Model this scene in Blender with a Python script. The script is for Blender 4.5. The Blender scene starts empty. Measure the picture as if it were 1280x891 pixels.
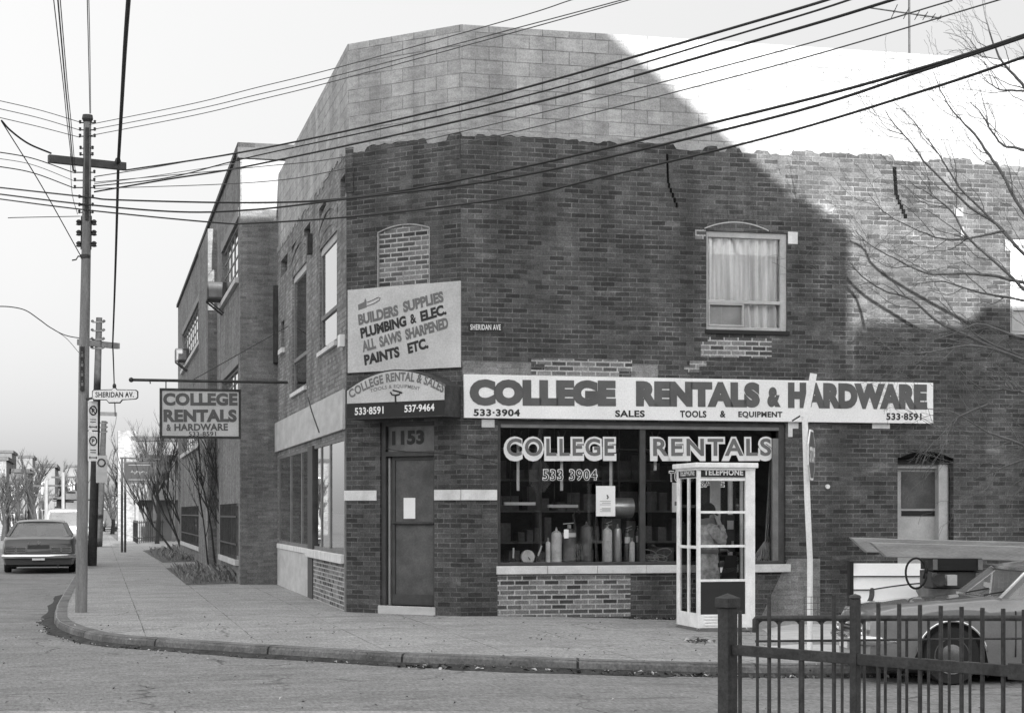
import bpy, bmesh, math, random
from mathutils import Matrix, Vector, noise as mnoise
R = random.Random(7)
scene = bpy.context.scene
COL = scene.collection
rad = math.radians

# ---------------------------------------------------------------- camera
F = 2200.0                       # focal length in pixels of the 1280 px wide photograph
EYE = 1.5
cam = bpy.data.cameras.new('camera')
cam.sensor_width = 36.0
cam.lens = 36.0 * F / 1280.0
cam.shift_y = (640.0 - 445.5) / 1280.0
cam.clip_start = 0.1
cam.clip_end = 3000
camo = bpy.data.objects.new('camera', cam)
COL.objects.link(camo)
camo.location = (0, 0, EYE)
camo.rotation_euler = (rad(90), 0, 0)
scene.camera = camo

# ---------------------------------------------------------------- sun and sky
D2 = Vector((0.9735, 0.2288, 0)).normalized()     # along the long wall, to the right
N2 = Vector((D2.y, -D2.x, 0))                     # outward from the long wall, to the camera
SUN_EL = rad(10.0)
SUN_OFF = rad(0.5)                               # sun stands this far to the right of the wall's normal
SH = N2 * math.cos(SUN_OFF) + D2 * math.sin(SUN_OFF)
SUN = Vector((SH.x * math.cos(SUN_EL), SH.y * math.cos(SUN_EL), math.sin(SUN_EL)))
world = bpy.data.worlds.new('World')
scene.world = world
world.use_nodes = True
nt = world.node_tree
nt.nodes.clear()
out = nt.nodes.new('ShaderNodeOutputWorld')
bg = nt.nodes.new('ShaderNodeBackground')
sky = nt.nodes.new('ShaderNodeTexSky')
sky.sky_type = 'NISHITA'
sky.sun_disc = False
sky.sun_elevation = SUN_EL
sky.sun_rotation = math.atan2(SUN.x, SUN.y)
sky.dust_density = 4.0
sky.air_density = 1.0
sky.ozone_density = 1.0
bw = nt.nodes.new('ShaderNodeRGBToBW')            # black and white photograph: a sky without hue
nt.links.new(sky.outputs[0], bw.inputs[0])
pw = nt.nodes.new('ShaderNodeMath'); pw.operation = 'POWER'; pw.inputs[1].default_value = .25   # thin high overcast evens the sky out
nt.links.new(bw.outputs[0], pw.inputs[0])
gn = nt.nodes.new('ShaderNodeMath'); gn.operation = 'MULTIPLY'; gn.inputs[1].default_value = 2.6
nt.links.new(pw.outputs[0], gn.inputs[0])
tc = nt.nodes.new('ShaderNodeTexCoord')                      # added brightening behind and left of the camera, lifting the left walls
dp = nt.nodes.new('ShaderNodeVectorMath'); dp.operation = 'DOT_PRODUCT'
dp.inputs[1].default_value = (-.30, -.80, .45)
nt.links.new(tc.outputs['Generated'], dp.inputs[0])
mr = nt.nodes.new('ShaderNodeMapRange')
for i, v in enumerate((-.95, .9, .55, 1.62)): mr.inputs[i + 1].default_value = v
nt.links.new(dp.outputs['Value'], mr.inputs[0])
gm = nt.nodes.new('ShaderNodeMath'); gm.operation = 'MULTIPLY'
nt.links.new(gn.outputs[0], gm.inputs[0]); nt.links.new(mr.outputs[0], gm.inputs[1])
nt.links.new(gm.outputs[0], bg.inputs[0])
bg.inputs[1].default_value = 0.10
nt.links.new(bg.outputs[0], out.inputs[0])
sl = bpy.data.lights.new('sun', 'SUN')
sl.energy = 3.0
sl.angle = rad(0.24)
sl.color = (1, 1, 1)
so = bpy.data.objects.new('sun', sl)
COL.objects.link(so)
so.rotation_euler = (-SUN).to_track_quat('-Z', 'Y').to_euler()
so.location = SUN * 100
scene.view_settings.view_transform = 'Standard'
scene.view_settings.look = 'None'
scene.view_settings.gamma = 1
scene.view_settings.use_curve_mapping = False
scene.view_settings.exposure = 1.9

# ---------------------------------------------------------------- materials (all neutral greys)
def _node(t, kind, **kw):
    n = t.nodes.new(kind)
    for k, v in kw.items():
        setattr(n, k, v)
    return n
def _math(t, op, a, b=None, c=None):
    n = t.nodes.new('ShaderNodeMath'); n.operation = op
    for i, x in enumerate((a, b, c)):
        if x is None: continue
        if isinstance(x, (int, float)): n.inputs[i].default_value = x
        else: t.links.new(x, n.inputs[i])
    return n.outputs[0]
def _noise(t, vec, scale, detail=4, rough=.55):
    n = t.nodes.new('ShaderNodeTexNoise')
    n.inputs['Scale'].default_value = scale
    n.inputs['Detail'].default_value = detail
    n.inputs['Roughness'].default_value = rough
    t.links.new(vec, n.inputs['Vector'])
    return n.outputs[0]
def _map(t, vec, sc):
    n = t.nodes.new('ShaderNodeMapping')
    n.inputs['Scale'].default_value = sc
    t.links.new(vec, n.inputs['Vector'])
    return n.outputs[0]
def _range(t, x, a, b, c, d):
    n = t.nodes.new('ShaderNodeMapRange')
    t.links.new(x, n.inputs[0])
    for i, v in enumerate((a, b, c, d)): n.inputs[i + 1].default_value = v
    return n.outputs[0]
def mat_new(name):
    m = bpy.data.materials.new(name); m.use_nodes = True
    t = m.node_tree
    return m, t, t.nodes['Principled BSDF']
def _coord(t, which='Object'):
    return t.nodes.new('ShaderNodeTexCoord').outputs[which]
def _bump(t, p, h, strength, dist=.01):
    b = t.nodes.new('ShaderNodeBump')
    b.inputs['Strength'].default_value = strength
    b.inputs['Distance'].default_value = dist
    t.links.new(h, b.inputs['Height'])
    t.links.new(b.outputs[0], p.inputs['Normal'])
def M(name, v, rough=.75, var=.18, scale=3.0, grain=.12, gscale=60., bump=.0, metal=0., stretch=(1, 1, 1), spec=.3):
    m, t, p = mat_new(name)
    co = _map(t, _coord(t), stretch)
    a = _range(t, _noise(t, co, scale, 5), .3, .7, 1 - var, 1 + var)
    g = _noise(t, co, gscale, 3, .7)
    b = _range(t, g, .3, .7, 1 - grain, 1 + grain)
    c = _math(t, 'MULTIPLY', _math(t, 'MULTIPLY', a, b), v)
    t.links.new(c, p.inputs['Base Color'])
    p.inputs['Roughness'].default_value = rough
    p.inputs['Metallic'].default_value = metal
    p.inputs['Specular IOR Level'].default_value = spec
    if bump: _bump(t, p, g, bump)
    return m
def BRICK(name, c1, c2, mortar, bwid=.222, bh=.071, ms=.006, stain=.3, bright=0., bump=.6, grain=.42, streak=.25, seed=0., off=.5, wob=.005, spots=.25, mfade=True):
    m, t, p = mat_new(name)
    uv = _coord(t, 'UV')
    ob = _coord(t)
    add = t.nodes.new('ShaderNodeVectorMath'); add.operation = 'MULTIPLY_ADD'
    n = t.nodes.new('ShaderNodeTexNoise'); n.inputs['Scale'].default_value = 1.6; n.inputs['Detail'].default_value = 3
    t.links.new(uv, n.inputs['Vector'])
    t.links.new(n.outputs['Color'], add.inputs[0])
    add.inputs[1].default_value = (wob * 4, wob * 4, 0)
    sh = t.nodes.new('ShaderNodeVectorMath'); sh.operation = 'ADD'
    t.links.new(uv, sh.inputs[0]); sh.inputs[1].default_value = (seed * 3.17, seed * .0765 * 2 , 0)
    t.links.new(sh.outputs[0], add.inputs[2])
    b = t.nodes.new('ShaderNodeTexBrick')
    b.inputs['Scale'].default_value = 1
    b.inputs['Brick Width'].default_value = bwid
    b.inputs['Row Height'].default_value = bh
    b.inputs['Mortar Size'].default_value = ms
    b.inputs['Mortar Smooth'].default_value = .25
    b.inputs['Bias'].default_value = 0
    b.offset = off
    b.inputs['Color1'].default_value = (c1, c1, c1, 1)
    b.inputs['Color2'].default_value = (c2, c2, c2, 1)
    mid = (c1 + c2) / 2; b.inputs['Mortar'].default_value = (mid, mid, mid, 1)
    t.links.new(add.outputs[0], b.inputs['Vector'])
    # weather: broad patches, streaks running down, fine grain, some pale bricks
    s1 = _range(t, _noise(t, ob, .8, 6, .68), .3, .7, 1 - stain, 1 + stain)
    s2 = _range(t, _noise(t, _map(t, uv, (2.2, .22, 1)), 1.0, 4, .6), .3, .7, 1 - streak, 1 + streak)
    s3 = _noise(t, ob, 48, 3, .85)
    s3r = _range(t, s3, .3, .7, 1 - grain, 1 + grain)
    s4 = _range(t, _noise(t, _map(t, uv, (4.5, 14, 1)), 1.0, 2, .5), .3, .7, .86, 1.14)
    c = b.outputs['Color']
    bwn = t.nodes.new('ShaderNodeRGBToBW'); t.links.new(c, bwn.inputs[0])
    c = bwn.outputs[0]
    # mortar comes and goes: washed out here, sharp there
    mo = _range(t, _noise(t, uv, 1.3, 5, .65), .35, .65, mortar * (.55 if mfade else .85), mortar * (1.25 if mfade else 1.1))
    fac = _math(t, 'MULTIPLY', b.outputs['Fac'], _range(t, _noise(t, uv, 3.1, 4, .7), .3, .6, .35 if mfade else .9, 1.0))
    c = _math(t, 'ADD', _math(t, 'MULTIPLY', c, _math(t, 'SUBTRACT', 1.0, fac)), _math(t, 'MULTIPLY', mo, fac))
    if spots:
        sp_ = _range(t, _noise(t, _map(t, uv, (5, 3.2, 1)), 1.0, 5, .7), .66, .74, 0, spots)
        c = _math(t, 'MULTIPLY', c, _math(t, 'SUBTRACT', 1.0, sp_))
    for s in (s1, s2, s3r, s4): c = _math(t, 'MULTIPLY', c, s)
    if bright:
        e = _range(t, _noise(t, _map(t, uv, (1.1, 3.0, 1)), 1.0, 3, .6), .60, .72, 0, bright)
        c = _math(t, 'ADD', c, _math(t, 'MULTIPLY', e, c))
    t.links.new(c, p.inputs['Base Color'])
    p.inputs['Roughness'].default_value = .9
    p.inputs['Specular IOR Level'].default_value = .15
    h = _math(t, 'ADD', _math(t, 'MULTIPLY', b.outputs['Fac'], -1.0), _math(t, 'MULTIPLY', s3, .35))
    _bump(t, p, h, bump, .012)
    return m
def GLASS(name, tint=.92, rough=.01, ior=1.5, boost=1., glare=0.):
    m, t, p = mat_new(name)
    t.nodes.remove(p)
    o = t.nodes['Material Output']
    tr = t.nodes.new('ShaderNodeBsdfTransparent'); tr.inputs[0].default_value = (tint, tint, tint, 1)
    gl = t.nodes.new('ShaderNodeBsdfAnisotropic'); gl.inputs['Roughness'].default_value = rough; gl.inputs['Color'].default_value = (1, 1, 1, 1)
    fr = t.nodes.new('ShaderNodeFresnel'); fr.inputs[0].default_value = ior
    mx = t.nodes.new('ShaderNodeMixShader')
    f = _math(t, 'MULTIPLY', fr.outputs[0], boost)
    t.links.new(f, mx.inputs[0]); t.links.new(tr.outputs[0], mx.inputs[1]); t.links.new(gl.outputs[0], mx.inputs[2])
    if glare:
        df = t.nodes.new('ShaderNodeBsdfDiffuse'); df.inputs[0].default_value = (.5, .5, .5, 1)  # pale diffuse share stands in for bright reflection on the pane
        m2 = t.nodes.new('ShaderNodeMixShader'); m2.inputs[0].default_value = glare
        t.links.new(mx.outputs[0], m2.inputs[1]); t.links.new(df.outputs[0], m2.inputs[2]); mx = m2
    t.links.new(mx.outputs[0], o.inputs[0])
    return m

MT = {}
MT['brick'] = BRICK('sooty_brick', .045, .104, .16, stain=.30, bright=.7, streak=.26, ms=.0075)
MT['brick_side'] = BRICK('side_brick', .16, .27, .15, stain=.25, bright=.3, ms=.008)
MT['brick_factory'] = BRICK('factory_brick', .14, .21, .20, stain=.2, ms=.007, seed=3)
MT['brick_pale'] = BRICK('repair_brick', .05, .24, .42, mfade=False, ms=.011, stain=.12, streak=.1, seed=5, bump=.4, wob=.001)
MT['brick_band'] = BRICK('pale_brick', .17, .24, .24, ms=.006, stain=.2, seed=2)
MT['brick_far'] = BRICK('far_brick', .16, .24, .25, seed=9)
MT['block'] = BRICK('concrete_block', .30, .40, .22, bwid=.40, bh=.2, ms=.008, stain=.12, streak=.2, bump=.5, seed=1, grain=.3, wob=.004, spots=.6)
MT['mortar'] = M('mortar_smear', .30, .9, .25, 4, .2, 40, bump=.4)
MT['stone'] = M('pale_stone', .62, .85, .15, 5, .12, 60, bump=.2)
MT['dull_white'] = M('dull_white_brick', .26, .8, .15, 4, .2, 40)
MT['white'] = M('white_paint', .74, .55, .07, 2.5, .05, 50)
MT['sign_white'] = M('sign_white', .80, .6, .08, 1.2, .11, 42)
MT['sign_grey'] = M('weathered_sign', .50, .7, .15, 1.5, .15, 42)
MT['fascia'] = M('faded_fascia', .46, .75, .16, 1.6, .12, 40, stretch=(1, 1, 3))
MT['letter_grey'] = M('letter_grey', .105, .6, .15, 3, .08, 60)
MT['letter_dark'] = M('letter_dark', .03, .6, .1, 3, .1, 60)
MT['letter_mid'] = M('letter_mid', .15, .6, .1, 3, .1, 60)
MT['black'] = M('black_paint', .016, .5, .1, 3, .1, 50)
MT['void'] = M('joint_and_shade_dark', .008, 1., .1, 3, .1, 50, spec=0)
MT['iron'] = M('dark_iron', .040, .6, .45, 7, .35, 45, bump=.35, spec=.35)
MT['wire'] = M('wire_black', .012, .6, .1, 3, .1, 50)
MT['wirethin'] = M('wire_grey', .07, .6, .1, 3, .1, 50)
MT['frame_dark'] = M('dark_frame_paint', .055, .55, .25, 6, .15, 50, bump=.1)
MT['frame_mid'] = M('grey_frame_paint', .16, .6, .25, 5, .15, 60, bump=.1)
MT['frame_pale'] = M('pale_frame_paint', .42, .6, .15, 4, .12, 50)
MT['door_dark'] = M('worn_door', .085, .55, .35, 3.5, .2, 40, bump=.1)
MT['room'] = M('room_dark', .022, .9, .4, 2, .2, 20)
MT['curtain'] = M('curtain_cloth', .78, .9, .34, 2.2, .12, 50, stretch=(4.5, 4.5, .3))  # vertical tone bands put the pleats' light and shade into the colour
MT['curtain_grey'] = M('grey_curtain', .45, .9, .25, 3, .1, 60)
MT['glass'] = GLASS('shop_glass', .985, .008, 1.4)
MT['house_wall'] = M('far_house_wall', .11, .9, .2, 1.2, .15, 20)
MT['glass_side'] = GLASS('window_glass', .88, .01, 2.6, boost=1.35)
MT['glass_car'] = GLASS('car_glass', .75, .01, 2.0, glare=.13)
MT['steel'] = M('galvanised_steel', .30, .5, .15, 3, .1, 60, metal=.2)
MT['wood_pole'] = M('weathered_pole', .20, .8, .25, 4, .25, 50, stretch=(3, 3, .4), bump=.3)
MT['alum'] = M('booth_aluminium', .88, .45, .14, 5, .10, 60, metal=.03)
MT['chrome'] = M('chrome', .75, .15, .05, 3, .05, 50, metal=1.)
MT['bright_metal'] = M('bright_metal', .6, .3, .1, 4, .1, 50, metal=.6)
MT['timber'] = M('old_timber', .30, .85, .25, 5, .22, 60, stretch=(.35, 3, 3), bump=.3)
MT['tyre'] = M('tyre', .022, .8, .2, 8, .2, 60)
MT['paper'] = M('paper', .8, .8, .04, 3, .04, 50)
MT['bark'] = M('bark', .13, .9, .3, 8, .25, 60, bump=.4)
MT['bark_dark'] = M('shrub_bark', .038, .9, .3, 8, .25, 60)
MT['coat'] = M('wool_coat', .32, .95, .45, 14, .3, 160, bump=.3)  # mottled tone hints at cloth pattern and the shade of folds
MT['skin'] = M('skin', .30, .6, .1, 6, .06, 60)
MT['hair'] = M('hair', .012, .7, .3, 20, .3, 90)
MT['grass'] = M('dry_grass', .17, .9, .5, 9, .3, 60)
MT['hubcap'] = M('hubcap', .13, .35, .25, 9, .2, 60, metal=.3, spec=.5)
MT['stock'] = M('dim_stock', .16, .8, .5, 2.2, .2, 30)
MT['trouser'] = M('trousers', .05, .9, .2, 6, .2, 90)
MT['leather'] = M('shoes', .02, .4, .2, 6, .2, 90)
MT['car_dark'] = M('dark_car_paint', .04, .35, .12, 2, .08, 60, spec=.5)
MT['car_pale'] = M('dull_car_paint', .19, .3, .2, 2, .1, 60, spec=.5)
for k, cw_ in (('car_pale', 1.), ('car_dark', .35)): MT[k].node_tree.nodes['Principled BSDF'].inputs['Coat Weight'].default_value = cw_
MT['car_white'] = M('white_car_paint', .26, .4, .08, 2, .05, 60, spec=.5)
MT['lamp'] = M('lamp_lens', .3, .25, .1, 4, .1, 60)
MT['lamp_red'] = M('tail_lens', .09, .25, .1, 4, .1, 60)
MT['dirt'] = M('dirt', .10, .95, .5, 3, .4, 25, bump=.8)
MT['snow'] = M('old_snow', .55, .9, .15, 4, .1, 40, bump=.3)
MT['roofing'] = M('roofing', .08, .9, .3, 3, .2, 30)
MT['stucco'] = M('stucco', .16, .9, .12, 1.5, .1, 30)
MT['siding'] = M('white_siding', .78, .5, .06, 2, .04, 50)
MT['steel_red'] = M('extinguisher_paint', .14, .35, .2, 8, .1, 60, spec=.5)
MT['steel_pale'] = M('pale_cylinder', .75, .4, .2, 8, .1, 60)
MT['rubber'] = M('rubber', .015, .6, .1, 8, .1, 60)
# ---------------------------------------------------------------- mesh builder
FR = {}                                            # frame (world matrix) of every thing
def box_faces(): return [(0, 3, 2, 1), (4, 5, 6, 7), (0, 1, 5, 4), (1, 2, 6, 5), (2, 3, 7, 6), (3, 0, 4, 7)]
class MB:
    def __init__(s, T=None):
        s.v = []; s.f = []; s.uv = []; s.m = []; s.T = T or Matrix.Identity(4); s.mi = 0
    def add(s, vs, fs, uv=None):
        b = len(s.v)
        vs = [Vector(v) for v in vs]
        s.v += [s.T @ v for v in vs]
        for f in fs:
            s.f.append(tuple(b + i for i in f)); s.m.append(s.mi)
            if uv is not None:
                s.uv.append([uv[i] for i in f]); continue
            p = [vs[i] for i in f]
            n = Vector((0, 0, 0))
            for i in range(len(p)):
                a, c = p[i], p[(i + 1) % len(p)]
                n += a.cross(c)
            ax = max(range(3), key=lambda i: abs(n[i]))
            if ax == 2: s.uv.append([(q.x, q.y) for q in p])
            elif ax == 1: s.uv.append([(q.x, q.z) for q in p])
            else: s.uv.append([(q.y, q.z) for q in p])
        return s
    def box(s, x0, x1, y0, y1, z0, z1):
        return s.add([(x0, y0, z0), (x1, y0, z0), (x1, y1, z0), (x0, y1, z0), (x0, y0, z1), (x1, y0, z1), (x1, y1, z1), (x0, y1, z1)], box_faces())
    def quad(s, a, b, c, d): return s.add([a, b, c, d], [(0, 1, 2, 3)])
    def bar(s, p0, p1, w, h, up=(0, 0, 1)):
        p0, p1 = Vector(p0), Vector(p1)
        d = (p1 - p0).normalized(); u = Vector(up)
        sd = d.cross(u)
        if sd.length < 1e-4: sd = d.cross(Vector((1, 0, 0)))
        sd.normalize(); u = sd.cross(d)
        sd *= w / 2; u *= h / 2
        return s.add([p0 - sd - u, p0 + sd - u, p0 + sd + u, p0 - sd + u, p1 - sd - u, p1 + sd - u, p1 + sd + u, p1 - sd + u],
                     [(0, 1, 2, 3), (7, 6, 5, 4), (0, 4, 5, 1), (1, 5, 6, 2), (2, 6, 7, 3), (3, 7, 4, 0)])
    def tube(s, pts, r, n=8, cap=True):
        pts = [Vector(p) for p in pts]
        if not isinstance(r, (list, tuple)): r = [r] * len(pts)
        vs = []; k = len(pts); ref = None
        for i, p in enumerate(pts):
            d = (pts[min(i + 1, k - 1)] - pts[max(i - 1, 0)])
            if d.length < 1e-9: d = Vector((0, 0, 1))
            d.normalize()
            if ref is None:
                ref = d.cross(Vector((0, 0, 1)))
                if ref.length < .05: ref = d.cross(Vector((1, 0, 0)))
            ref = (ref - d * ref.dot(d)).normalized()
            b = d.cross(ref)
            for j in range(n):
                a = 2 * math.pi * j / n
                vs.append(p + (ref * math.cos(a) + b * math.sin(a)) * r[i])
        fs = [(i * n + j, i * n + (j + 1) % n, (i + 1) * n + (j + 1) % n, (i + 1) * n + j) for i in range(k - 1) for j in range(n)]
        if cap: fs += [tuple(range(n - 1, -1, -1)), tuple((k - 1) * n + j for j in range(n))]
        return s.add(vs, fs)
    def lathe(s, prof, n=16, c=(0, 0, 0), axis='z'):
        vs = []
        for r, h in prof:
            for j in range(n):
                a = 2 * math.pi * j / n
                x, y = r * math.cos(a), r * math.sin(a)
                vs.append({'z': (c[0] + x, c[1] + y, c[2] + h), 'y': (c[0] + x, c[1] + h, c[2] - y), 'x': (c[0] + h, c[1] + x, c[2] + y)}[axis])
        k = len(prof)
        fs = [(i * n + j, i * n + (j + 1) % n, (i + 1) * n + (j + 1) % n, (i + 1) * n + j) for i in range(k - 1) for j in range(n)]
        fs += [tuple(range(n - 1, -1, -1)), tuple((k - 1) * n + j for j in range(n))]
        return s.add(vs, fs)
    def prism(s, poly, y0, y1):
        """polygon in (x, z), counter-clockwise seen from -y, from y0 (front) to y1"""
        n = len(poly)
        vs = [(x, y0, z) for x, z in poly] + [(x, y1, z) for x, z in poly]
        return s.add(vs, [tuple(range(n)), tuple(range(2 * n - 1, n - 1, -1))] + [(i, i + n, (i + 1) % n + n, (i + 1) % n) for i in range(n)])
    def ball(s, c, r, n=12, sc=(1, 1, 1)):
        m = n // 2; vs = []
        for i in range(m + 1):
            t = math.pi * i / m
            for j in range(n):
                a = 2 * math.pi * j / n
                vs.append((c[0] + r * sc[0] * math.sin(t) * math.cos(a), c[1] + r * sc[1] * math.sin(t) * math.sin(a), c[2] - r * sc[2] * math.cos(t)))
        return s.add(vs, [(i * n + j, i * n + (j + 1) % n, (i + 1) * n + (j + 1) % n, (i + 1) * n + j) for i in range(m) for j in range(n)])

def obj(name, mb, mats, parent=None, smooth=False, bevel=0, kind=None, loc=None, label=None):
    me = bpy.data.meshes.new(name)
    if parent is not None:
        W = FR[parent.name]
    else:
        W = Matrix.Translation(Vector(loc)) if loc is not None else Matrix.Identity(4)
    I = W.inverted()
    me.from_pydata([I @ v for v in mb.v], [], mb.f)
    if not isinstance(mats, (list, tuple)): mats = [mats]
    for m in mats: me.materials.append(m)
    if len(mats) > 1: me.polygons.foreach_set('material_index', mb.m)
    ul = me.uv_layers.new(name='UVMap')
    ul.data.foreach_set('uv', [c for f in mb.uv for q in f for c in q])
    me.validate()
    if smooth:
        me.polygons.foreach_set('use_smooth', [True] * len(me.polygons))
        if smooth != 'all':
            try: me.set_sharp_from_angle(angle=rad(38))
            except Exception: pass
    me.update()
    o = bpy.data.objects.new(name, me)
    COL.objects.link(o)
    if parent is not None: o.parent = parent
    else: o.location = W.translation
    FR[o.name] = W
    if bevel:
        b = o.modifiers.new('edges', 'BEVEL'); b.width = bevel; b.segments = 2; b.limit_method = 'ANGLE'; b.angle_limit = rad(40)
    if kind: o['kind'] = kind
    if label: o['label'] = label
    return o
def tag(o, label, cat, group=None):
    o['label'] = label; o['category'] = cat
    if group: o['group'] = group
    return o
def thing(name, label, cat, loc=(0, 0, 0), rz=0., group=None):
    o = bpy.data.objects.new(name, None)
    COL.objects.link(o)
    o.location = loc; o.rotation_euler = (0, 0, rz)
    o.empty_display_size = .3
    FR[o.name] = Matrix.Translation(Vector(loc)) @ Matrix.Rotation(rz, 4, 'Z')
    return tag(o, label, cat, group)
def dup(root, loc, rz, label, group=None):
    def cp(o, par):
        c = o.copy(); COL.objects.link(c)
        if par is not None: c.parent = par
        for ch in [x for x in KIDS.get(o.name, [])]: cp(ch, c)
        return c
    c = cp(root, None)
    c.location = loc; c.rotation_euler = (0, 0, rz); c['label'] = label
    if group: c['group'] = group
    return c
KIDS = {}
def index_kids(root):
    for o in list(COL.objects):
        p = o.parent; q = p
        while q is not None:
            if q == root:
                KIDS.setdefault(p.name, []).append(o) if o not in KIDS.get(p.name, []) else None
                break
            q = q.parent

# ---------------------------------------------------------------- where a pixel of the photograph lies in the place
def px(u, v, Y): return Vector(((u - 640) * Y / F, Y, EYE - (v - 640) * Y / F))
def gz(X):                                          # the pavement falls a little to the right of the shop's corner
    t = min(max((X + .7) / 4.2, 0), 1)
    return -.11 * t * t * (3 - 2 * t)
KERB = .12
def gnd(u, v, dz=0.):
    Y = 20.
    for _ in range(12):
        X = (u - 640) * Y / F
        Y = (EYE - gz(X) - dz) * F / (v - 640)
    return Vector(((u - 640) * Y / F, Y, gz((u - 640) * Y / F) + dz))
class Plane:
    """upright plane: local x along it (to the right in the photograph), local y inward, z up"""
    def __init__(s, o, d):
        s.o = Vector((o[0], o[1], 0)); s.d = Vector((d[0], d[1], 0)).normalized()
        s.n = Vector((s.d.y, -s.d.x, 0))
        s.M = Matrix(((s.d.x, -s.n.x, 0, s.o.x), (s.d.y, -s.n.y, 0, s.o.y), (0, 0, 1, 0), (0, 0, 0, 1)))
    def on(s, u, v, out=0.):
        k = (u - 640) / F
        o = s.o + s.n * out
        a = (k * o.y - o.x) / (s.d.x - k * s.d.y)
        Y = o.y + a * s.d.y
        return a, EYE - (v - 640) * Y / F
    def rect(s, u0, v0, u1, v1, out=0.):
        um = (u0 + u1) / 2; vm = (v0 + v1) / 2
        return s.on(u0, vm, out)[0], s.on(u1, vm, out)[0], s.on(um, v1, out)[1], s.on(um, v0, out)[1]
    def W(s, a, out, z): return s.M @ Vector((a, -out, z))
def wall(mb, s0, s1, z0, z1, holes=(), depth=.2, y=0.):
    """a wall sheet with rectangular openings and their reveals; local x/z, outside at y"""
    xs = sorted({s0, s1, *[h[0] for h in holes], *[h[1] for h in holes]})
    zs = sorted({z0, z1, *[h[2] for h in holes], *[h[3] for h in holes]})
    xs = [x for x in xs if s0 <= x <= s1]; zs = [z for z in zs if z0 <= z <= z1]
    for i in range(len(xs) - 1):
        for j in range(len(zs) - 1):
            cx, cz = (xs[i] + xs[i + 1]) / 2, (zs[j] + zs[j + 1]) / 2
            if any(h[0] < cx < h[1] and h[2] < cz < h[3] for h in holes): continue
            mb.quad((xs[i], y, zs[j]), (xs[i + 1], y, zs[j]), (xs[i + 1], y, zs[j + 1]), (xs[i], y, zs[j + 1]))
    for h in holes:
        a, b, c, d = h[:4]; e = h[4] if len(h) > 4 else depth
        mb.quad((a, y, c), (a, y, d), (a, y + e, d), (a, y + e, c))
        mb.quad((b, y, c), (b, y + e, c), (b, y + e, d), (b, y, d))
        mb.quad((a, y, d), (b, y, d), (b, y + e, d), (a, y + e, d))
        mb.quad((a, y, c), (a, y + e, c), (b, y + e, c), (b, y, c))
    return mb
def ring(mb, s0, s1, z0, z1, w, y0, y1, wt=None, wb=None, wl=None, wr=None):
    """a rectangular frame"""
    wt = w if wt is None else wt; wb = w if wb is None else wb; wl = w if wl is None else wl; wr = w if wr is None else wr
    mb.box(s0, s0 + wl, y0, y1, z0, z1); mb.box(s1 - wr, s1, y0, y1, z0, z1)
    if wt: mb.box(s0 + wl, s1 - wr, y0, y1, z1 - wt, z1)
    if wb: mb.box(s0 + wl, s1 - wr, y0, y1, z0, z0 + wb)
    return mb
def crown(s0, s1, z0, rise, n=10):
    """points of a flat arch from s1 back to s0 over z0"""
    return [(s1 + (s0 - s1) * i / n, z0 + rise * (1 - (2 * i / n - 1) ** 2)) for i in range(n + 1)]
def arch(mb, s0, s1, z0, rise, h, n, y0, y1, gap=.012):
    for i in range(n):
        a, b = i / n, (i + 1) / n
        def P(t, up):
            x = s0 + (s1 - s0) * t
            z = z0 + rise * (1 - (2 * t - 1) ** 2)
            lean = (2 * t - 1) * h * .28
            return (x + lean * up, z + h * up)
        g = gap / (s1 - s0)
        mb.prism([P(a + g, 0), P(b - g, 0), P(b - g, 1), P(a + g, 1)], y0, y1)

# ---------------------------------------------------------------- lettering
def glyphs(body, bold=.0, space=1.0):
    cu = bpy.data.curves.new('lettering', 'FONT'); cu.body = body; cu.offset = bold; cu.space_character = space
    cu.resolution_u = 4
    o = bpy.data.objects.new('lettering', cu)
    me = o.to_mesh()
    vs = [(v.co.x, v.co.y) for v in me.vertices]; fs = [tuple(p.vertices) for p in me.polygons]
    o.to_mesh_clear()
    bpy.data.objects.remove(o); bpy.data.curves.remove(cu)
    x0 = min(v[0] for v in vs); x1 = max(v[0] for v in vs)
    y0 = min(v[1] for v in vs); y1 = max(v[1] for v in vs)
    return [((x - x0) / (x1 - x0), (y - y0) / (y1 - y0)) for x, y in vs], fs
def write(mb, pl, body, p0, p1, h, out, bold=.03, space=1.0, grow=0., shear=0.):
    """letters on plane pl, out metres proud of it: baseline from pixel p0 to pixel p1, capitals h pixels tall"""
    vs, fs = glyphs(body, bold, space)
    a = pl.on(p0[0], p0[1], out); b = pl.on(p1[0], p1[1], out)
    um = (p0[0] + p1[0]) / 2; vm = (p0[1] + p1[1]) / 2
    hh = pl.on(um, vm - h, out)[1] - pl.on(um, vm, out)[1]
    dx, dz = b[0] - a[0], b[1] - a[1]
    q = []
    L = math.hypot(dx, dz)
    for x, y in vs:
        x = x + (x - .5) * 2 * grow / L; y = y + (y - .5) * 2 * grow / hh
        q.append((a[0] + dx * x - dz / L * hh * y * .9 * (0 if shear else 1) , -out, a[1] + dz * x + hh * y))
    mb.add(q, [f for f in fs])
    return mb
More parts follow.
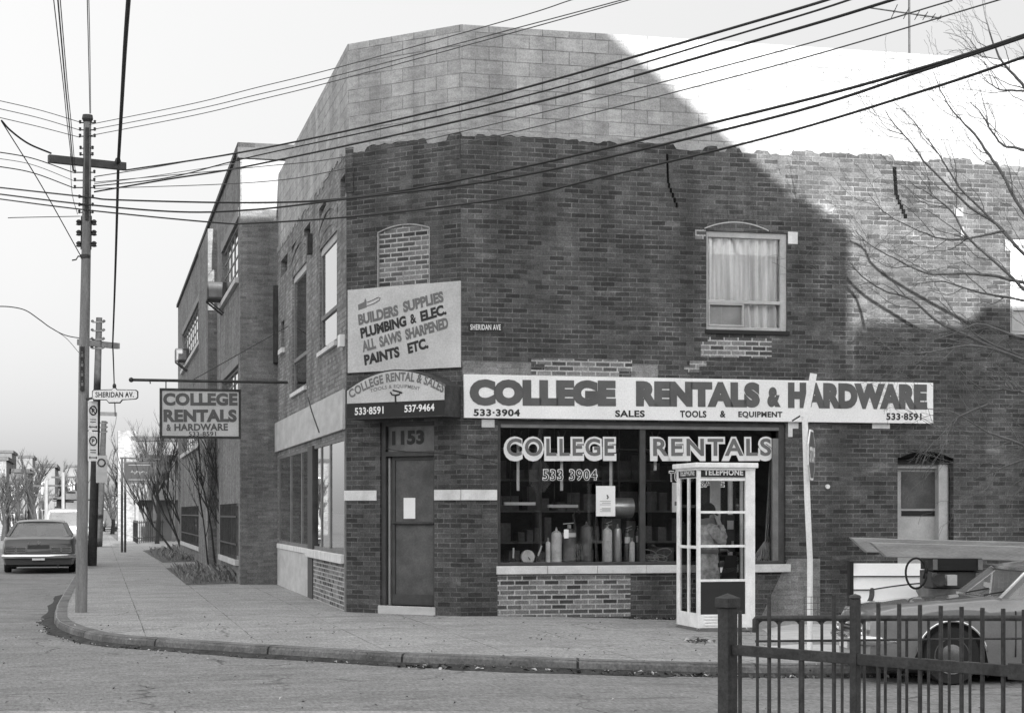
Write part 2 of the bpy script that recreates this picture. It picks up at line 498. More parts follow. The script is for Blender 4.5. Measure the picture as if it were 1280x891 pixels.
def arcwrite(mb, pl, body, pts, h, out, bold=.03, space=1.0):
    """letters bent along a curve of three pixels"""
    vs, fs = glyphs(body, bold, space)
    P = [pl.on(u, v, out) for u, v in pts]
    hh = pl.on(pts[1][0], pts[1][1] - h, out)[1] - pl.on(pts[1][0], pts[1][1], out)[1]
    (x0, z0), (x1, z1), (x2, z2) = P
    def C(t):
        l0 = (t - .5) * (t - 1) * 2; l1 = -4 * t * (t - 1); l2 = 2 * t * (t - .5)
        return Vector((x0 * l0 + x1 * l1 + x2 * l2, z0 * l0 + z1 * l1 + z2 * l2))
    q = []
    for x, y in vs:
        c = C(x); d = (C(x + .01) - C(x - .01)).normalized()
        q.append((c.x - d.y * y * hh, -out, c.y + d.x * y * hh))
    mb.add(q, fs)
    return mb
# ---------------------------------------------------------------- the setting: road, pavement, kerb, verge
D1 = Vector((-D2.y, D2.x, 0))
B = Vector((-.739, 25.4, 0))
A = B + Vector((-.8507, .5264, 0)) * 2.061
W2 = Plane(B, D2)
W3 = Plane(A, (.8507, -.5264))
W1 = Plane(A, -D1)
def ground_mat(name, v, joints=False, road=False):
    m, t, p = mat_new(name)
    uv = _coord(t, 'UV')
    a = _range(t, _noise(t, uv, .7, 6, .62), .3, .7, .86, 1.14)
    st = _range(t, _noise(t, _map(t, uv, (.16 if road else .35, 2.6 if road else 1.9, 1)), 1.0, 5, .6), .3, .7, .90, 1.10)
    g1 = _noise(t, _map(t, uv, (1, .28, 1)), 30, 4, .85)
    g = _range(t, g1, .3, .7, .52, 1.48)
    g2 = _math(t, 'MULTIPLY', _range(t, _noise(t, uv, 7, 6, .75), .3, .7, .80, 1.2), _range(t, _noise(t, uv, 2.3, 6, .7), .3, .7, .86, 1.14))
    c = _math(t, 'MULTIPLY', v, a)
    for x in (st, g, g2): c = _math(t, 'MULTIPLY', c, x)
    # damp marks, long and thin, lying along the street
    w = _range(t, _noise(t, _map(t, uv, (.45, 2.6, 1)), 1.0, 6, .68), .58, .72, 0, .5)
    c = _math(t, 'MULTIPLY', c, _math(t, 'SUBTRACT', 1.0, w))
    if joints:
        sx = t.nodes.new('ShaderNodeSeparateXYZ'); t.links.new(uv, sx.inputs[0])
        def line(x, off, per, wd):
            f = _math(t, 'FRACT', _math(t, 'DIVIDE', _math(t, 'SUBTRACT', x, off), per))
            return _math(t, 'LESS_THAN', f, wd / per)
        wob = _math(t, 'MULTIPLY', _noise(t, uv, 3, 3), .03)
        l1 = line(_math(t, 'ADD', sx.outputs[0], wob), .57, 1.24, .014)
        l2 = line(_math(t, 'ADD', sx.outputs[1], wob), .3, 1.9, .012)
        fade = _range(t, _noise(t, uv, .6, 2), .4, .6, .15, .7)
        l = _math(t, 'MULTIPLY', _math(t, 'ADD', l1, _math(t, 'MULTIPLY', l2, .35)), fade)
        c = _math(t, 'MULTIPLY', c, _math(t, 'SUBTRACT', 1.0, l))
    if road:
        cr = t.nodes.new('ShaderNodeTexVoronoi'); cr.feature = 'DISTANCE_TO_EDGE'; cr.inputs['Scale'].default_value = .45
        ad = t.nodes.new('ShaderNodeVectorMath'); ad.operation = 'MULTIPLY_ADD'
        nn = t.nodes.new('ShaderNodeTexNoise'); nn.inputs['Scale'].default_value = 1.4; nn.inputs['Detail'].default_value = 5
        t.links.new(uv, nn.inputs['Vector']); t.links.new(nn.outputs['Color'], ad.inputs[0]); ad.inputs[1].default_value = (.9, .9, 0); t.links.new(uv, ad.inputs[2])
        t.links.new(ad.outputs[0], cr.inputs['Vector'])
        k = _range(t, cr.outputs['Distance'], 0, .012, .6, 0)
        k = _math(t, 'MULTIPLY', k, _range(t, _noise(t, uv, .3, 2), .46, .54, 0, 1))
        c = _math(t, 'MULTIPLY', c, _math(t, 'SUBTRACT', 1.0, k))
    if not road:
        cr = t.nodes.new('ShaderNodeTexVoronoi'); cr.feature = 'DISTANCE_TO_EDGE'; cr.inputs['Scale'].default_value = .5
        ad = t.nodes.new('ShaderNodeVectorMath'); ad.operation = 'MULTIPLY_ADD'
        nn = t.nodes.new('ShaderNodeTexNoise'); nn.inputs['Scale'].default_value = 1.8; nn.inputs['Detail'].default_value = 5
        t.links.new(uv, nn.inputs['Vector']); t.links.new(nn.outputs['Color'], ad.inputs[0]); ad.inputs[1].default_value = (.8, .8, 0); t.links.new(uv, ad.inputs[2])
        t.links.new(ad.outputs[0], cr.inputs['Vector'])
        k = _math(t, 'MULTIPLY', _range(t, cr.outputs['Distance'], 0, .012, .55, 0), _range(t, _noise(t, uv, .35, 2), .52, .58, 0, 1))
        c = _math(t, 'MULTIPLY', c, _math(t, 'SUBTRACT', 1.0, k))
    t.links.new(c, p.inputs['Base Color'])
    p.inputs['Roughness'].default_value = .92
    p.inputs['Specular IOR Level'].default_value = .2
    _bump(t, p, g1, .5 if road else .3, .01)
    return m
MT['asphalt'] = ground_mat('asphalt', .215, road=True)
MT['concrete'] = ground_mat('pavement_concrete', .29, joints=True)
MT['kerb'] = M('kerb_stone', .15, .9, .4, 2.2, .35, 30, bump=.6)
_t = MT['kerb'].node_tree; _p = _t.nodes['Principled BSDF']; _l = _p.inputs['Base Color'].links[0].from_socket
_sx = _t.nodes.new('ShaderNodeSeparateXYZ'); _t.links.new(_coord(_t, 'UV'), _sx.inputs[0])
_f = _math(_t, 'LESS_THAN', _math(_t, 'FRACT', _math(_t, 'DIVIDE', _sx.outputs[0], 1.9)), .014)   # joints between the kerb stones
_t.links.new(_math(_t, 'MULTIPLY', _l, _math(_t, 'SUBTRACT', 1.0, _math(_t, 'MULTIPLY', _f, .8))), _p.inputs['Base Color'])

def sheet(pts_rows, zoff=0.):
    mb = MB(); n = len(pts_rows[0]); vs = []; uv = []
    for row in pts_rows:
        for p in row:
            q = Vector(p); vs.append(q); uv.append((q.x * D2.x + q.y * D2.y, q.x * D1.x + q.y * D1.y))
    fs = []
    for i in range(len(pts_rows) - 1):
        for j in range(n - 1):
            fs.append((i * n + j, i * n + j + 1, (i + 1) * n + j + 1, (i + 1) * n + j))
    mb.add(vs, fs, uv)
    return mb
mb = MB(); mb.quad((-900, -300, -.26), (900, -300, -.26), (900, 1500, -.26), (-900, 1500, -.26))
obj('ground', mb, MT['asphalt'], kind='structure')
xs = [-70, -30, -12, -4, -.7] + [-.7 + 4.2 * i / 12 for i in range(1, 13)] + [6, 15, 70]
ys = [13.3, 16, 20, 30, 60, 120, 300]
obj('road', sheet([[(x, y, gz(x) - KERB) for x in xs] for y in ys]), MT['asphalt'], kind='structure')
obj('near_pavement', sheet([[(x, y, gz(x)) for x in xs] for y in [-6, 5, 13.3]]), MT['concrete'], kind='structure')
# kerb line read from the photograph
kp = [(95, 717), (82, 737), (72, 755), (69.5, 765), (70, 771), (75, 777), (92, 784), (117, 790.5), (150, 795), (180, 797), (240, 801), (320, 806.5), (420, 812), (480, 816), (545, 818.5), (640, 821.5), (740, 825), (840, 828), (900, 829.5), (1000, 830.5)]
kw = [gnd(*p) for p in kp]
far = [kw[0] + D1 * d for d in (260, 120, 60, 30, 15, 6)]
for q in far: q.z = 0
right = [kw[-1] + Vector((d, d * .06, 0)) for d in (1.5, 4, 10, 30, 60)]
for q in right: q.z = gz(q.x)
kern = far + kw + right
inner = []
C0 = A + D1 * 4 + D2 * 4
for i, q in enumerate(kern):
    a = q.x * D2.x + q.y * D2.y; b = q.x * D1.x + q.y * D1.y
    if i <= len(far): inner.append(q + D2 * 5.2 if i < len(far) else q + D2 * 5.2)
    elif q.x > .5: inner.append(q + D1 * 14)
    else: inner.append(None)
i0 = max(i for i in range(len(far) + 1)); i1 = min(i for i in range(len(kern)) if inner[i] is not None and i > i0)
for i in range(i0 + 1, i1):
    t = (i - i0) / (i1 - i0)
    inner[i] = inner[i0].lerp(C0, min(1, t * 1.6)) if t < .625 else C0.lerp(inner[i1], (t - .625) / .375)
rows = []
for q, r in zip(kern, inner):
    row = []
    for j in range(13):
        p = q.lerp(r, j / 12); p.z = gz(p.x); row.append(p)
    rows.append(row)
obj('pavement', sheet(rows), MT['concrete'], kind='structure')
# kerb: a rounded stone edge with its face down to the gutter
mb = MB()
def offs(L, i):
    d = (L[min(i + 1, len(L) - 1)] - L[max(i - 1, 0)]); d.z = 0; d.normalize()
    return Vector((d.y, -d.x, 0))            # to the road side
prof = [(-.16, .006), (-.03, .006), (0, -.004), (.018, -.03), (.03, -KERB - .01)]
kr = []
fine = []
for i in range(len(kern) - 1):
    n = 1 if (kern[i + 1] - kern[i]).length > 8 else 6
    for j in range(n): fine.append(kern[i].lerp(kern[i + 1], j / n))
fine.append(kern[-1])
KFINE = fine
for i, q in enumerate(fine):
    o = offs(fine, i); w = .010 * mnoise.noise(Vector((q.x * 2.1, q.y * 2.1, 3)))
    kr.append([(q.x + o.x * (s + w), q.y + o.y * (s + w), gz(q.x) + z) for s, z in prof])
vs = [p for r in kr for p in r]; n = len(prof)
arc = [0.]
for i in range(1, len(fine)): arc.append(arc[-1] + (fine[i] - fine[i - 1]).length)
uvk = [(arc[i], j * .1) for i in range(len(kr)) for j in range(n)]
mb.add(vs, [(i * n + j, i * n + j + 1, (i + 1) * n + j + 1, (i + 1) * n + j)[::-1] for i in range(len(kr) - 1) for j in range(n - 1)], uvk)
obj('kerb', mb, MT['kerb'], kind='structure')
# verge of bare earth in front of the factory
def patch(name, pts, mat, dz, n=5):
    """a low sheet over a ring of pixels on the ground, its rim on the ground and its middle a little higher"""
    P = [gnd(*p) for p in pts]
    c = sum(P, Vector()) / len(P)
    mb = MB(); vs = []; uv = []
    m = []
    for i in range(len(P)):
        a, b = P[i], P[(i + 1) % len(P)]
        for j in range(4): m.append(a.lerp(b, j / 4))
    for k in range(n + 1):
        for q in m:
            w = q.lerp(c, k / n * .98)
            ns = mnoise.noise(Vector((w.x * 1.7, w.y * 1.7, 0)))
            if k == 0: w = w + (w - c).normalized() * .12 * mnoise.noise(Vector((q.x * 3, q.y * 3, 5)))
            z = gz(w.x) + (.004 if k == 0 else .004 + dz * (1 - (1 - k / n) ** 2) * (1 + ns))
            vs.append((w.x, w.y, z)); uv.append((w.x, w.y))
    L = len(m)
    mb.add(vs, [(k * L + j, k * L + (j + 1) % L, (k + 1) * L + (j + 1) % L, (k + 1) * L + j) for k in range(n) for j in range(L)] + [tuple(n * L + j for j in range(L))], uv)
    return mb
obj('verge', patch('verge', [(178, 688), (203, 703), (262, 701), (300, 698), (270, 688), (225, 682)], MT['dirt'], .05), MT['dirt'], kind='structure', smooth='all')
obj('verge', patch('verge', [(209, 710), (233, 731), (303, 729), (303, 706), (270, 705)], MT['dirt'], .05), MT['dirt'], kind='structure', smooth='all')

# ---------------------------------------------------------------- the corner shop
shop = thing('corner_shop_building', 'two storey sooty brick corner shop with a raised concrete block parapet and angled doorway', 'building', B)
ZB, ZT = 6.95, 8.54
L2 = 13.0
dw = W2.rect(622, 527, 982, 706)          # display window
uw = W2.rect(883, 290, 984, 418)          # curtained window upstairs
uw2 = W2.rect(1263, 300, 1345, 424)       # the next one, at the edge of the photograph
sd = W2.rect(1122, 572, 1192, 770); sd = (sd[0], sd[1], -.1, sd[3])
mb = MB(W2.M)
wall(mb, 0, L2, -.6, ZB, [(*dw, .28), (*uw, .14), (*uw2, .14), (*sd, .34)])
dr = W3.rect(475, 527, 543, 757); dr = (dr[0], dr[1], .12, dr[3])
bw_ = W3.rect(472, 281, 537, 420)
bw_ = (bw_[0], bw_[1], 4.3, bw_[3])
mb.T = W3.M
wall(mb, 0, 2.061, -.6, ZB, [(*dr, .26), (*bw_, .05)])
mb.mi = 0
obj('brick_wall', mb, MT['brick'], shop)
# side wall to the other street
def w1rect(u0, u1, ut, vt, vb):
    """opening on the side wall: pixel columns u0..u1, top and bottom rows read at column ut"""
    s0 = W1.on(u0, 500)[0]; s1 = W1.on(u1, 500)[0]
    return s0, s1, W1.on(ut, vb)[1], W1.on(ut, vt)[1]
wa = w1rect(399.5, 421, 421, 287, 426)
wb = w1rect(365.5, 383, 383, 326, 482)
wc = w1rect(351.5, 355.5, 355.5, 399, 434)
wsh = (W1.on(348.5, 600)[0], W1.on(431, 600)[0], .86, W1.on(431, 545)[1])
niches = []
for u0, u1, v0, v1 in ((425.5, 431.5, 185, 204), (399, 407.5, 219, 239), (380, 388, 243, 262), (364.5, 373.5, 268, 285), (351, 359.5, 289, 303)):
    s0, s1 = W1.on(u0, 300)[0], W1.on(u1, 300)[0]
    zb = W1.on(u1, v1)[1]
    niches.append((s0, s1, 6.28, 6.62, .13))
mb = MB(W1.M)
wall(mb, -10.6, 0, -.6, ZB, [(*wa, .24), (*wb, .24), (*wc, .15), (*wsh, .14)] + niches)
for nch in niches:
    a, b, c, d, e = nch
    mb.quad((a, e, c), (b, e, c), (b, e, d), (a, e, d))
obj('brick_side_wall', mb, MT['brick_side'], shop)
# concrete block storey on top, set back a hair; ragged mortar where it meets the brick
mb = MB(W2.M); wall(mb, .0083, L2, ZB, ZT, y=.02)
mb.T = W3.M; wall(mb, .0083, 2.061 - .0083, ZB, ZT, y=.02)
mb.T = W1.M; wall(mb, -10.6, -.0083, ZB, ZT, y=.02)
obj('block_parapet', mb, MT['block'], shop)
mb = MB()
for pl, a, b in ((W2, .02, L2), (W3, .02, 2.04), (W1, -10.6, -.02)):
    mb.T = pl.M
    top = []; bot = []
    n = int((b - a) / .045)
    lev = 0; left = 0
    for i in range(n + 1):
        s = a + (b - a) * i / n
        top.append((s, ZB + .03 + .03 * R.random()))
        left -= 1
        if left <= 0: left = R.choice((3, 5, 5, 8)); lev = R.choice((0, 0, 0, .03, .0765, .0765))
        bot.append((s, ZB - lev + .028 * mnoise.noise(Vector((s * 9, pl.d.x, 2))) + .012 * R.random()))
    for i in range(n):
        q = [bot[i], bot[i + 1], top[i + 1], top[i]]
        mb.prism(q, -.008 - .004 * R.random(), .03)
obj('mortar_line', mb, MT['mortar'], shop)
mb = MB(W2.M)
mb.box(-.3, L2, .35, 10, ZT - .7, ZT - .5)
mb.T = W1.M
mb.box(-10.6, -1.0, .35, 4, ZT - .69, ZT - .49)
obj('roof', mb, MT['roofing'], shop)
mb = MB(W2.M)
mb.box(L2 - .02, L2 + .2, .03, 11.7, -.5, ZT); mb.box(-1.42, L2, 11.7, 11.85, -.5, ZT - .05)
obj('rear_wall', mb, MT['brick_side'], shop)
# projecting brick shoulder at the two upper corners (old cornice)
mb = MB(W3.M); mb.box(-.006, .14, -.018, .1, 6.3, ZB + .02); obj('corbel', mb, MT['brick'], shop)
mb = MB(W3.M); mb.box(1.93, 2.05, -.012, .1, 6.6, ZB + .03); obj('corbel', mb, MT['brick'], shop)
# arches of bricks on end
mb = MB(W2.M); arch(mb, uw[0] - .05, uw[1] + .06, uw[3] + .10, .10, .22, 18, -.006, .02)
obj('brick_arch', mb, MT['brick'], shop)
mb = MB(W2.M); arch(mb, sd[0] - .05, sd[1] + .05, sd[3] - .0, .10, .22, 13, -.006, .02)
mb.T = W3.M
obj('brick_arch', mb, MT['brick'], shop)
for w in (wa, wb):
    mb = MB(W1.M)
    arch(mb, w[0] - .06, w[1] + .06, w[3] + .02, .18, .22, 13, -.008, .02)
    arch(mb, w[0] - .12, w[1] + .12, w[3] + .25, .22, .12, 10, -.014, .02)
    obj('brick_arch', mb, MT['brick_side'], shop)
# pale bands of stone
mb = MB(W3.M)
z0, z1 = W3.rect(543, 612, 575, 625)[2:]
mb.box(-.03, W3.on(471, 618)[0], -.018, .02, z0, z1)
obj('stone_band', mb, MT['stone'], shop, bevel=.004); mb = MB(W3.M)
mb.box(W3.on(543, 618)[0] + .003, 2.061, -.018, .02, z0, z1)
mb.T = W2.M; mb.box(.003, dw[0] - .01, -.018, .02, z0, z1)
mb.T = W1.M; mb.box(-.10, -.003, -.018, .02, z0, z1)
obj('stone_band', mb, MT['stone'], shop, bevel=.004)
# repaired and repointed brickwork, laid a few millimetres proud of the old face
def brickpatch(pl, u0, v0, u1, v1, steps=0, mat='brick_pale', out=.005):
    s0, s1, z0, z1 = pl.rect(u0, v0, u1, v1)
    mb = MB(pl.M)
    rows = max(1, round((z1 - z0) / .071)); h = (z1 - z0) / rows
    for i in range(rows):
        a = steps * R.choice([0, .11, .2, .3]); b = steps * R.choice([0, .11, .2, .3])
        mb.box(s0 + a, s1 - b, -out, .02, z0 + h * i, z0 + h * (i + 1))
    return mb
mb = brickpatch(W2, 622, 718, 788, 771); obj('repaired_brick', mb, MT['brick_pale'], shop)
mb = brickpatch(W2, 876, 422, 973, 447, 1); obj('repaired_brick', mb, MT['brick_pale'], shop)
mb = brickpatch(W2, 664, 449, 790, 470, 1); obj('repaired_brick', mb, MT['brick_pale'], shop)
mb = brickpatch(W2, 869, 287, 882, 299); obj('repaired_brick', mb, MT['brick_pale'], shop)
mb = brickpatch(W2, 985, 290, 997, 305); obj('repaired_brick', mb, MT['stone'], shop)
mb = brickpatch(W2, 855, 458, 874, 465, 0); mb2 = brickpatch(W2, 862, 451, 883, 458)
obj('repaired_brick', mb, MT['brick_pale'], shop); obj('repaired_brick', mb2, MT['brick_pale'], shop)
mb = brickpatch(W2, 578, 452, 664, 476, 0, out=.004); obj('pale_brick_course', mb, MT['brick_band'], shop)
mb = brickpatch(W2, 789, 455, 822, 476, 0, out=.004); obj('pale_brick_course', mb, MT['brick_band'], shop)
s0, s1, z0, z1 = W2.rect(985, 698, 1025, 790)
mb = MB(W2.M); mb.prism([(s0 - .55, z0), (s1, z0), (s1, z1), (s0, z1)], -.004, .02); obj('pale_brick_course', mb, MT['brick_band'], shop)
mb = MB(W2.M)
s0, s1, z0, z1 = W2.rect(985, 524, 1000, 546)
mb.box(s0, s1 - .03, -.012, .02, z1 - .14, z1); mb.box(s0, s0 + .07, -.01, .02, z0, z1 - .14)
s0, s1, z0, z1 = W2.rect(1090, 527, 1112, 534); mb.box(s0, s1, -.01, .02, z0 - .02, z1)
s0, s1, z0, z1 = W2.rect(602, 524, 618, 534); mb.box(s0, s1, -.01, .02, z0, z1)
mb.T = W3.M; s0, s1, z0, z1 = W3.rect(568, 484, 574, 500); mb.box(s0, s1, -.01, .02, z0, z1)
obj('mortar_daub', mb, MT['stone'], shop)
# walled-up window over the door, in mixed bricks with a pale mortar outline
mb = MB(W3.M)
poly = [(bw_[0], bw_[2]), (bw_[1], bw_[2])] + crown(bw_[0], bw_[1], bw_[3] - .09, .085)
mb.prism(poly, .03, .06)
pf = obj('blocked_window', mb, MT['brick_pale'], shop)
mb = MB(W3.M)
cr = crown(bw_[0], bw_[1], bw_[3] - .09, .085, 12)
for i in range(12):
    mb.prism([cr[i], (cr[i][0], cr[i][1] + .018), (cr[i + 1][0], cr[i + 1][1] + .018), cr[i + 1]][::-1], -.004, .05)
mb.box(bw_[0] - .004, bw_[0] + .012, -.004, .05, bw_[2], bw_[3] - .09); mb.box(bw_[1] - .012, bw_[1] + .004, -.004, .05, bw_[2], bw_[3] - .09)
obj('mortar_rim', mb, MT['mortar'], pf)
mb = MB(W3.M)
for i in range(12):
    mb.prism([(cr[i][0], cr[i][1] + .020), (cr[i + 1][0], cr[i + 1][1] + .020), (cr[i + 1][0], bw_[3] + .03), (cr[i][0], bw_[3] + .03)][::-1], -.001, .05)
obj('arch_infill', mb, MT['brick'], pf)
# stepped black seams in the brick (open joints)
def seam(pts, w=.05):
    mb = MB(W2.M)
    P = [W2.on(*p) for p in pts]
    z = P[0][1]; seg = 0; h = .071
    while z > P[-1][1]:
        while seg < len(P) - 2 and z < P[seg + 1][1]: seg += 1
        t = (P[seg][1] - z) / max(1e-6, P[seg][1] - P[seg + 1][1])
        s = P[seg][0] + (P[seg + 1][0] - P[seg][0]) * t
        mb.box(s - w / 2, s + w / 2, -.012, .01, z - h, z - .002)
        z -= h
    return mb
obj('open_joint', seam([(1118, 209), (1120, 240), (1133, 271)], .055), MT['void'], shop)
obj('open_joint', seam([(834, 193), (835, 226), (848, 259)], .026), MT['void'], shop)
mb = MB(W2.M)
for u0, v0, u1, v1 in ((1192, 260, 1203, 271), (1200, 284, 1204, 297), (1255, 300, 1263, 314)):
    s0, s1, z0, z1 = W2.rect(u0, v0, u1, v1); mb.box(s0, s1, -.03, .01, z0, z1)
obj('junction_box', mb, MT['dull_white'], shop)
s, z = W2.on(1034, 608); mb = MB(W2.M); mb.lathe([(.035, -.03), (.035, 0)], 12, (s, 0, z), 'y'); obj('vent_cap', mb, MT['white'], shop)

# display window -------------------------------------------------------------
def sub(name, mb, mat, par, **k): return obj(name, mb, mat, par, **k)
a, b, c, d = dw
mb = MB(W2.M)
zt = W2.rect(622, 535, 982, 540)[3]
ring(mb, a, b, c, d, .10, .03, .16, wt=d - W2.on(800, 536)[1], wb=.05, wl=.05, wr=.10)
sm0, sm1 = W2.on(801, 620)[0], W2.on(808, 620)[0]
mb.box(sm0, sm1, .04, .14, c + .05, W2.on(800, 536)[1])
dwin = obj('display_window', mb, MT['frame_dark'], shop, bevel=.006)
mb = MB(W2.M)
s0, s1 = W2.on(967, 620)[0], W2.on(974, 620)[0]
mb.box(s0, s1, .03, .13, c + .05, W2.on(800, 546)[1]); sub('inner_jamb', mb, MT['frame_mid'], dwin)
mb = MB(W2.M); mb.box(a + .05, b - .1, .02, .07, W2.on(800, 536)[1] + .0, W2.on(800, 532)[1]); sub('head_trim', mb, MT['frame_mid'], dwin)
gt = W2.on(800, 536)[1]
mb = MB(W2.M); mb.box(a + .05, sm0, .085, .093, c + .05, gt); sub('pane', mb, MT['glass'], dwin)
mb = MB(W2.M); mb.box(sm1, s0, .085, .093, c + .05, gt); sub('pane', mb, MT['glass'], dwin)
mb = MB(W2.M)
sa, sb, za, zb_ = W2.rect(620, 706, 987, 716)
n = 6
for i in range(n):
    mb.box(sa + (sb - sa) * i / n + .003, sa + (sb - sa) * (i + 1) / n - .003, -.06, .06, za, zb_)
sub('sill', mb, MT['stone'], dwin, bevel=.006)
GO = -.080                                       # lettering lies just outside the glass
for body, u0, u1, vb in (('COLLEGE', 631, 769, 575), ('RENTALS', 814, 965, 575)):
    mb = MB(W2.M); mb2 = MB(W2.M)
    write(mb, W2, body, (u0, vb), (u1, vb - .3), 28, GO, .085, 1.12, grow=.018)
    write(mb2, W2, body, (u0 + 2.5, vb - 5), (u1 - 1, vb - 5.3), 22, GO + .003, .025, 1.2)
    sub('white_lettering', mb, MT['white'], dwin); sub('grey_lettering', mb2, MT['letter_mid'], dwin)
mb = MB(W2.M); mb2 = MB(W2.M)
for body, u0, u1, vb, h in (('533 3904', 679, 746, 600, 13), ('TOOLS', 837, 869, 601, 12), ('SALE', 875, 905, 608, 9)):
    write(mb, W2, body, (u0, vb), (u1, vb - .2), h, GO, .05, 1.1, grow=.012)
    write(mb2, W2, body, (u0, vb), (u1, vb - .2), h, GO + .003, .0, 1.1)
sub('outlined_lettering', mb, MT['white'], dwin); sub('dark_lettering', mb2, MT['black'], dwin)
# room behind the window
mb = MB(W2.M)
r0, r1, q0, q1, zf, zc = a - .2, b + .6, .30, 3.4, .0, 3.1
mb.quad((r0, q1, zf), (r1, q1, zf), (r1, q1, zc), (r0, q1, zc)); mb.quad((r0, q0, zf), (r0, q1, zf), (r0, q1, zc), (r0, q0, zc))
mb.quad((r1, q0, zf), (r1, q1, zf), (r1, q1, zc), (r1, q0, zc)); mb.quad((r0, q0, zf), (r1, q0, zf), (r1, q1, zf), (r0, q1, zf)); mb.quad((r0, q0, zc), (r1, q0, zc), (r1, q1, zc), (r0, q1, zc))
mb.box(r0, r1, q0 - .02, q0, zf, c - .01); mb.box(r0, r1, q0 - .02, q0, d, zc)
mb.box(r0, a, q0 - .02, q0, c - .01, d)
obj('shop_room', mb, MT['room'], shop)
mb = MB(W2.M); mb.box(a, b, .18, .9, c - .03, c + .02); obj('display_ledge', mb, MT['frame_dark'], shop)
# upstairs windows on the long wall
def upstairs(w, full=True):
    a, b, c, d = w
    mb = MB(W2.M)
    ring(mb, a, b, c + .06, d, .05, .03, .12, wt=.09, wb=.05, wr=.10, wl=.035)
    f = obj('window', mb, MT['frame_pale'], shop, bevel=.005)
    zr = c + (d - c) * .30
    mb = MB(W2.M); mb.box(a + .035, b - .1, .02, .10, zr, zr + .05)
    x1 = a + (b - a) * .47
    ring(mb, a + .04, x1, c + .115, zr, .025, .025, .07); sub('sash', mb, MT['frame_pale'], f, bevel=.003)
    mb = MB(W2.M); mb.box(a - .02, b + .03, -.03, .12, c, c + .06); sub('sill', mb, MT['black'], f)
    mb = MB(W2.M); mb.box(a + .03, b - .08, .075, .08, c + .1, d - .08); sub('pane', mb, MT['glass'], f)
    mb = MB(W2.M); vs = []; n = 90
    for i in range(n + 1):
        x = a + (b - a) * i / n
        y = .135 + .045 * math.sin(i * .62 + .5 * math.sin(i * .21)) + .012 * math.sin(i * 1.9)
        vs += [(x, y, c + .05), (x, y, d)]
    mb.add(vs, [(2 * i, 2 * i + 2, 2 * i + 3, 2 * i + 1) for i in range(n)])
    sub('curtain', mb, MT['curtain'], f, smooth='all')
    mb = MB(W2.M); mb.box(a + .06, x1 - .02, .083, .086, c + .12, zr); sub('lower_blind', mb, MT['curtain_grey'], f)
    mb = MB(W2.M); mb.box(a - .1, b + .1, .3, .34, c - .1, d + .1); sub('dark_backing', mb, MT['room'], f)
    return f
fw = upstairs(uw); upstairs(uw2)
mb = MB(W2.M)
cr = crown(uw[0] - .03, uw[1] - .30, uw[3] + .02, .11, 14)
for i in range(14): mb.prism([cr[i], (cr[i][0], cr[i][1] + .017), (cr[i + 1][0], cr[i + 1][1] + .017), cr[i + 1]][::-1], -.010, .02)
sub('mortar_rim', mb, MT['fascia'], fw)
# side door: boarded, with a dark screen above a pale panel
a, b, c, d = sd
mb = MB(W2.M)
ring(mb, a, b, c, d, .05, .16, .32, wt=.16, wb=0, wl=.05, wr=.20)
mb.box(b - .20, b - .05, .10, .159, c, d - .10)
side = obj('side_door', mb, MT['frame_pale'], shop, bevel=.006)
mb = MB(W2.M); mb.box(a + .05, b - .2, .24, .29, c, d - .16); sub('door_leaf', mb, MT['frame_pale'], side)
x0, x1, zz0, zz1 = W2.rect(1127, 583, 1171, 643, -.23)
mb = MB(W2.M); mb.box(x0, x1, .225, .238, zz0 + .1, zz1 - .08); sub('screen', mb, MT['door_dark'], side)
mb = MB(W2.M); mb.box(x0, x1, .228, .239, zz0 - .02, zz0 + .06); sub('letter_slot', mb, MT['black'], side)
mb = MB(W2.M); mb.box(x0, x1, .215, .236, zz1 - .03, zz1 + .01); mb.box(x1 + .01, x1 + .035, .20, .239, c, zz1 + .02); sub('moulding', mb, MT['stone'], side)
mb = MB(W2.M)
cr = crown(a, b, d - .02, .12, 10)
mb.prism([(a, d - .002), (b, d - .002)] + cr, -.004, .04); sub('arch_shade', mb, MT['void'], side)  # dark sheet proud of the wall stands in for shade under the arch
mb = MB(W2.M); mb.box(a, b, .10, .159, d - .10, d - .002); sub('head_board', mb, MT['black'], side)  # black board carries the same shade across the top of the opening
# corner door -----------------------------------------------------------------
a, b, c, d = dr
mb = MB(W3.M)
zd = W3.rect(483, 570, 541, 580)[3]
ring(mb, a, b, c, d, .06, .03, .22, wt=.06, wb=0, wl=.08, wr=.03)
mb.box(a + .06, b - .03, .03, .2, zd, zd + .07)
cd = obj('corner_door', mb, MT['frame_dark'], shop, bevel=.005)
mb = MB(W3.M); x0 = W3.on(485, 660)[0]; x1 = b - .035
z3 = W3.on(512, 654)[1]
ring(mb, x0, x1, c + .01, zd, .055, .10, .15, wb=.16); mb.box(x0 + .05, x1 - .05, .10, .15, z3 - .02, z3 + .025); lf = sub('door_leaf', mb, MT['frame_dark'], cd, bevel=.004)
mb = MB(W3.M); mb.box(x0 + .05, x1 - .05, .118, .124, z3 + .02, zd - .05); mb.box(x0 + .05, x1 - .05, .12, .126, c + .16, z3 - .02); sub('door_panel', mb, MT['door_dark'], cd)
mb = MB(W3.M); mb.box(x0 - .05, x0 - .02, .08, .16, c, zd - .02); sub('edge_strip', mb, MT['steel'], cd)
mb = MB(W3.M); mb.tube([(x0 + .03, .07, z3), (x1 - .03, .07, z3)], .012, 8); sub('push_bar', mb, MT['iron'], cd)
mb = MB(W3.M); mb.box(a + .08, b - .03, .10, .12, zd + .07, d - .06); tr_ = sub('transom_panel', mb, MT['frame_mid'], cd)
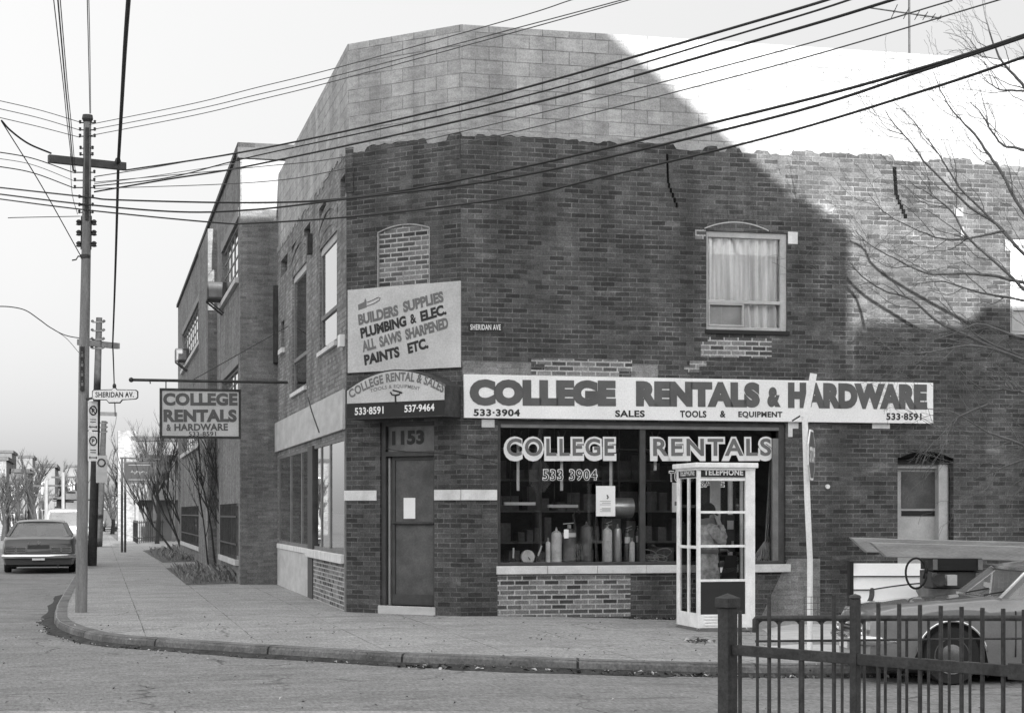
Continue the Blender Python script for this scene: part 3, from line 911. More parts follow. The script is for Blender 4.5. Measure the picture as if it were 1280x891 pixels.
mb = MB(W3.M); write(mb, W3, '1153', (490, 556.5), (530, 555), 18, -.094, .05, 1.05); sub('lettering', mb, MT['letter_dark'], cd)
mb = MB(W3.M); x0, x1, zz0, zz1 = W3.rect(504.5, 622, 519, 648, -.11); mb.box(x0, x1, .110, .113, zz0, zz1); sub('paper_notice', mb, MT['paper'], cd)
mb = MB(W3.M); mb.box(a - .03, b + .02, -.02, .35, -.1, .12); sub('step', mb, MT['fascia'], cd, bevel=.01)
# side wall: shop windows, faded fascia, upstairs sashes
a, b, c, d = wsh
mb = MB(W1.M)
sp0, sp1 = W1.on(386.5, 600)[0], W1.on(392.5, 600)[0]
ring(mb, a, b, c, d, .06, .004, .06)
mull = [W1.on(u, 600)[0] for u in (363, 376.5, 401, 412)]
for s in mull: mb.box(s - .06, s + .06, .006, .05, c + .06, d - .06)
sidew = obj('side_shop_window', mb, MT['frame_mid'], shop, bevel=.005)
mb = MB(W1.M); mb.box(sp0, sp1, -.03, .13, -.1, d); sub('post', mb, MT['frame_dark'], sidew)
edges = [a + .06] + mull[:2] + [sp0, sp1] + mull[2:] + [b - .06]
for i in (0, 1, 2, 4, 5, 6):
    mb = MB(W1.M); mb.box(edges[i] + .02, edges[i + 1] - .02, .022, .026, c + .05, d - .05); sub('pane', mb, MT['glass_side'], sidew)
mb = MB(W1.M)
mb.box(a, sp0 - .1, .135, .138, c, d); mb.box(sp0, b, .3, .31, c, d); sub('grey_curtain', mb, MT['curtain_grey'], sidew)
mb = MB(W1.M); mb.box(sp0 + .0, b + .06, -.08, .05, c - .14, c - .002); mb.box(a - .05, sp0, -.04, .05, c - .10, c - .002); sub('sill', mb, MT['stone'], sidew, bevel=.008)
mb = MB(W1.M); mb.box(a - .1, sp0, -.02, .02, -.1, c - .105); obj('rendered_base', mb, MT['fascia'], shop)
mb = MB(W1.M); mb.box(sp1, -.10, -.012, .02, -.1, c - .145); obj('repaired_brick', mb, MT['brick_pale'], shop)
mb = MB(W1.M); mb.box(-.098, -.002, -.02, .02, -.1, 2.7); obj('corner_post', mb, MT['frame_mid'], shop)
for w, fr in ((wa, .30), (wb, .26)):
    a, b, c, d = w
    mb = MB(W1.M); ring(mb, a, b, c, d, .09, .035, .1, wb=.07)
    zr = c + (d - c) * fr
    mb.box(a + .08, b - .08, .02, .08, zr, zr + .07)
    f = obj('side_window', mb, MT['frame_mid'], shop, bevel=.006)
    mb = MB(W1.M); mb.box(a + .05, b - .05, .05, .055, c + .03, d - .05); sub('pane', mb, MT['glass_side'] if fr > .28 else MT['glass'], f)
    mb = MB(W1.M); mb.box(a + .12, b - .02, .062, .066, c, d); sub('blind', mb, MT['paper'], f)
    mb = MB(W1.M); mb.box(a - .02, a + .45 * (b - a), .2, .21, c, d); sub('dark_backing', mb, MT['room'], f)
    mb = MB(W1.M); mb.box(a - .04, b + .04, -.05, .2, c - .07, c - .002); sub('sill', mb, MT['stone'], f)
    mb = MB(W1.M); mb.prism([(a, d - .12), (b, d - .12)] + crown(a, b, d - .06, .14), .03, .22); sub('head_board', mb, MT['frame_pale'], f)
a, b, c, d = wc
mb = MB(W1.M); mb.quad((a, .14, c), (b, .14, c), (b, .14, d), (a, .14, d)); f = obj('slit_window', mb, MT['black'], shop)
mb = MB(W1.M); mb.box(a - .08, b + .04, -.06, .1, c - .1, c - .002); sub('sill', mb, MT['stone'], f)
s, zt_ = W1.on(390, 246); zb2 = W1.on(390, 318)[1]
mb = MB(W1.M); mb.box(s - .09, s + .09, -.09, -.004, zb2, 6.35); obj('downpipe', mb, MT['iron'], shop)
s, zt_ = W1.on(347.6, 310)
mb = MB(W1.M); mb.box(-10.55, -10.3, -.09, -.004, 4.6, 6.2); obj('downpipe', mb, MT['iron'], shop)
s, z = W1.on(430, 426); mb = MB(W1.M); mb.box(s - .14, s + .10, -.08, -.002, z - .09, z + .09); obj('meter_box', mb, MT['white'], shop)
# ---------------------------------------------------------------- signs on the shop (each a thing of its own)
def sign_frame(name, label, pl, s, z, out=0.): return thing(name, label, 'sign', pl.W(s, out, z), math.atan2(pl.d.y, pl.d.x))
s0, z0 = W2.on(578, 525); s1, z1 = W2.on(1164, 503); 
zt0, zt1 = W2.on(578, 468, .07)[1], W2.on(1164, 478, .07)[1]
zb0, zb1 = W2.on(578, 523, .07)[1], W2.on(1164, 528.5, .07)[1]
zt = (zt0 + zt1) / 2; zb = (zb0 + zb1) / 2
sg = sign_frame('shop_sign', 'long white shop sign lettered COLLEGE RENTALS & HARDWARE above the display window', W2, s0 + .1, zb)
mb = MB(W2.M); mb.box(s0 + .01, s1, -.07, -.012, zb, zt); obj('board', mb, MT['sign_white'], sg, bevel=.006)
mb = MB(W2.M)
for u0, u1, txt, vb0, vb1, h in ((587, 770, 'COLLEGE', 507, 508, 33), (795, 950, 'RENTALS', 508, 509.5, 32), (959, 976, '&', 508.5, 509, 25), (985, 1159, 'HARDWARE', 510, 512, 32)):
    mb = MB(W2.M); write(mb, W2, txt, (u0, vb0), (u1, vb1), h, .074, .085, 1.05)
    obj('large_lettering', mb, MT['letter_grey'], sg)
mb = MB(W2.M)
for u0, u1, txt, vb, h in ((592, 650, '533\u00b73904', 520, 9), (769, 806, 'SALES', 521, 8.5), (850, 883, 'TOOLS', 521.5, 8.5), (900, 907, '&', 521.5, 8.5), (923, 978, 'EQUIPMENT', 522.5, 8.5), (1108, 1152, '533\u00b78591', 525, 9)):
    mb = MB(W2.M); write(mb, W2, txt, (u0, vb), (u1, vb + .3), h, .074, .035, 1.08)
    obj('small_lettering', mb, MT['letter_dark'], sg)
# upper board on the angled corner
s0, s1 = W3.on(434.5, 410, .04)[0], 2.075
zt = (W3.on(435, 363, .04)[1] + W3.on(576, 350.5, .04)[1]) / 2; zb = (W3.on(435, 466, .04)[1] + W3.on(576, 459, .04)[1]) / 2
sg = sign_frame('board_sign', 'square off-white board lettered BUILDERS SUPPLIES over the corner doorway', W3, 1., zb)
mb = MB(W3.M); mb.box(s0, s1, -.04, -.01, zb, zt); obj('board', mb, MT['sign_grey'], sg, bevel=.004)
mb = MB(W3.M); mb2 = MB(W3.M)
write(mb, W3, 'BUILDERS', (448.5, 407), (498.5, 394.5), 14, .043, .055); write(mb, W3, 'SUPPLIES', (504.5, 391), (555, 377.5), 14, .043, .055)
write(mb2, W3, 'PLUMBING', (451.5, 423.5), (508.5, 407.5), 13.5, .043, .055); write(mb2, W3, '&', (513.5, 405.5), (521, 403), 12, .043, .03); write(mb2, W3, 'ELEC.', (526.5, 402.5), (558.5, 393), 13.5, .043, .055)
write(mb, W3, 'ALL', (453.5, 440.5), (470.5, 435.5), 14, .043, .055); write(mb, W3, 'SAWS', (475, 434.5), (502.5, 426.5), 14, .043, .055); write(mb, W3, 'SHARPENED', (507.5, 425.5), (561, 410), 14, .043, .055)
write(mb2, W3, 'PAINTS', (456, 457), (500, 446), 13.5, .043, .055); write(mb2, W3, 'ETC.', (510.5, 442.5), (536, 435), 13.5, .043, .055)
obj('grey_lettering', mb, MT['letter_mid'], sg); obj('dark_lettering', mb2, MT['letter_dark'], sg)
def onpl(pl, pts, out): return [(pl.on(u, v, out)[0], -out, pl.on(u, v, out)[1]) for u, v in pts]
mb = MB(W3.M)                                     # drawing of a chain saw
P = onpl(W3, [(447.5, 381), (458, 376), (458.5, 384), (448, 388)], .043); mb.add([P[3], P[2], P[1], P[0]], [(0, 1, 2, 3)])
P = onpl(W3, [(455, 377), (456.5, 372.5), (458, 376)], .043); mb.add(P[::-1], [(0, 1, 2)])
mb.tube(onpl(W3, [(459, 378), (466, 375), (473, 371.5), (475.3, 372.5), (474, 375.5), (468, 379), (459, 382.5)], .043), .006, 5)
obj('saw_drawing', mb, MT['letter_mid'], sg)
# arched box sign over the door
OUT = .42
def fp(u, v): return W3.on(u, v, OUT)
sl_, sr_ = fp(432.5, 500)[0], fp(556, 500)[0]
zl = (fp(433, 524.5)[1] + fp(556, 520)[1]) / 2; zsh = (fp(433, 487)[1] + fp(556, 481)[1]) / 2; zap = fp(497, 461.5)[1]
zdk = (fp(433, 504)[1] + fp(556, 500)[1]) / 2
sg = sign_frame('box_sign', 'box sign with an arched top lettered COLLEGE RENTAL & SALES above the corner door', W3, (sl_ + sr_) / 2, zl)
outl = [(sl_, zl), (sr_, zl)] + crown(sl_, sr_, zsh, zap - zsh, 20)
mb = MB(W3.M); mb.prism(outl, -OUT, -.012); obj('box', mb, MT['iron'], sg)
e = .022
mb = MB(W3.M); mb.prism([(sl_ + e, zdk), (sr_ - e * .3, zdk)] + crown(sl_ + e, sr_ - e * .3, zsh - e, zap - zsh, 20), -OUT - .004, -OUT + .01); obj('face', mb, MT['sign_grey'], sg)
mb = MB(W3.M); mb.prism([(sl_ + e, zl + .02), (sr_ - e * .3, zl + .02), (sr_ - e * .3, zdk - .004), (sl_ + e, zdk - .004)], -OUT - .004, -OUT + .01); obj('number_band', mb, MT['black'], sg)
mb = MB(W3.M)
arcwrite(mb, W3, 'COLLEGE RENTAL & SALES', [(438.5, 498.5), (496.5, 476.5), (553, 491.5)], 11.5, OUT + .007, .04, 1.06)
arcwrite(mb, W3, 'TOOLS & EQUIPMENT', [(463, 491.5), (495, 485.5), (524, 489)], 5.2, OUT + .007, .01, 1.1)
obj('arched_lettering', mb, MT['letter_mid'], sg)
mb = MB(W3.M)
write(mb, W3, '533\u00b78591', (443.5, 519), (479.5, 517), 9.5, OUT + .007, .03, 1.05); write(mb, W3, '537\u00b79464', (505.5, 515.5), (543, 513.5), 9.5, OUT + .007, .03, 1.05)
obj('number_lettering', mb, MT['white'], sg)
mb = MB(W3.M)                                     # painted emblem: a letter on a stem
mb.tube(onpl(W3, [(488, 490), (490, 493), (494, 494), (499, 493), (500.5, 490), (503, 491), (497, 489), (491, 487.5)], OUT + .007), .012, 5)
mb.tube(onpl(W3, [(494.3, 493), (494.6, 504)], OUT + .007), .014, 5)
obj('emblem', mb, MT['letter_dark'], sg)
# faded fascia board on the side wall
s0, s1 = W1.on(346.8, 545)[0] , -.02
zt = W1.on(434, 486)[1]; zb = W1.on(434, 536)[1]
sg = sign_frame('fascia_board', 'blank faded fascia board along the side street above the shop windows', W1, (s0 + s1) / 2, zb)
mb = MB(W1.M); mb.box(-10.45, s1, -.06, -.01, zb, zt); obj('board', mb, MT['fascia'], sg, bevel=.006)
mb = MB(W1.M); mb.tube([(W1.on(390, 497)[0], -.07, W1.on(390, 497)[1]), (W1.on(395, 515)[0], -.07, W1.on(395, 515)[1]), (W1.on(404, 540)[0], -.07, W1.on(404, 540)[1])], .012, 6); obj('hanging_cord', mb, MT['iron'], sg)
# small street name plate on the long wall
s0, s1, z0, z1 = W2.rect(586, 404, 628, 414)
sg = sign_frame('street_name_plate', 'little dark street name plate reading SHERIDAN AVE on the brick corner', W2, (s0 + s1) / 2, z0)
mb = MB(W2.M); mb.box(s0, s1, -.016, -.008, z0, z1); obj('plate', mb, MT['letter_dark'], sg)
mb = MB(W2.M); write(mb, W2, 'SHERIDAN AVE', (588, 412.3), (626, 412.5), 7, .019, .02, 1.1); obj('lettering', mb, MT['white'], sg)
# hanging sign on an iron arm over the pavement
sB = W1.on(361, 478)
armA = W1.W(sB[0], 0, sB[1])
hp = Plane((armA.x, armA.y), D2)                  # across the pavement, square to the side wall
zA = armA.z
xl = hp.on(164, 477)[0]
h0, h1 = hp.on(199.5, 517)[0], hp.on(301, 517)[0]
hzt, hzb = hp.on(250, 486)[1], hp.on(250, 548)[1]
sg = thing('hanging_sign', 'square framed sign lettered COLLEGE RENTALS & HARDWARE hanging from an iron arm over the pavement', 'sign', armA, math.atan2(D2.y, D2.x))
mb = MB(hp.M); mb.tube([(xl, 0, zA), (-.02, 0, zA)], .028, 8); mb.ball((xl, 0, zA), .05, 8)
mb.tube([(-.01, 0, zA + 1.1), (h0 + .6, 0, zA)], .008, 5); obj('arm', mb, MT['iron'], sg)
mb = MB(hp.M)
for h in (h0 + .12, h1 - .12): mb.tube([(h, 0, zA), (h, 0, hzt)], .012, 6)
mb.tube([(xl + .35, 0, zA), (xl + .36, 0, zA - .07)], .012, 6); obj('hanger', mb, MT['iron'], sg)
mb = MB(hp.M); ring(mb, h0, h1, hzb, hzt, .045, -.06, .06); obj('frame', mb, MT['iron'], sg)
mb = MB(hp.M); mb.box(h0 + .045, h1 - .045, -.045, .045, hzb + .045, hzt - .045); obj('face', mb, MT['sign_grey'], sg)
mb = MB(hp.M); write(mb, hp, 'COLLEGE', (204, 507), (297, 507), 16, .05, .055, 1.05); write(mb, hp, 'RENTALS', (204.5, 527.5), (296, 527.5), 16, .05, .055, 1.05); write(mb, hp, '&', (208, 538.5), (214, 538.5), 8.5, .05, .035); write(mb, hp, 'HARDWARE', (218, 538.5), (285, 538), 9, .05, .04, 1.05)
obj('large_lettering', mb, MT['letter_grey'], sg)
mb = MB(hp.M); write(mb, hp, '533-8591', (236, 545), (270, 544.7), 5.5, .05, .01, 1.05); obj('small_lettering', mb, MT['letter_dark'], sg)

# ---------------------------------------------------------------- goods in the display window
def at2(u, v, depth):                             # a spot behind the glass, depth metres inside
    s, z = W2.on(u, v, -depth); return W2.W(s, -depth, z)
LEDGE = dw[2] + .02
def cyl_item(name, label, cat, u, wpx, vt, mat, depth, kind):
    s = W2.on(u, 690, -depth)[0]; s2 = W2.on(u + wpx / 2, 690, -depth)[0]; r = s2 - s
    H = W2.on(u, vt, -depth)[1] - LEDGE
    t = thing(name, label, cat, W2.W(s, -depth, LEDGE), math.atan2(D2.y, D2.x), 'cylinders and extinguishers in the display window')
    T = FR[t.name]
    hb = H - (.10 if kind != 'plain' else .03)
    mb = MB(T); mb.lathe([(r * .96, 0), (r, .01), (r, hb - r * .7), (r * .85, hb - r * .25), (r * .45, hb), (r * .22, hb + .01), (r * .2, hb + .035)], 16); obj('cylinder', mb, MT[mat], t, smooth=True)
    if kind == 'lever':
        mb = MB(T); mb.lathe([(.02, hb + .03), (.022, hb + .06), (.012, hb + .075)], 10); mb.bar((-.02, 0, hb + .075), (.07, 0, hb + .11), .018, .01); mb.bar((-.01, 0, hb + .05), (.075, 0, hb + .06), .016, .01); obj('valve', mb, MT['bright_metal'], t, smooth=True)
        mb = MB(T); mb.tube([(0, -.02, hb + .06), (-r * .8, -.03, hb + .07), (-r * 1.25, -.03, hb - .02), (-r * 1.2, -.03, hb - .18)], .011, 6); obj('hose', mb, MT['rubber'], t, smooth='all')
        mb = MB(T); mb.lathe([(r * 1.01, H * .55), (r * 1.01, H * .72)], 16); obj('label_band', mb, MT['paper'], t, smooth=True)
    elif kind == 'band':
        mb = MB(T); mb.lathe([(r * 1.015, H * .64), (r * 1.015, H * .74)], 16); obj('label_band', mb, MT['steel_pale'], t, smooth=True)
        mb = MB(T); mb.lathe([(.03, hb), (.03, hb + .05), (.015, hb + .06)], 10); mb.bar((-.09, 0, hb + .07), (.07, 0, hb + .085), .02, .014); obj('valve', mb, MT['bright_metal'], t)
        mb = MB(T); mb.box(-.11, -.04, -r - .02, -r - .014, hb - .14, hb - .01); obj('tag', mb, MT['paper'], t)
    else:
        mb = MB(T); mb.lathe([(.012, hb), (.012, H + .02), (.006, H + .03)], 8); obj('stem', mb, MT['bright_metal'], t)
    return t
cyl_item('extinguisher', 'small slim cylinder with a white top beside the tall pale cylinder in the shop window', 'extinguisher', 685, 6, 674, 'steel_pale', .17, 'plain')
cyl_item('gas_cylinder', 'fat pale grey cylinder in the shop window', 'cylinder', 695.5, 13, 661, 'steel_pale', .18, 'plain')
cyl_item('fire_extinguisher', 'dark cylinder with a pale band and white tag in the shop window', 'extinguisher', 711.5, 16, 652, 'steel_red', .2, 'band')
cyl_item('gas_cylinder', 'tall dark cylinder without a label in the shop window', 'cylinder', 733, 15, 654, 'steel_red', .27, 'plain')
cyl_item('fire_extinguisher', 'tall chrome extinguisher with a curved hose, by the poster in the shop window', 'extinguisher', 759, 12, 652, 'steel_pale', .19, 'lever')
cyl_item('fire_extinguisher', 'chrome extinguisher without a hose, right of the tallest chrome one', 'extinguisher', 772, 10, 657, 'bright_metal', .24, 'plain')
cyl_item('fire_extinguisher', 'slim dark extinguisher with a lever and paper label near the window post', 'extinguisher', 784, 8, 658, 'steel_red', .25, 'lever')
cyl_item('gas_cylinder', 'short pale bottle in front of the dark extinguishers', 'cylinder', 790, 7, 674, 'white', .15, 'plain')
cyl_item('fire_extinguisher', 'dark extinguisher with a white label hard against the window post', 'extinguisher', 798, 8, 656, 'steel_red', .27, 'lever')
def small(name, label, cat, u, depth, build):
    s = W2.on(u, 690, -depth)[0]
    t = thing(name, label, cat, W2.W(s, -depth, LEDGE), math.atan2(D2.y, D2.x))
    build(t, FR[t.name]); return t
def b_gauge(t, T):
    mb = MB(T); mb.lathe([(.10, -.03), (.105, -.01), (.105, .02), (.02, .03)], 20, (0, 0, .105), 'y'); obj('dial_case', mb, MT['steel_pale'], t, smooth=True)
    mb = MB(T); mb.bar((.0, -.036, .105), (.03, -.036, .06), .03, .006); obj('pointer', mb, MT['black'], t)
small('pressure_gauge', 'round pale dial lying upright on the display ledge', 'gauge', 659.5, .22, b_gauge)
def b_tool(t, T):
    mb = MB(T); mb.lathe([(.09, 0), (.085, .03), (.03, .08), (.012, .09)], 14); obj('foot', mb, MT['iron'], t, smooth=True)
    mb = MB(T); mb.tube([(0, 0, .08), (.005, 0, .24)], .014, 8); obj('handle', mb, MT['white'], t)
small('floor_tool', 'domed iron tool with a white upright handle on the display ledge', 'tool', 641.5, .24, b_tool)
def b_saw(t, T):
    mb = MB(T); mb.box(-.07, .09, -.05, .05, 0, .11); mb.lathe([(.07, -.05), (.07, .05)], 14, (.03, 0, .12), 'y'); obj('motor_case', mb, MT['iron'], t, bevel=.01)
    mb = MB(T); mb.bar((-.03, -.05, .12), (.02, -.07, .27), .03, .02); obj('handle', mb, MT['white'], t)
small('power_tool', 'dark motor tool with a white slanting grip on the display ledge', 'tool', 674, .25, b_saw)
def b_roller(t, T):
    mb = MB(T); mb.tube([(0, 0, 0), (-.04, .05, .55), (-.05, .1, .72)], .022, 7); obj('shaft', mb, MT['iron'], t)
    mb = MB(T); mb.tube([(-.05, .1, .72), (0, .08, .80), (.05, .1, .74)], .014, 6); obj('hook', mb, MT['iron'], t)
small('garden_tool', 'dark long-handled tool leaning between two cylinders in the shop window', 'tool', 723, .3, b_roller)
small('garden_tool', 'dark long-handled tool leaning left of the chrome extinguishers', 'tool', 747, .32, b_roller)
t = thing('poster', 'white paper poster with small print taped to the display window', 'poster', at2(757, 645, .115), math.atan2(D2.y, D2.x))
s0, s1, z0, z1 = W2.rect(745, 607, 769, 645, -.08)
mb = MB(W2.M); mb.box(s0, s1, .078, .081, z0, z1); obj('sheet', mb, MT['paper'], t)
mb = MB(W2.M)
for i in range(7):
    zz = z0 + (z1 - z0) * (.15 + .035 * i * (1 if i < 4 else 1.6)); mb.box(s0 + .06 + .03 * (i % 2), s1 - .07, .0765, .0775, zz, zz + .006)
mb.tube([((s0 + s1) / 2 + .02, .077, z0 + (z1 - z0) * .7), ((s0 + s1) / 2 + .04, .077, z0 + (z1 - z0) * .62), ((s0 + s1) / 2 + .02, .077, z0 + (z1 - z0) * .58)], .012, 5); obj('print', mb, MT['letter_mid'], t)
t = thing('poster', 'narrow white poster inside the window behind the phone booth', 'poster', at2(846, 640, .12), math.atan2(D2.y, D2.x))
s0, s1, z0, z1 = W2.rect(840, 603, 858, 640, -.12)
mb = MB(W2.M); mb.box(s0, s1, .118, .122, z0, z1); obj('sheet', mb, MT['paper'], t)
mb = MB(W2.M); mb.box(s0 + .04, s1 - .04, .1165, .1175, z0 + .1, z0 + .16); obj('print', mb, MT['letter_mid'], t)
t = thing('steel_drum', 'shiny drum lying on its side behind the poster', 'drum', at2(776, 634, .5), math.atan2(D2.y, D2.x))
s, z = W2.on(774, 634, -.5)
mb = MB(W2.M); mb.lathe([(.13, -.20), (.145, -.2), (.145, .2), (.12, .2), (.12, .19)], 20, (s, .5, z), 'x'); obj('shell', mb, MT['bright_metal'], t, smooth=True)
mb = MB(W2.M); mb.tube([(s, .5, z + .14), (s, .5, dw[3])], .01, 6); mb.box(s - .2, s + .2, .45, .6, z - .17, z - .146); obj('hanger', mb, MT['iron'], t)
for u0, u1, v, lab in ((630, 669, 629.5, 'short white strip lamp hanging at the shop window, nearest the corner door'), (685, 722, 632.5, 'short white strip lamp hanging in the shop window above the fat pale cylinder')):
    s0, z = W2.on(u0, v, -.9); s1 = W2.on(u1, v, -.9)[0]
    t = thing('strip_lamp', lab, 'lamp', W2.W((s0 + s1) / 2, -.9, z), math.atan2(D2.y, D2.x), 'strip lamps in the shop')
    mb = MB(W2.M); mb.box(s0, s1, .87, .95, z - .02, z + .025); obj('tube_case', mb, MT['white'], t)
    mb = MB(W2.M); mb.tube([(s0 + .1, .9, z), (s0 + .1, .9, 3.05)], .006, 5); mb.tube([(s1 - .1, .9, z), (s1 - .1, .9, 3.05)], .006, 5); obj('cord', mb, MT['iron'], t)
for u, v0, v1, lab in ((647.5, 560, 613, 'pale hanging strip behind the first letter of COLLEGE on the glass'), (702, 560, 613, 'pale hanging strip behind the middle letters of COLLEGE on the glass'), (763.5, 560, 608, 'pale hanging strip just over the white poster'), (819, 570, 588, 'short pale hanging strip behind the first letter of RENTALS on the glass')):
    s, z0 = W2.on(u, v1, -.2); z1 = dw[3] - .3
    t = thing('hanging_strip', lab, 'strip', W2.W(s, -.2, z0), math.atan2(D2.y, D2.x), 'pale strips hanging in the display window')
    mb = MB(W2.M); mb.box(s - .022, s + .022, .197, .203, z0, z1); obj('strip', mb, MT['stone'], t)
    mb = MB(W2.M); mb.tube([(s - .06, .2, gt - .03), (s, .2, z1), (s + .06, .2, gt - .03)], .012, 5); obj('hook', mb, MT['iron'], t)
# shelves with stock far inside, seen as dim shapes
t = thing('stock_shelf', 'dim shelving of boxed stock at the back of the shop room', 'shelf', W2.W(2.6, -2.6, 0), math.atan2(D2.y, D2.x))
mb = MB(W2.M)
for z in (.5, 1.0, 1.5, 2.0, 2.5): mb.box(.6, 4.3, 2.5, 3.0, z, z + .03)
for x in (.6, 1.8, 3.0, 4.27): mb.box(x, x + .04, 2.5, 3.0, 0, 2.7)
obj('rack', mb, MT['frame_mid'], t)
mb = MB(W2.M); x = .7
for z in (.53, 1.03, 1.53, 2.03):
    x = .7
    while x < 4.1:
        w = R.uniform(.1, .3); mb.box(x, x + w, 2.55, 2.9, z, z + R.uniform(.12, .4)); x += w + R.uniform(.02, .15)
obj('stock', mb, MT['stock'], t); bpy.data.objects['stock']['kind'] = 'stuff'
# rakes and brooms standing in the right-hand bay
for k, (u, lean, lab) in enumerate(((959.5, .05, 'pale broom pole with a bushy head standing nearest the window bay middle'), (963.5, .02, 'pale broom pole in the middle of the three by the window jamb'), (968, -.01, 'pale broom pole hard against the window jamb'))):
    s, z = W2.on(u, 660, -.2)
    t = thing('broom', lab, 'broom', W2.W(s, -.2, LEDGE), math.atan2(D2.y, D2.x), 'brooms by the window jamb')
    mb = MB(W2.M); mb.tube([(s - .05, .2 + .03 * k, LEDGE + .1), (s + lean, .2 + .03 * k, dw[3] - .45)], .012, 7); obj('pole', mb, MT['timber'], t)
    mb = MB(W2.M)
    for i in range(22): mb.tube([(s - .05, .2 + .03 * k, LEDGE + .32), (s - .13 + R.uniform(-.12, .16), .2 + .03 * k + R.uniform(-.04, .04), LEDGE + R.uniform(0, .08))], .005, 4)
    obj('bristles', mb, MT['fascia'], t)
t = thing('wire_coil', 'tangle of light hose and wire on the ledge left of the phone booth', 'coil', W2.W(W2.on(828, 700)[0], -.35, LEDGE), math.atan2(D2.y, D2.x))
T = FR[t.name]; mb = MB(T)
for i in range(7):
    r = R.uniform(.09, .16); c = (R.uniform(-.12, .12), R.uniform(-.1, .1), R.uniform(.04, .16)); ti = R.uniform(-.8, .8)
    mb.tube([(c[0] + r * math.cos(a * .4), c[1] + r * math.sin(a * .4) * math.cos(ti), max(.01, c[2] + r * math.sin(a * .4) * math.sin(ti))) for a in range(17)], .008, 5)
obj('coil', mb, MT['fascia'], t, smooth='all')
# ---------------------------------------------------------------- the house across the street whose shadow lies on the shop
DC = 46.0
sa_, sb_, sc_ = SUN.dot(D2), SUN.dot(N2), SUN.z
def caster(u, v):                                 # a point of the shadow's edge on the long wall -> the roof edge that throws it
    s, z = W2.on(u, v)
    return s + sa_ / sb_ * DC, z + sc_ / sb_ * DC
GAB = Plane(W2.W(0, DC, 0), D2)
g1 = caster(765, 42); g2 = caster(985, 238); g3 = caster(1062, 285); g4 = caster(1068, 404); g5 = caster(1275, 408)
slope = (g1[1] - g2[1]) / (g2[0] - g1[0])
ztop = 9.75 + sc_ / sb_ * DC
xflat = g1[0] - (ztop - g1[1]) / slope
hall = thing('brick_hall', 'tall brick hall with a sloping roof end across the street from the shop', 'building', GAB.W(g1[0], 0, 0))
mb = MB(GAB.M)
x0 = -46.0
prof_ = [(x0, -.5), (g3[0], -.5), (g3[0], g3[1]), (g2[0], g2[1]), (xflat, ztop), (x0, ztop)]
mb.prism(prof_[::-1][::-1], -14, 0)
obj('brick_wall', mb, MT['brick_far'], hall)
mb = MB(GAB.M)
for r_ in range(4):
    for i in range(18):
        x = x0 + 3 + i * (g3[0] - x0 - 6) / 17
        z = 2 + r_ * 4.2
        if z + 2.4 < (ztop if x + 1.2 < xflat else ztop - (x + 1.4 - xflat) * slope): mb.box(x, x + 1.2, .01, .06, z, z + 2.0)
obj('window_panes', mb, MT['door_dark'], hall); bpy.data.objects['window_panes']['kind'] = 'stuff'
low = thing('brick_annex', 'lower flat roofed brick annex beside the tall hall across the street', 'building', GAB.W(g4[0] + 6, 0, 0))
mb = MB(GAB.M)
mb.prism([(g3[0] + .05, -.5), (g3[0] + 26, -.5), (g3[0] + 26, g5[1]), (g3[0] + 3.6, g5[1]), (g3[0] + 3.0, g5[1] + .35), (g3[0] + 2.3, g5[1] + .35), (g3[0] + 1.8, g4[1]), (g3[0] + .05, g4[1])], -12, -.05)
obj('brick_wall', mb, MT['brick_far'], low)
# ---------------------------------------------------------------- factory next door
n0 = W1.W(-10.5, 0, 0)
CF = n0 - D2 * .765                                # its street corner
WF = Plane(CF, -D1)                                # long side, s negative going away
WG = Plane(CF, D2)                                 # end wall facing the shop's street corner
fac = thing('brick_factory', 'long three storey brick factory beyond the shop with steel windows along the side street', 'building', CF)
ZF = WG.on(301, 180)[1]
SF = WF.on(222.5, 500)[0]
def wfrect(u0, u1, ut, vt, vb):
    return WF.on(u0, 500)[0], WF.on(u1, 500)[0], WF.on(ut, vb)[1], WF.on(ut, vt)[1]
f1 = wfrect(277, 298, 298, 272, 347)
f1l = (f1[0], f1[1], 3.5, WF.on(297, 456)[1])
f1g = (f1[0], f1[1], .5, WF.on(297, 629)[1])
p0, p1 = WF.on(258.5, 500)[0], WF.on(271, 500)[0]  # pilaster
f2 = (WF.on(228, 500)[0], WF.on(256, 500)[0], f1[2], f1[3])
f2l = (f2[0], f2[1], f1l[2], f1l[3]); f2g = (f2[0], f2[1], .5, f1g[3])
mb = MB(WF.M)
wall(mb, SF, 0, -.3, ZF, [(*q, .18) for q in (f1, f1l, f1g, f2, f2l, f2g)])
mb.T = WG.M; wall(mb, 0, 9, -.3, ZF)
obj('brick_wall', mb, MT['brick_factory'], fac)
mb = MB(WG.M); mb.box(.03, 9, -.012, .02, WG.on(320, 262)[1], ZF - .32); obj('sunlit_brick', mb, MT['dull_white'], fac)  # paler panel puts sunlight on the upper end wall into its colour
mb = MB(WF.M); mb.box(p0, p1, -.22, .02, -.2, ZF - .6); obj('pilaster', mb, MT['brick_factory'], fac)
mb = MB(WG.M); mb.box(-.06, 9, -.06, .3, ZF - .30, ZF + .02); mb.T = WF.M; mb.box(SF, .06, -.06, .3, ZF - .08, ZF + .02); obj('coping', mb, MT['roofing'], fac)
mb = MB(WF.M); mb.box(SF, 0, .3, 12, ZF - .5, ZF - .3); obj('roof', mb, MT['roofing'], fac)
mb = MB(WF.M); mb.box(SF - .02, SF + .2, .02, 12, -.3, ZF - .1); obj('far_wall', mb, MT['brick_factory'], fac)
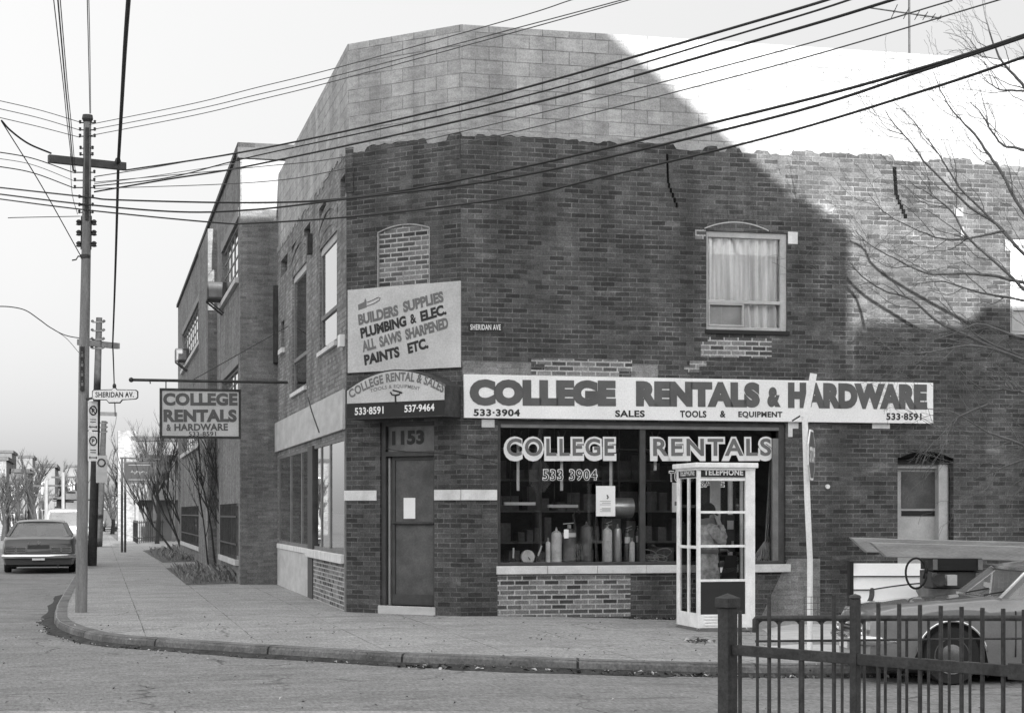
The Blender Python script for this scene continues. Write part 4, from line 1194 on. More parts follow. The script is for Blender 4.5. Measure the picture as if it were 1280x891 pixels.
for q, nx, nz, bars in ((f1, 5, 4, 0), (f1l, 5, 4, 0), (f1g, 7, 1, 1), (f2, 11, 4, 0), (f2l, 11, 4, 0), (f2g, 14, 1, 1)):
    a, b, c, d = q
    mb = MB(WF.M); ring(mb, a, b, c, d, .05, .06, .12)
    for i in range(1, nx): x = a + (b - a) * i / nx; mb.box(x - .02, x + .02, .07, .11, c + .05, d - .05)
    for i in range(1, nz): z = c + (d - c) * i / nz; mb.box(a + .05, b - .05, .075, .105, z - .018, z + .018)
    w = obj('steel_window', mb, MT['frame_mid'], fac)
    mb = MB(WF.M); mb.box(a + .04, b - .04, .088, .092, c + .04, d - .04); obj('panes', mb, MT['glass_side'], w)
    mb = MB(WF.M); mb.box(a, b, .16, .17, c, d); obj('blind', mb, MT['paper'] if not bars else MT['fascia'], w)
    mb = MB(WF.M); mb.box(a - .08, b + .08, -.08, .1, c - .12, c - .002); obj('sill', mb, MT['fascia'], w)
    if bars:
        mb = MB(WF.M)
        for i in range(nx * 2): x = a + (b - a) * (i + .5) / (nx * 2); mb.tube([(x, -.04, c), (x, -.04, d)], .012, 5)
        mb.box(a, b, -.05, -.03, c + .3, c + .34); mb.box(a, b, -.05, -.03, d - .3, d - .26); obj('bars', mb, MT['iron'], w)
    else:
        mb = MB(WF.M); mb.box(a - .1, b + .1, -.01, .02, d + .002, d + .2); obj('lintel', mb, MT['frame_mid'], w)
for u0, u1, v0, v1, s_, lab in ((260, 277, 356, 376, 1, 'boxed air conditioner on a bracket in the nearer factory window'), (234, 246, 424, 446, 0, 'air conditioner sticking out of the farther factory window')):
    sA, sB = (f1[0] + .3, f1[0] + .95) if s_ else (f2[0] + 3.2, f2[0] + 3.9)
    z0 = f1[2] + .03; h = .42
    t = thing('air_conditioner', lab, 'air conditioner', WF.W((sA + sB) / 2, .3, z0), math.atan2(WF.d.y, WF.d.x), 'air conditioners in the factory windows')
    mb = MB(WF.M); mb.box(sA, sB, -.40, .05, z0, z0 + h); obj('case', mb, MT['frame_dark'], t, bevel=.02)
    mb = MB(WF.M); mb.box(sB - .002, sB + .01, -.36, -.05, z0 + .06, z0 + h - .06); obj('grille', mb, MT['frame_mid'], t)
    mb = MB(WF.M); mb.bar((sA + .1, -.38, z0), (sA + .1, -.01, z0 - .3), .04, .04); mb.bar((sB - .1, -.38, z0), (sB - .1, -.01, z0 - .3), .04, .04); obj('bracket', mb, MT['iron'], t)

# ---------------------------------------------------------------- telephone booth
fl = gnd(872.5, 789.5)
bt = thing('telephone_booth', 'white metal telephone booth with glass panes standing free on the pavement', 'phone booth', fl, math.atan2(D2.y, D2.x))
T = FR[bt.name]
BW, BD = .81, .90
BH = (1.5 - (578 - 640) * fl.y / F) - fl.z
def bz(v): return EYE - (v - 640) * fl.y / F - fl.z
def bx(u):                                        # along the front
    a = Plane((fl.x, fl.y), D2); return a.on(u, 700)[0]
wl, wr = bx(876), bx(932)
posts = [(0, wl + .0, 0, .07), (wr, BW, 0, .07), (0, .06, BD - .06, BD), (BW - .06, BW, BD - .06, BD)]
for a, b, c, d in posts:
    mb = MB(T); mb.box(a, b, c, d, .02, BH - .08); obj('post', mb, MT['alum'], bt, bevel=.006)
mb = MB(T); mb.box(-.05, BW + .03, -.05, BD + .04, BH - .07, BH); mb.box(-.02, BW, -.02, BD, BH - .10, BH - .07); obj('roof', mb, MT['alum'], bt, bevel=.012)
mb = MB(T); mb.box(0, BW, 0, BD, .0, .05); obj('floor', mb, MT['frame_mid'], bt)
# headers
zh1, zh0 = bz(584), bz(597)
mb = MB(T); mb.box(wl, wr, .01, .05, zh0, BH - .1); mb.box(.01, .05, .07, BD - .06, zh0, BH - .1); mb.box(BW - .05, BW - .01, .07, BD - .06, zh0, BH - .1); obj('header', mb, MT['alum'], bt)
mb = MB(T); mb.box(wl + .005, wr - .005, .003, .02, zh0 + .01, zh1); hd = obj('header_sign', mb, MT['letter_dark'], bt)
PB = Plane((fl.x, fl.y), D2)
mb = MB(T)
def twrite(mb, body, x0, x1, z0, z1, y, bold, side=False):
    vs, fs = glyphs(body, bold, 1.06)
    mb.add([((x0 + (x1 - x0) * x, y, z0 + (z1 - z0) * q) if not side else (y, x0 + (x1 - x0) * x, z0 + (z1 - z0) * q)) for x, q in vs], fs)
twrite(mb, 'TELEPHONE', wl + .045, wr - .035, zh0 + .035, zh1 - .025, -.001, .03); obj('lettering', mb, MT['white'], hd)
mb = MB(T); mb.box(.003, .02, .09, BD - .09, zh0 + .01, zh1); hd2 = obj('header_sign', mb, MT['letter_dark'], bt)
mb = MB(T); twrite(mb, 'TELEPHONE', BD - .14, .14, zh0 + .035, zh1 - .025, -.001, .03, True); obj('lettering', mb, MT['white'], hd2)
# front: four panes, a dark panel and louvres
bars_v = [599, 640, 682.5, 725.5]
mb = MB(T)
for v in bars_v: mb.box(wl, wr, .012, .045, bz(v) - .017, bz(v) + .017)
obj('glazing_bar', mb, MT['alum'], bt, bevel=.003)
rows_ = [(zh0, bz(640)), (bz(640), bz(682.5)), (bz(682.5), bz(725.5))]
for a, b in ((bz(640) + .017, bz(599) - .017), (bz(682.5) + .017, bz(640) - .017), (bz(725.5) + .017, bz(682.5) - .017)):
    mb = MB(T); mb.box(wl, wr, .026, .03, a, b); obj('pane', mb, MT['glass'], bt)
mb = MB(T); mb.box(wl, wr, .02, .04, bz(768), bz(725.5) - .017); obj('dark_panel', mb, MT['letter_dark'], bt)
mb = MB(T); mb.box(wl, wr, .012, .045, .05, bz(768)); 
for i in range(4): mb.box(wl + .06, wr - .06, .0, .014, .08 + i * .04, .1 + i * .04)
obj('louvre_panel', mb, MT['alum'], bt, bevel=.003)
# left side: folding door with tall panes
mb = MB(T)
ym = BD * .5; zm = bz(684)
mb.box(.01, .045, ym - .025, ym + .025, .2, zh0); mb.box(.012, .043, .07, BD - .06, zm - .02, zm + .02); mb.box(.012, .043, .07, BD - .06, .03, .24); mb.box(.012, .043, .07, .11, .24, zh0); mb.box(.012, .043, BD - .1, BD - .06, .24, zh0)
obj('folding_door', mb, MT['alum'], bt, bevel=.003)
for a, b in ((.11, ym - .025), (ym + .025, BD - .1)):
    for c, d in ((.24, zm - .02), (zm + .02, zh0)):
        mb = MB(T); mb.box(.026, .03, a, b, c, d); obj('pane', mb, MT['glass'], bt)
# right side and back
mb = MB(T); mb.box(BW - .04, BW - .01, .07, BD - .06, .03, .55); mb.box(BW - .045, BW - .01, BD * .5 - .02, BD * .5 + .02, .55, zh0); obj('side_panel', mb, MT['alum'], bt)
mb = MB(T); mb.box(BW - .03, BW - .026, .07, BD - .06, .55, zh0); obj('pane', mb, MT['glass'], bt)
mb = MB(T); mb.box(.06, BW - .06, BD - .045, BD - .015, .03, .55); obj('back_panel', mb, MT['alum'], bt)
mb = MB(T); mb.box(.06, BW - .06, BD - .03, BD - .026, .55, zh0); obj('pane', mb, MT['glass'], bt)
# telephone and its back board on the right-hand back corner
mb = MB(T); mb.box(.47, .60, BD - .12, BD - .05, 1.18, zh0); obj('back_board', mb, MT['stone'], bt)
mb = MB(T); mb.box(.62, .75, BD - .28, BD - .05, 1.05, 1.56); ph = obj('telephone', mb, MT['letter_dark'], bt, bevel=.01)
mb = MB(T); mb.box(.64, .73, BD - .285, BD - .275, 1.36, 1.48); mb.box(.70, .73, BD - .29, BD - .275, 1.12, 1.2); obj('dial_plate', mb, MT['bright_metal'], ph)
mb = MB(T); mb.box(.5, .76, BD - .34, BD - .06, .98, 1.0); mb.prism([(.52, .62), (.76, .62), (.76, .98), (.60, .98)], BD - .34, BD - .30); obj('shelf', mb, MT['letter_dark'], bt)

# ---------------------------------------------------------------- caller in the booth
pl_ = T @ Vector((.27, .46, .05))
man = thing('person', 'person in a pale knee-length coat holding a receiver to the ear inside the booth', 'person', pl_, math.atan2(D2.y, D2.x))
def skin_body(name, verts, edges, radii, mat, parent, root=0, lv=2):
    me = bpy.data.meshes.new(name); me.from_pydata([Vector(v) for v in verts], edges, []); me.materials.append(mat)
    o = bpy.data.objects.new(name, me); COL.objects.link(o); o.parent = parent; FR[o.name] = FR[parent.name]
    md = o.modifiers.new('skin', 'SKIN'); md.use_smooth_shade = True
    for i, r in enumerate(radii):
        sv = me.skin_vertices[0].data[i]; sv.radius = (r, r) if not isinstance(r, tuple) else r; sv.use_root = (i == root)
    sd_ = o.modifiers.new('smooth', 'SUBSURF'); sd_.levels = lv; sd_.render_levels = lv
    return o
V = []; E_ = []; RD = []
def jv(p, r, par=None):
    V.append(p); RD.append(r); i = len(V) - 1
    if par is not None: E_.append((par, i))
    return i
pel = jv((0, 0, .90), .13)
ch1 = jv((.0, 0, 1.08), .125, pel); ch2 = jv((.01, 0, 1.24), .14, ch1); nk0 = jv((.02, 0, 1.37), .065, ch2); nk = jv((.045, 0, 1.43), .05, nk0)
hd0 = jv((.06, 0, 1.49), .075, nk); hd1 = jv((.055, 0, 1.56), .088, hd0); hd2_ = jv((.05, 0, 1.62), .06, hd1)
nose = jv((.155, 0, 1.52), .012, hd0)
chin = jv((.125, 0, 1.465), .028, hd0)
for sgn in (-1, 1):
    hp_ = jv((0, .09 * sgn, .86), .095, pel); kn = jv((.02, .10 * sgn, .48), .06, hp_); an = jv((-.01, .10 * sgn, .09), .042, kn); he = jv((.03, .10 * sgn, .045), .04, an); toe = jv((.15, .11 * sgn, .035), .032, he)
    sh_ = jv((.01, .17 * sgn, 1.34), .06, ch2)
    if sgn < 0:
        el = jv((.16, -.235, 1.15), .045, sh_); wr_ = jv((.15, -.135, 1.39), .032, el); pm = jv((.13, -.105, 1.46), .03, wr_)
        for k in range(4):
            f1_ = jv((.125 + .018 * (k - 1.5), -.098, 1.505), .010, pm); f2_ = jv((.115 + .018 * (k - 1.5), -.085, 1.535 - abs(k - 1.4) * .006), .009, f1_); jv((.10 + .018 * (k - 1.5), -.078, 1.52), .008, f2_)
        th = jv((.165, -.095, 1.47), .011, pm); jv((.165, -.085, 1.51), .009, th)
    else:
        el = jv((.06, .22, 1.08), .045, sh_); wr_ = jv((.25, .17, 1.02), .032, el); pm = jv((.31, .16, 1.02), .03, wr_)
        for k in range(4):
            f1_ = jv((.36, .13 + .02 * k, 1.02), .010, pm); f2_ = jv((.385, .13 + .02 * k, 1.005), .009, f1_); jv((.385, .13 + .02 * k, .985), .008, f2_)
        th = jv((.325, .12, 1.03), .011, pm); jv((.355, .105, 1.03), .009, th)
skin_body('body', V, E_, RD, MT['skin'], man)
TM = FR[man.name]
def oval_loft(mb, secs, n=20):
    vs = []
    for cx, cy, z, rx, ry in secs:
        for j in range(n):
            a = 2 * math.pi * j / n; fold = 1 + .025 * math.sin(7 * a + z * 3)
            vs.append((cx + rx * math.cos(a) * fold, cy + ry * math.sin(a) * fold, z))
    k = len(secs)
    mb.add(vs, [(i * n + j, i * n + (j + 1) % n, (i + 1) * n + (j + 1) % n, (i + 1) * n + j) for i in range(k - 1) for j in range(n)])
mb = MB(TM)
oval_loft(mb, [(0, 0, .42, .20, .245), (0, 0, .62, .19, .235), (0, 0, .85, .175, .22), (0, 0, 1.02, .155, .20), (.01, 0, 1.2, .165, .215), (.01, 0, 1.32, .15, .215), (.02, 0, 1.39, .10, .15), (.03, 0, 1.43, .075, .075), (.035, 0, 1.46, .085, .08), (.035, 0, 1.40, .09, .085)])
mb.tube([(.01, -.14, 1.33), (.03, -.2, 1.31), (.10, -.235, 1.21), (.165, -.24, 1.145), (.17, -.21, 1.2), (.155, -.15, 1.36)], [.075, .08, .072, .07, .065, .05], 12)
mb.tube([(.01, .14, 1.33), (.02, .2, 1.30), (.05, .23, 1.15), (.07, .225, 1.07), (.13, .2, 1.04), (.235, .172, 1.02)], [.075, .08, .07, .068, .06, .05], 12)
ct = obj('coat', mb, MT['coat'], man, smooth='all')
mb = MB(TM); mb.box(.12, .19, -.19, -.10, .80, .86); mb.tube([(.16, -.1, 1.38), (.175, -.06, 1.2), (.165, -.07, .95), (.2, -.05, .45)], .008, 5); obj('pocket_and_seam', mb, MT['letter_dark'], ct)
mb = MB(TM); oval_loft(mb, [(0, 0, .985, .166, .212), (0, 0, 1.0, .172, .218), (0, 0, 1.03, .172, .218), (0, 0, 1.045, .166, .212)]); obj('belt', mb, MT['letter_mid'], ct, smooth='all')
mb = MB(TM); oval_loft(mb, [(.02, 0, 1.375, .135, .165), (.035, 0, 1.45, .10, .10), (.035, 0, 1.465, .09, .09)]); obj('collar', mb, MT['letter_mid'], ct, smooth='all')
mb = MB(TM); mb.ball((.035, 0, 1.575), .108, 14, (1.0, .86, .95)); mb.ball((-.005, 0, 1.52), .095, 12, (.8, .9, 1.1)); mb.ball((.10, 0, 1.45), .045, 10, (.9, 1, .8)); obj('hair', mb, MT['hair'], man, smooth='all')
mb = MB(TM)
for sgn in (-1, 1): mb.ball((.125, .034 * sgn, 1.545), .011, 8)
obj('eyes', mb, MT['letter_dark'], man, smooth='all')
mb = MB(TM)
for sgn in (-1, 1): mb.tube([(0, .095 * sgn, .82), (.02, .10 * sgn, .48), (-.01, .1 * sgn, .06)], [.10, .085, .075], 12)
obj('trousers', mb, MT['trouser'], man, smooth='all')
mb = MB(TM)
for sgn in (-1, 1): mb.ball((.05, .105 * sgn, .04), .05, 10, (2.4, .95, .8))
obj('shoes', mb, MT['leather'], man, smooth='all')
hs = thing('telephone_receiver', 'black telephone receiver held to the ear by the caller in the booth', 'telephone receiver', TM @ Vector((.11, -.10, 1.5)), math.atan2(D2.y, D2.x))
mb = MB(TM); mb.tube([(.06, -.098, 1.55), (.10, -.105, 1.535), (.15, -.10, 1.47), (.165, -.075, 1.44)], [.02, .014, .014, .02], 10); mb.ball((.06, -.095, 1.545), .028, 10); mb.ball((.168, -.07, 1.44), .028, 10); obj('handle', mb, MT['rubber'], hs, smooth='all')
mb = MB(TM); mb.tube([(.168, -.06, 1.42), (.22, .0, 1.30), (.30, .1, 1.26), (.36, .2, 1.32), (.40, .26, 1.38)], .009, 6); obj('cord', mb, MT['bright_metal'], hs, smooth='all')

# ---------------------------------------------------------------- stop sign seen almost edge on
YS = 20.0
sx = (1010 - 640) * YS / F
st = thing('stop_sign', 'white post with a STOP sign seen edge on before the long shop sign', 'sign', (sx, YS, gz(sx)))
def sp(u, v): p = px(u, v, YS); return (p.x, p.y, p.z)
mb = MB(); mb.tube([(sx + .02, YS, gz(sx)), sp(1012.5, 700), sp(1009, 620), sp(1006, 520)], [.032, .032, .034, .034], 10)
obj('post', mb, MT['sign_white'], st, smooth=True)
mb = MB(); mb.bar(sp(1006, 524), sp(1017, 467), .075, .03, (0, 1, 0)); mb.bar(sp(1004.5, 513), sp(1004.5, 521), .08, .05, (0, 1, 0)); obj('bent_top_strip', mb, MT['sign_white'], st)
mb = MB(); mb.tube([sp(1017, 474), sp(1013.5, 508), sp(1003, 518), sp(990, 526)], .009, 5); obj('dangling_wire', mb, MT['wire'], st)
zc_ = px(1008, 568.5, YS).z; Rz = .285
ang = rad(73)
SD = Vector((math.cos(ang), math.sin(ang), 0))     # along the blade
SPl = Plane((px(1008, 568, YS).x, YS), SD)
mb = MB(SPl.M)
octo = [(Rz * 1.082 * math.cos(rad(22.5 + 45 * i)), zc_ + Rz * 1.082 * math.sin(rad(22.5 + 45 * i))) for i in range(8)]
mb.prism(octo, -.062, -.05); obj('blade_edge', mb, MT['sign_white'], st)
mb = MB(SPl.M); mb.prism([(x * .88, zc_ + (z - zc_) * .92) for x, z in octo], -.065, -.0622); bl = obj('blade', mb, MT['letter_grey'], st)
mb = MB(SPl.M); vs, fs = glyphs('STOP', .04, 1.05); mb.add([(-.23 + .46 * x, -.067, zc_ - .09 + .18 * y) for x, y in vs], fs); obj('lettering', mb, MT['white'], bl)

# ---------------------------------------------------------------- iron fence in front
YA, YBt = 11.0, 9.5
def fpt(u):                                       # ground point of the fence line under image column u
    p0 = Vector(((908 - 640) * YA / F, YA, 0)); p1 = Vector(((1263 - 640) * YBt / F, YBt, 0))
    pl = Plane(p0, p1 - p0); return pl
FP = fpt(0)
fence = thing('iron_fence', 'heavy dark iron fence with a capped corner post along the near pavement', 'fence', FP.W(0, 0, gz(1.3)), math.atan2(FP.d.y, FP.d.x))
zr_t = FP.on(920, 805.5)[1]; zr_b = FP.on(920, 818.5)[1]
def fs_(u): return FP.on(u, 800)[0]
mb = MB(FP.M); s = fs_(909.5); w = .045; zc = FP.on(909, 741)[1]
mb.box(s - w, s + w, -w, w, -.15, zc - .09); obj('corner_post', mb, MT['iron'], fence, bevel=.006)
mb = MB(FP.M); mb.box(s - w - .012, s + w + .012, -w - .012, w + .012, zc - .09, zc - .03); mb.add([(s - w - .012, -w - .012, zc - .03), (s + w + .012, -w - .012, zc - .03), (s + w + .012, w + .012, zc - .03), (s - w - .012, w + .012, zc - .03), (s, 0, zc)], [(0, 1, 4), (1, 2, 4), (2, 3, 4), (3, 0, 4)]); obj('post_cap', mb, MT['iron'], fence, bevel=.004)
mb = MB(FP.M); mb.box(s + w, fs_(1300), -.016, .022, zr_b, zr_t)
mb.box(fs_(1263), fs_(1300), -.03, .04, zr_b - .012, zr_t + .012); obj('rail', mb, MT['iron'], fence, bevel=.004)
mb = MB(FP.M); mb.box(s + w, fs_(1300), -.02, .03, -.02, .05); obj('bottom_rail', mb, MT['iron'], fence)
s2 = fs_(1069); z2 = FP.on(1069, 744)[1]
mb = MB(FP.M); mb.box(s2 - .024, s2 + .024, -.024, .024, -.15, z2 - .02); obj('post', mb, MT['iron'], fence, bevel=.004)
mb = MB(FP.M); mb.lathe([(.022, 0), (.036, .012), (.03, .026), (.0, .036)], 10, (s2, 0, z2 - .025)); obj('post_cap', mb, MT['iron'], fence, smooth=True)
pk = [(925, 763), (961.5, 744), (1003, 775), (1042.5, 743)] + [(1098 + 26 * i, 753 + 1.2 * i) for i in range(8)]
for u, vt in pk:
    s = fs_(u); zt = FP.on(u, vt)[1]; w = .0105
    mb = MB(FP.M); mb.box(s - w, s + w, -w + .002, w - .002, .05, zt); obj('picket', mb, MT['iron'], fence, bevel=.003)
# the second fence behind, with bent rods
FB = Plane(((945 - 640) * 12.6 / F, 12.6), (1, .01))
zb_off = gz(2)
fb = thing('rod_fence', 'thinner low iron rod fence just behind the heavy one', 'fence', FB.W(0, 0, zb_off))
zt = FB.on(1000, 774)[1]; zl_ = FB.on(1000, 801)[1]
def bs(u): return FB.on(u, 780)[0]
mb = MB(FB.M); mb.tube([(bs(944), 0, FB.on(950, 790)[1]), (bs(944), 0, zt), (bs(946), 0, zt + .012), (bs(952), 0, zt + .01), (bs(1300), 0, zt + .01)], .021, 8); obj('top_rail', mb, MT['iron'], fb, smooth=True)
mb = MB(FB.M); mb.tube([(bs(944), 0, zl_), (bs(1300), 0, zl_ + .02)], .009, 6); obj('lower_rail', mb, MT['iron'], fb)
for i in range(11):
    u = 947 + 26.6 * i + (R.random() - .5) * 2; s = bs(u)
    mb = MB(FB.M); mb.tube([(s, 0, zb_off - .1), (s, 0, zt)], .011, 8); obj('rod', mb, MT['iron'], fb)
for i in range(5):
    s0_, s1_ = bs(947 + 26.6 * i), bs(947 + 26.6 * (i + 1))
    mb = MB(FB.M); mb.tube([(s0_ + (s1_ - s0_) * k / 8, .01, zt - .0 - .032 * (2 * k / 8 - 1) ** 4) for k in range(9)], .010, 6); obj('bent_rod', mb, MT['iron'], fb)
mb = MB(FB.M)
for i in range(9): s = bs(1006 + 8.5 * i); mb.tube([(s, .02, zt), (s, .02, FB.on(1000, 746)[1])], .0018, 4)
for i in range(4): z = zt + .045 * (i + .6); mb.tube([(bs(1005), .02, z), (bs(1075), .02, z)], .0018, 4)
obj('wire_mesh', mb, MT['wirethin'], fb)
# ---------------------------------------------------------------- cars
def lerp_tab(tab, x):
    for (x0, y0), (x1, y1) in zip(tab, tab[1:]):
        if x <= x1:
            t = 0 if x1 == x0 else max(0, (x - x0) / (x1 - x0)); t2 = t * t * (3 - 2 * t)
            return y0 + (y1 - y0) * (t * .5 + t2 * .5)
    return tab[-1][1]
def make_car(name, label, loc, rz, paint, L=4.4, Wd=1.7, top=None, wtab=None, axles=(.85, -.0), wr=.31, roof=None, sill=.22, group=None, detail='front', trim='chrome'):
    """x forward from the middle, y to the car's left, z up from the road"""
    t = thing(name, label, 'car', loc, rz, group)
    T = FR[t.name]; h = L / 2
    N = 72; ns = 7
    rows = []
    for i in range(N + 1):
        x = -h + L * i / N
        zt = lerp_tab(top, x); w = lerp_tab(wtab, x) * Wd / 2
        zb = sill
        for ax in axles:
            d = abs(x - ax); ra = wr * 1.22
            if d < ra: zb = max(zb, wr + math.sqrt(ra * ra - d * d) - .015)
        zb = min(zb, zt - .06)
        row = []
        for k in range(ns):                        # side, from the sill up to the shoulder
            f = k / (ns - 1); z = zb + (zt - .045 - zb) * f
            q = (z - sill) / max(.05, zt - sill)
            y = w * (1 - .05 * (1 - min(1, q * 2.2)) ** 2 - .045 * max(0, q - .55) ** 2 / .2)
            row.append((x, y, z))
        row.append((x, w * .935, zt - .018)); row.append((x, w * .86, zt)); row.append((x, w * .45, zt + .014)); row.append((x, 0, zt + .018))
        rows.append(row + [(x, -y, z) for x, y, z in row[-2::-1]])
    n = len(rows[0]); mb = MB(T)
    mb.add([p for r in rows for p in r], [(i * n + j, i * n + j + 1, (i + 1) * n + j + 1, (i + 1) * n + j)[::-1] for i in range(N) for j in range(n - 1)] + [tuple(range(n)), tuple(N * n + j for j in range(n - 1, -1, -1))])
    body = obj('body', mb, paint, t, smooth=True)
    mb = MB(T)
    for ax in axles: mb.box(ax - wr * 1.3, ax + wr * 1.3, -Wd / 2 + .06, Wd / 2 - .06, sill, wr * 2.2 if wr * 2.2 < lerp_tab(top, ax) - .06 else lerp_tab(top, ax) - .06)
    mb.box(-h + .15, h - .15, -Wd / 2 + .12, Wd / 2 - .12, sill - .06, sill + .1); obj('underbody', mb, MT['rubber'], t)
    # cabin: roof panel, pillars, panes
    xb0, xt0, xt1, xb1, zr, tw, bw2 = roof          # windscreen base, windscreen top, roof rear, rear window base, roof height, half widths
    zc = [lerp_tab(top, xb0) - .01, lerp_tab(top, xb1) - .01]
    mb = MB(T); rws = []
    for i in range(11):
        f = i / 10; x = xt0 + (xt1 - xt0) * f; z = zr - .05 * (2 * f - 1) ** 2; e = .03
        rws.append([(x, tw, z - .055), (x, tw - .01, z - .025), (x, tw - .07, z), (x, tw * .5, z + .02), (x, 0, z + .026), (x, -tw * .5, z + .02), (x, -tw + .07, z), (x, -tw + .01, z - .025), (x, -tw, z - .055)])
    m_ = 9
    mb.add([p for r in rws for p in r], [(i * m_ + j, i * m_ + j + 1, (i + 1) * m_ + j + 1, (i + 1) * m_ + j) for i in range(10) for j in range(m_ - 1)])
    mb.add([p for p in rws[0]] + [p for p in rws[-1]], [tuple(range(8, -1, -1)), tuple(range(9, 18))])
    obj('roof', mb, paint, t, smooth=True)
    zt_ = zr - .06
    cor = {}
    for sgn in (1, -1):
        a = Vector((xb0, bw2 * sgn, zc[0])); b = Vector((xt0, tw * sgn, zr - .085)); c = Vector((xt1, tw * sgn, zr - .085)); d = Vector((xb1, bw2 * sgn, zc[1]))
        cor[sgn] = (a, b, c, d)
        mb = MB(T); mb.bar(a, b, .05, .05); mb.bar(c, d, .09, .05); mb.bar(b, c, .04, .05)
        xm = (xt0 + xt1) / 2 - .05
        mb.bar((xm, bw2 * sgn, (zc[0] + zc[1]) / 2), (xm, tw * sgn, zr - .08), .05, .05); obj('pillar', mb, paint, t)
        mb = MB(T); off = Vector((0, .006 * sgn, 0)); mb.quad(a + off, d + off, c + off, b + off); obj('side_glass', mb, MT['glass_car'], t)
        mb = MB(T); mb.bar(Vector(a) + off * 2, Vector(b) + off * 2, .018, .018); mb.bar(a + off * 3, d + off * 3, .02, .02); obj('chrome_strip', mb, MT[trim], t)
    a, b, c, d = cor[1]; a2, b2, c2, d2 = cor[-1]
    mb = MB(T); mb.quad(a2, a, b, b2); obj('windscreen', mb, MT['glass_car'], t)
    mb = MB(T); mb.quad(d, d2, c2, c); obj('rear_window', mb, MT['glass_car'], t)
    mb = MB(T)
    for q0, q1 in ((a, a2), (b, b2), (a, b), (a2, b2)): mb.bar(q0 + Vector((.012, 0, .012)), q1 + Vector((.012, 0, .012)), .032, .032)
    obj('windscreen_frame', mb, MT[trim], t)
    mb = MB(T)
    for q0, q1 in ((c, c2), (d, d2)): mb.bar(q0, q1, .03, .03)
    obj('rear_window_frame', mb, MT[trim], t)
    mb = MB(T); mb.box(xb1 + .1, xb0 - .15, -bw2 + .08, bw2 - .08, sill + .1, zc[0] - .06)
    for sgn in (1, -1):
        mb.box(xt1 + .5, xt1 + .62, .36 * sgn - .24, .36 * sgn + .24, .4, zc[0] + .2); mb.box(xb1 + .25, xb1 + .4, .36 * sgn - .28, .36 * sgn + .28, .4, zc[1] + .1)
    obj('interior', mb, MT['letter_dark'], t)
    mb = MB(T); mb.lathe([(.17, -.012), (.19, 0), (.17, .012), (.155, 0)], 18, (xb0 - .38, .34, zc[0] + .03), 'x'); obj('steering_wheel', mb, MT['rubber'], t)
    for ax in axles:
        for sgn in (1, -1):
            cy = (Wd / 2 - .10) * sgn
            mb = MB(T); mb.lathe([(wr * .62, -.085), (wr * .95, -.09), (wr, -.06), (wr, .06), (wr * .95, .09), (wr * .62, .085)], 26, (ax, cy, wr), 'y'); wh = obj('wheel', mb, MT['tyre'], t, smooth=True)
            mb = MB(T); o_ = .088 * sgn
            mb.lathe([(wr * .64, o_ - .01 * sgn), (wr * .62, o_), (wr * .5, o_ - .012 * sgn), (wr * .34, o_ + .004 * sgn), (wr * .2, o_ + .018 * sgn), (wr * .04, o_ + .02 * sgn)], 22, (ax, cy, wr), 'y'); obj('hubcap', mb, MT['hubcap'], wh, smooth=True)
            mb = MB(T); ra = wr * 1.22
            pts = [(ax + ra * math.cos(q), (lerp_tab(wtab, ax) * Wd / 2 * .99 + .006) * sgn, wr + ra * math.sin(q)) for q in [rad(8 + 164 * i / 18) for i in range(19)]]
            mb.tube(pts, .014, 6); obj('arch_trim', mb, MT[trim], t, smooth='all')
    # doors as fine dark seams
    mb = MB(T)
    for sgn in (1, -1):
        for x in (xb0 - .12, xb0 - 1.22):
            w = lerp_tab(wtab, x) * Wd / 2; zt = lerp_tab(top, x)
            mb.box(x - .004, x + .004, min(w * .96 * sgn, (w + .003) * sgn), max(w * .96 * sgn, (w + .003) * sgn), sill + .08, zt - .12)
        mb.box(xb0 - 1.1, xb0 - .96, min(.95 * w * sgn, (w + .02) * sgn), max(.95 * w * sgn, (w + .02) * sgn), zt - .2, zt - .17)
    obj('door_seam', mb, MT['rubber'], t)
    # ends
    wf = lerp_tab(wtab, h) * Wd / 2; wb_ = lerp_tab(wtab, -h) * Wd / 2; zf_ = lerp_tab(top, h); zb_ = lerp_tab(top, -h)
    mb = MB(T); mb.tube([(h - .25, wf + .03, .44), (h - .02, wf + .01, .44), (h + .07, wf * .8, .44), (h + .09, 0, .44), (h + .07, -wf * .8, .44), (h - .02, -wf - .01, .44), (h - .25, -wf - .03, .44)], .055, 8); obj('bumper', mb, MT['chrome'], t, smooth='all')
    mb = MB(T); mb.tube([(-h + .25, wb_ + .03, .46), (-h + .02, wb_ + .01, .46), (-h - .07, wb_ * .85, .46), (-h - .08, 0, .46), (-h - .07, -wb_ * .85, .46), (-h + .02, -wb_ - .01, .46), (-h + .25, -wb_ - .03, .46)], .06, 8); obj('bumper', mb, MT['chrome'], t, smooth='all')
    mb = MB(T); mb.box(h - .03, h + .012, -wf * .82, wf * .82, .50, zf_ - .07); g = obj('grille', mb, MT['rubber'], t)
    mb = MB(T)
    for i in range(5): z = .53 + (zf_ - .63) * i / 4; mb.box(h - .01, h + .022, -wf * .6, wf * .6, z, z + .012)
    obj('grille_slats', mb, MT['chrome'], g)
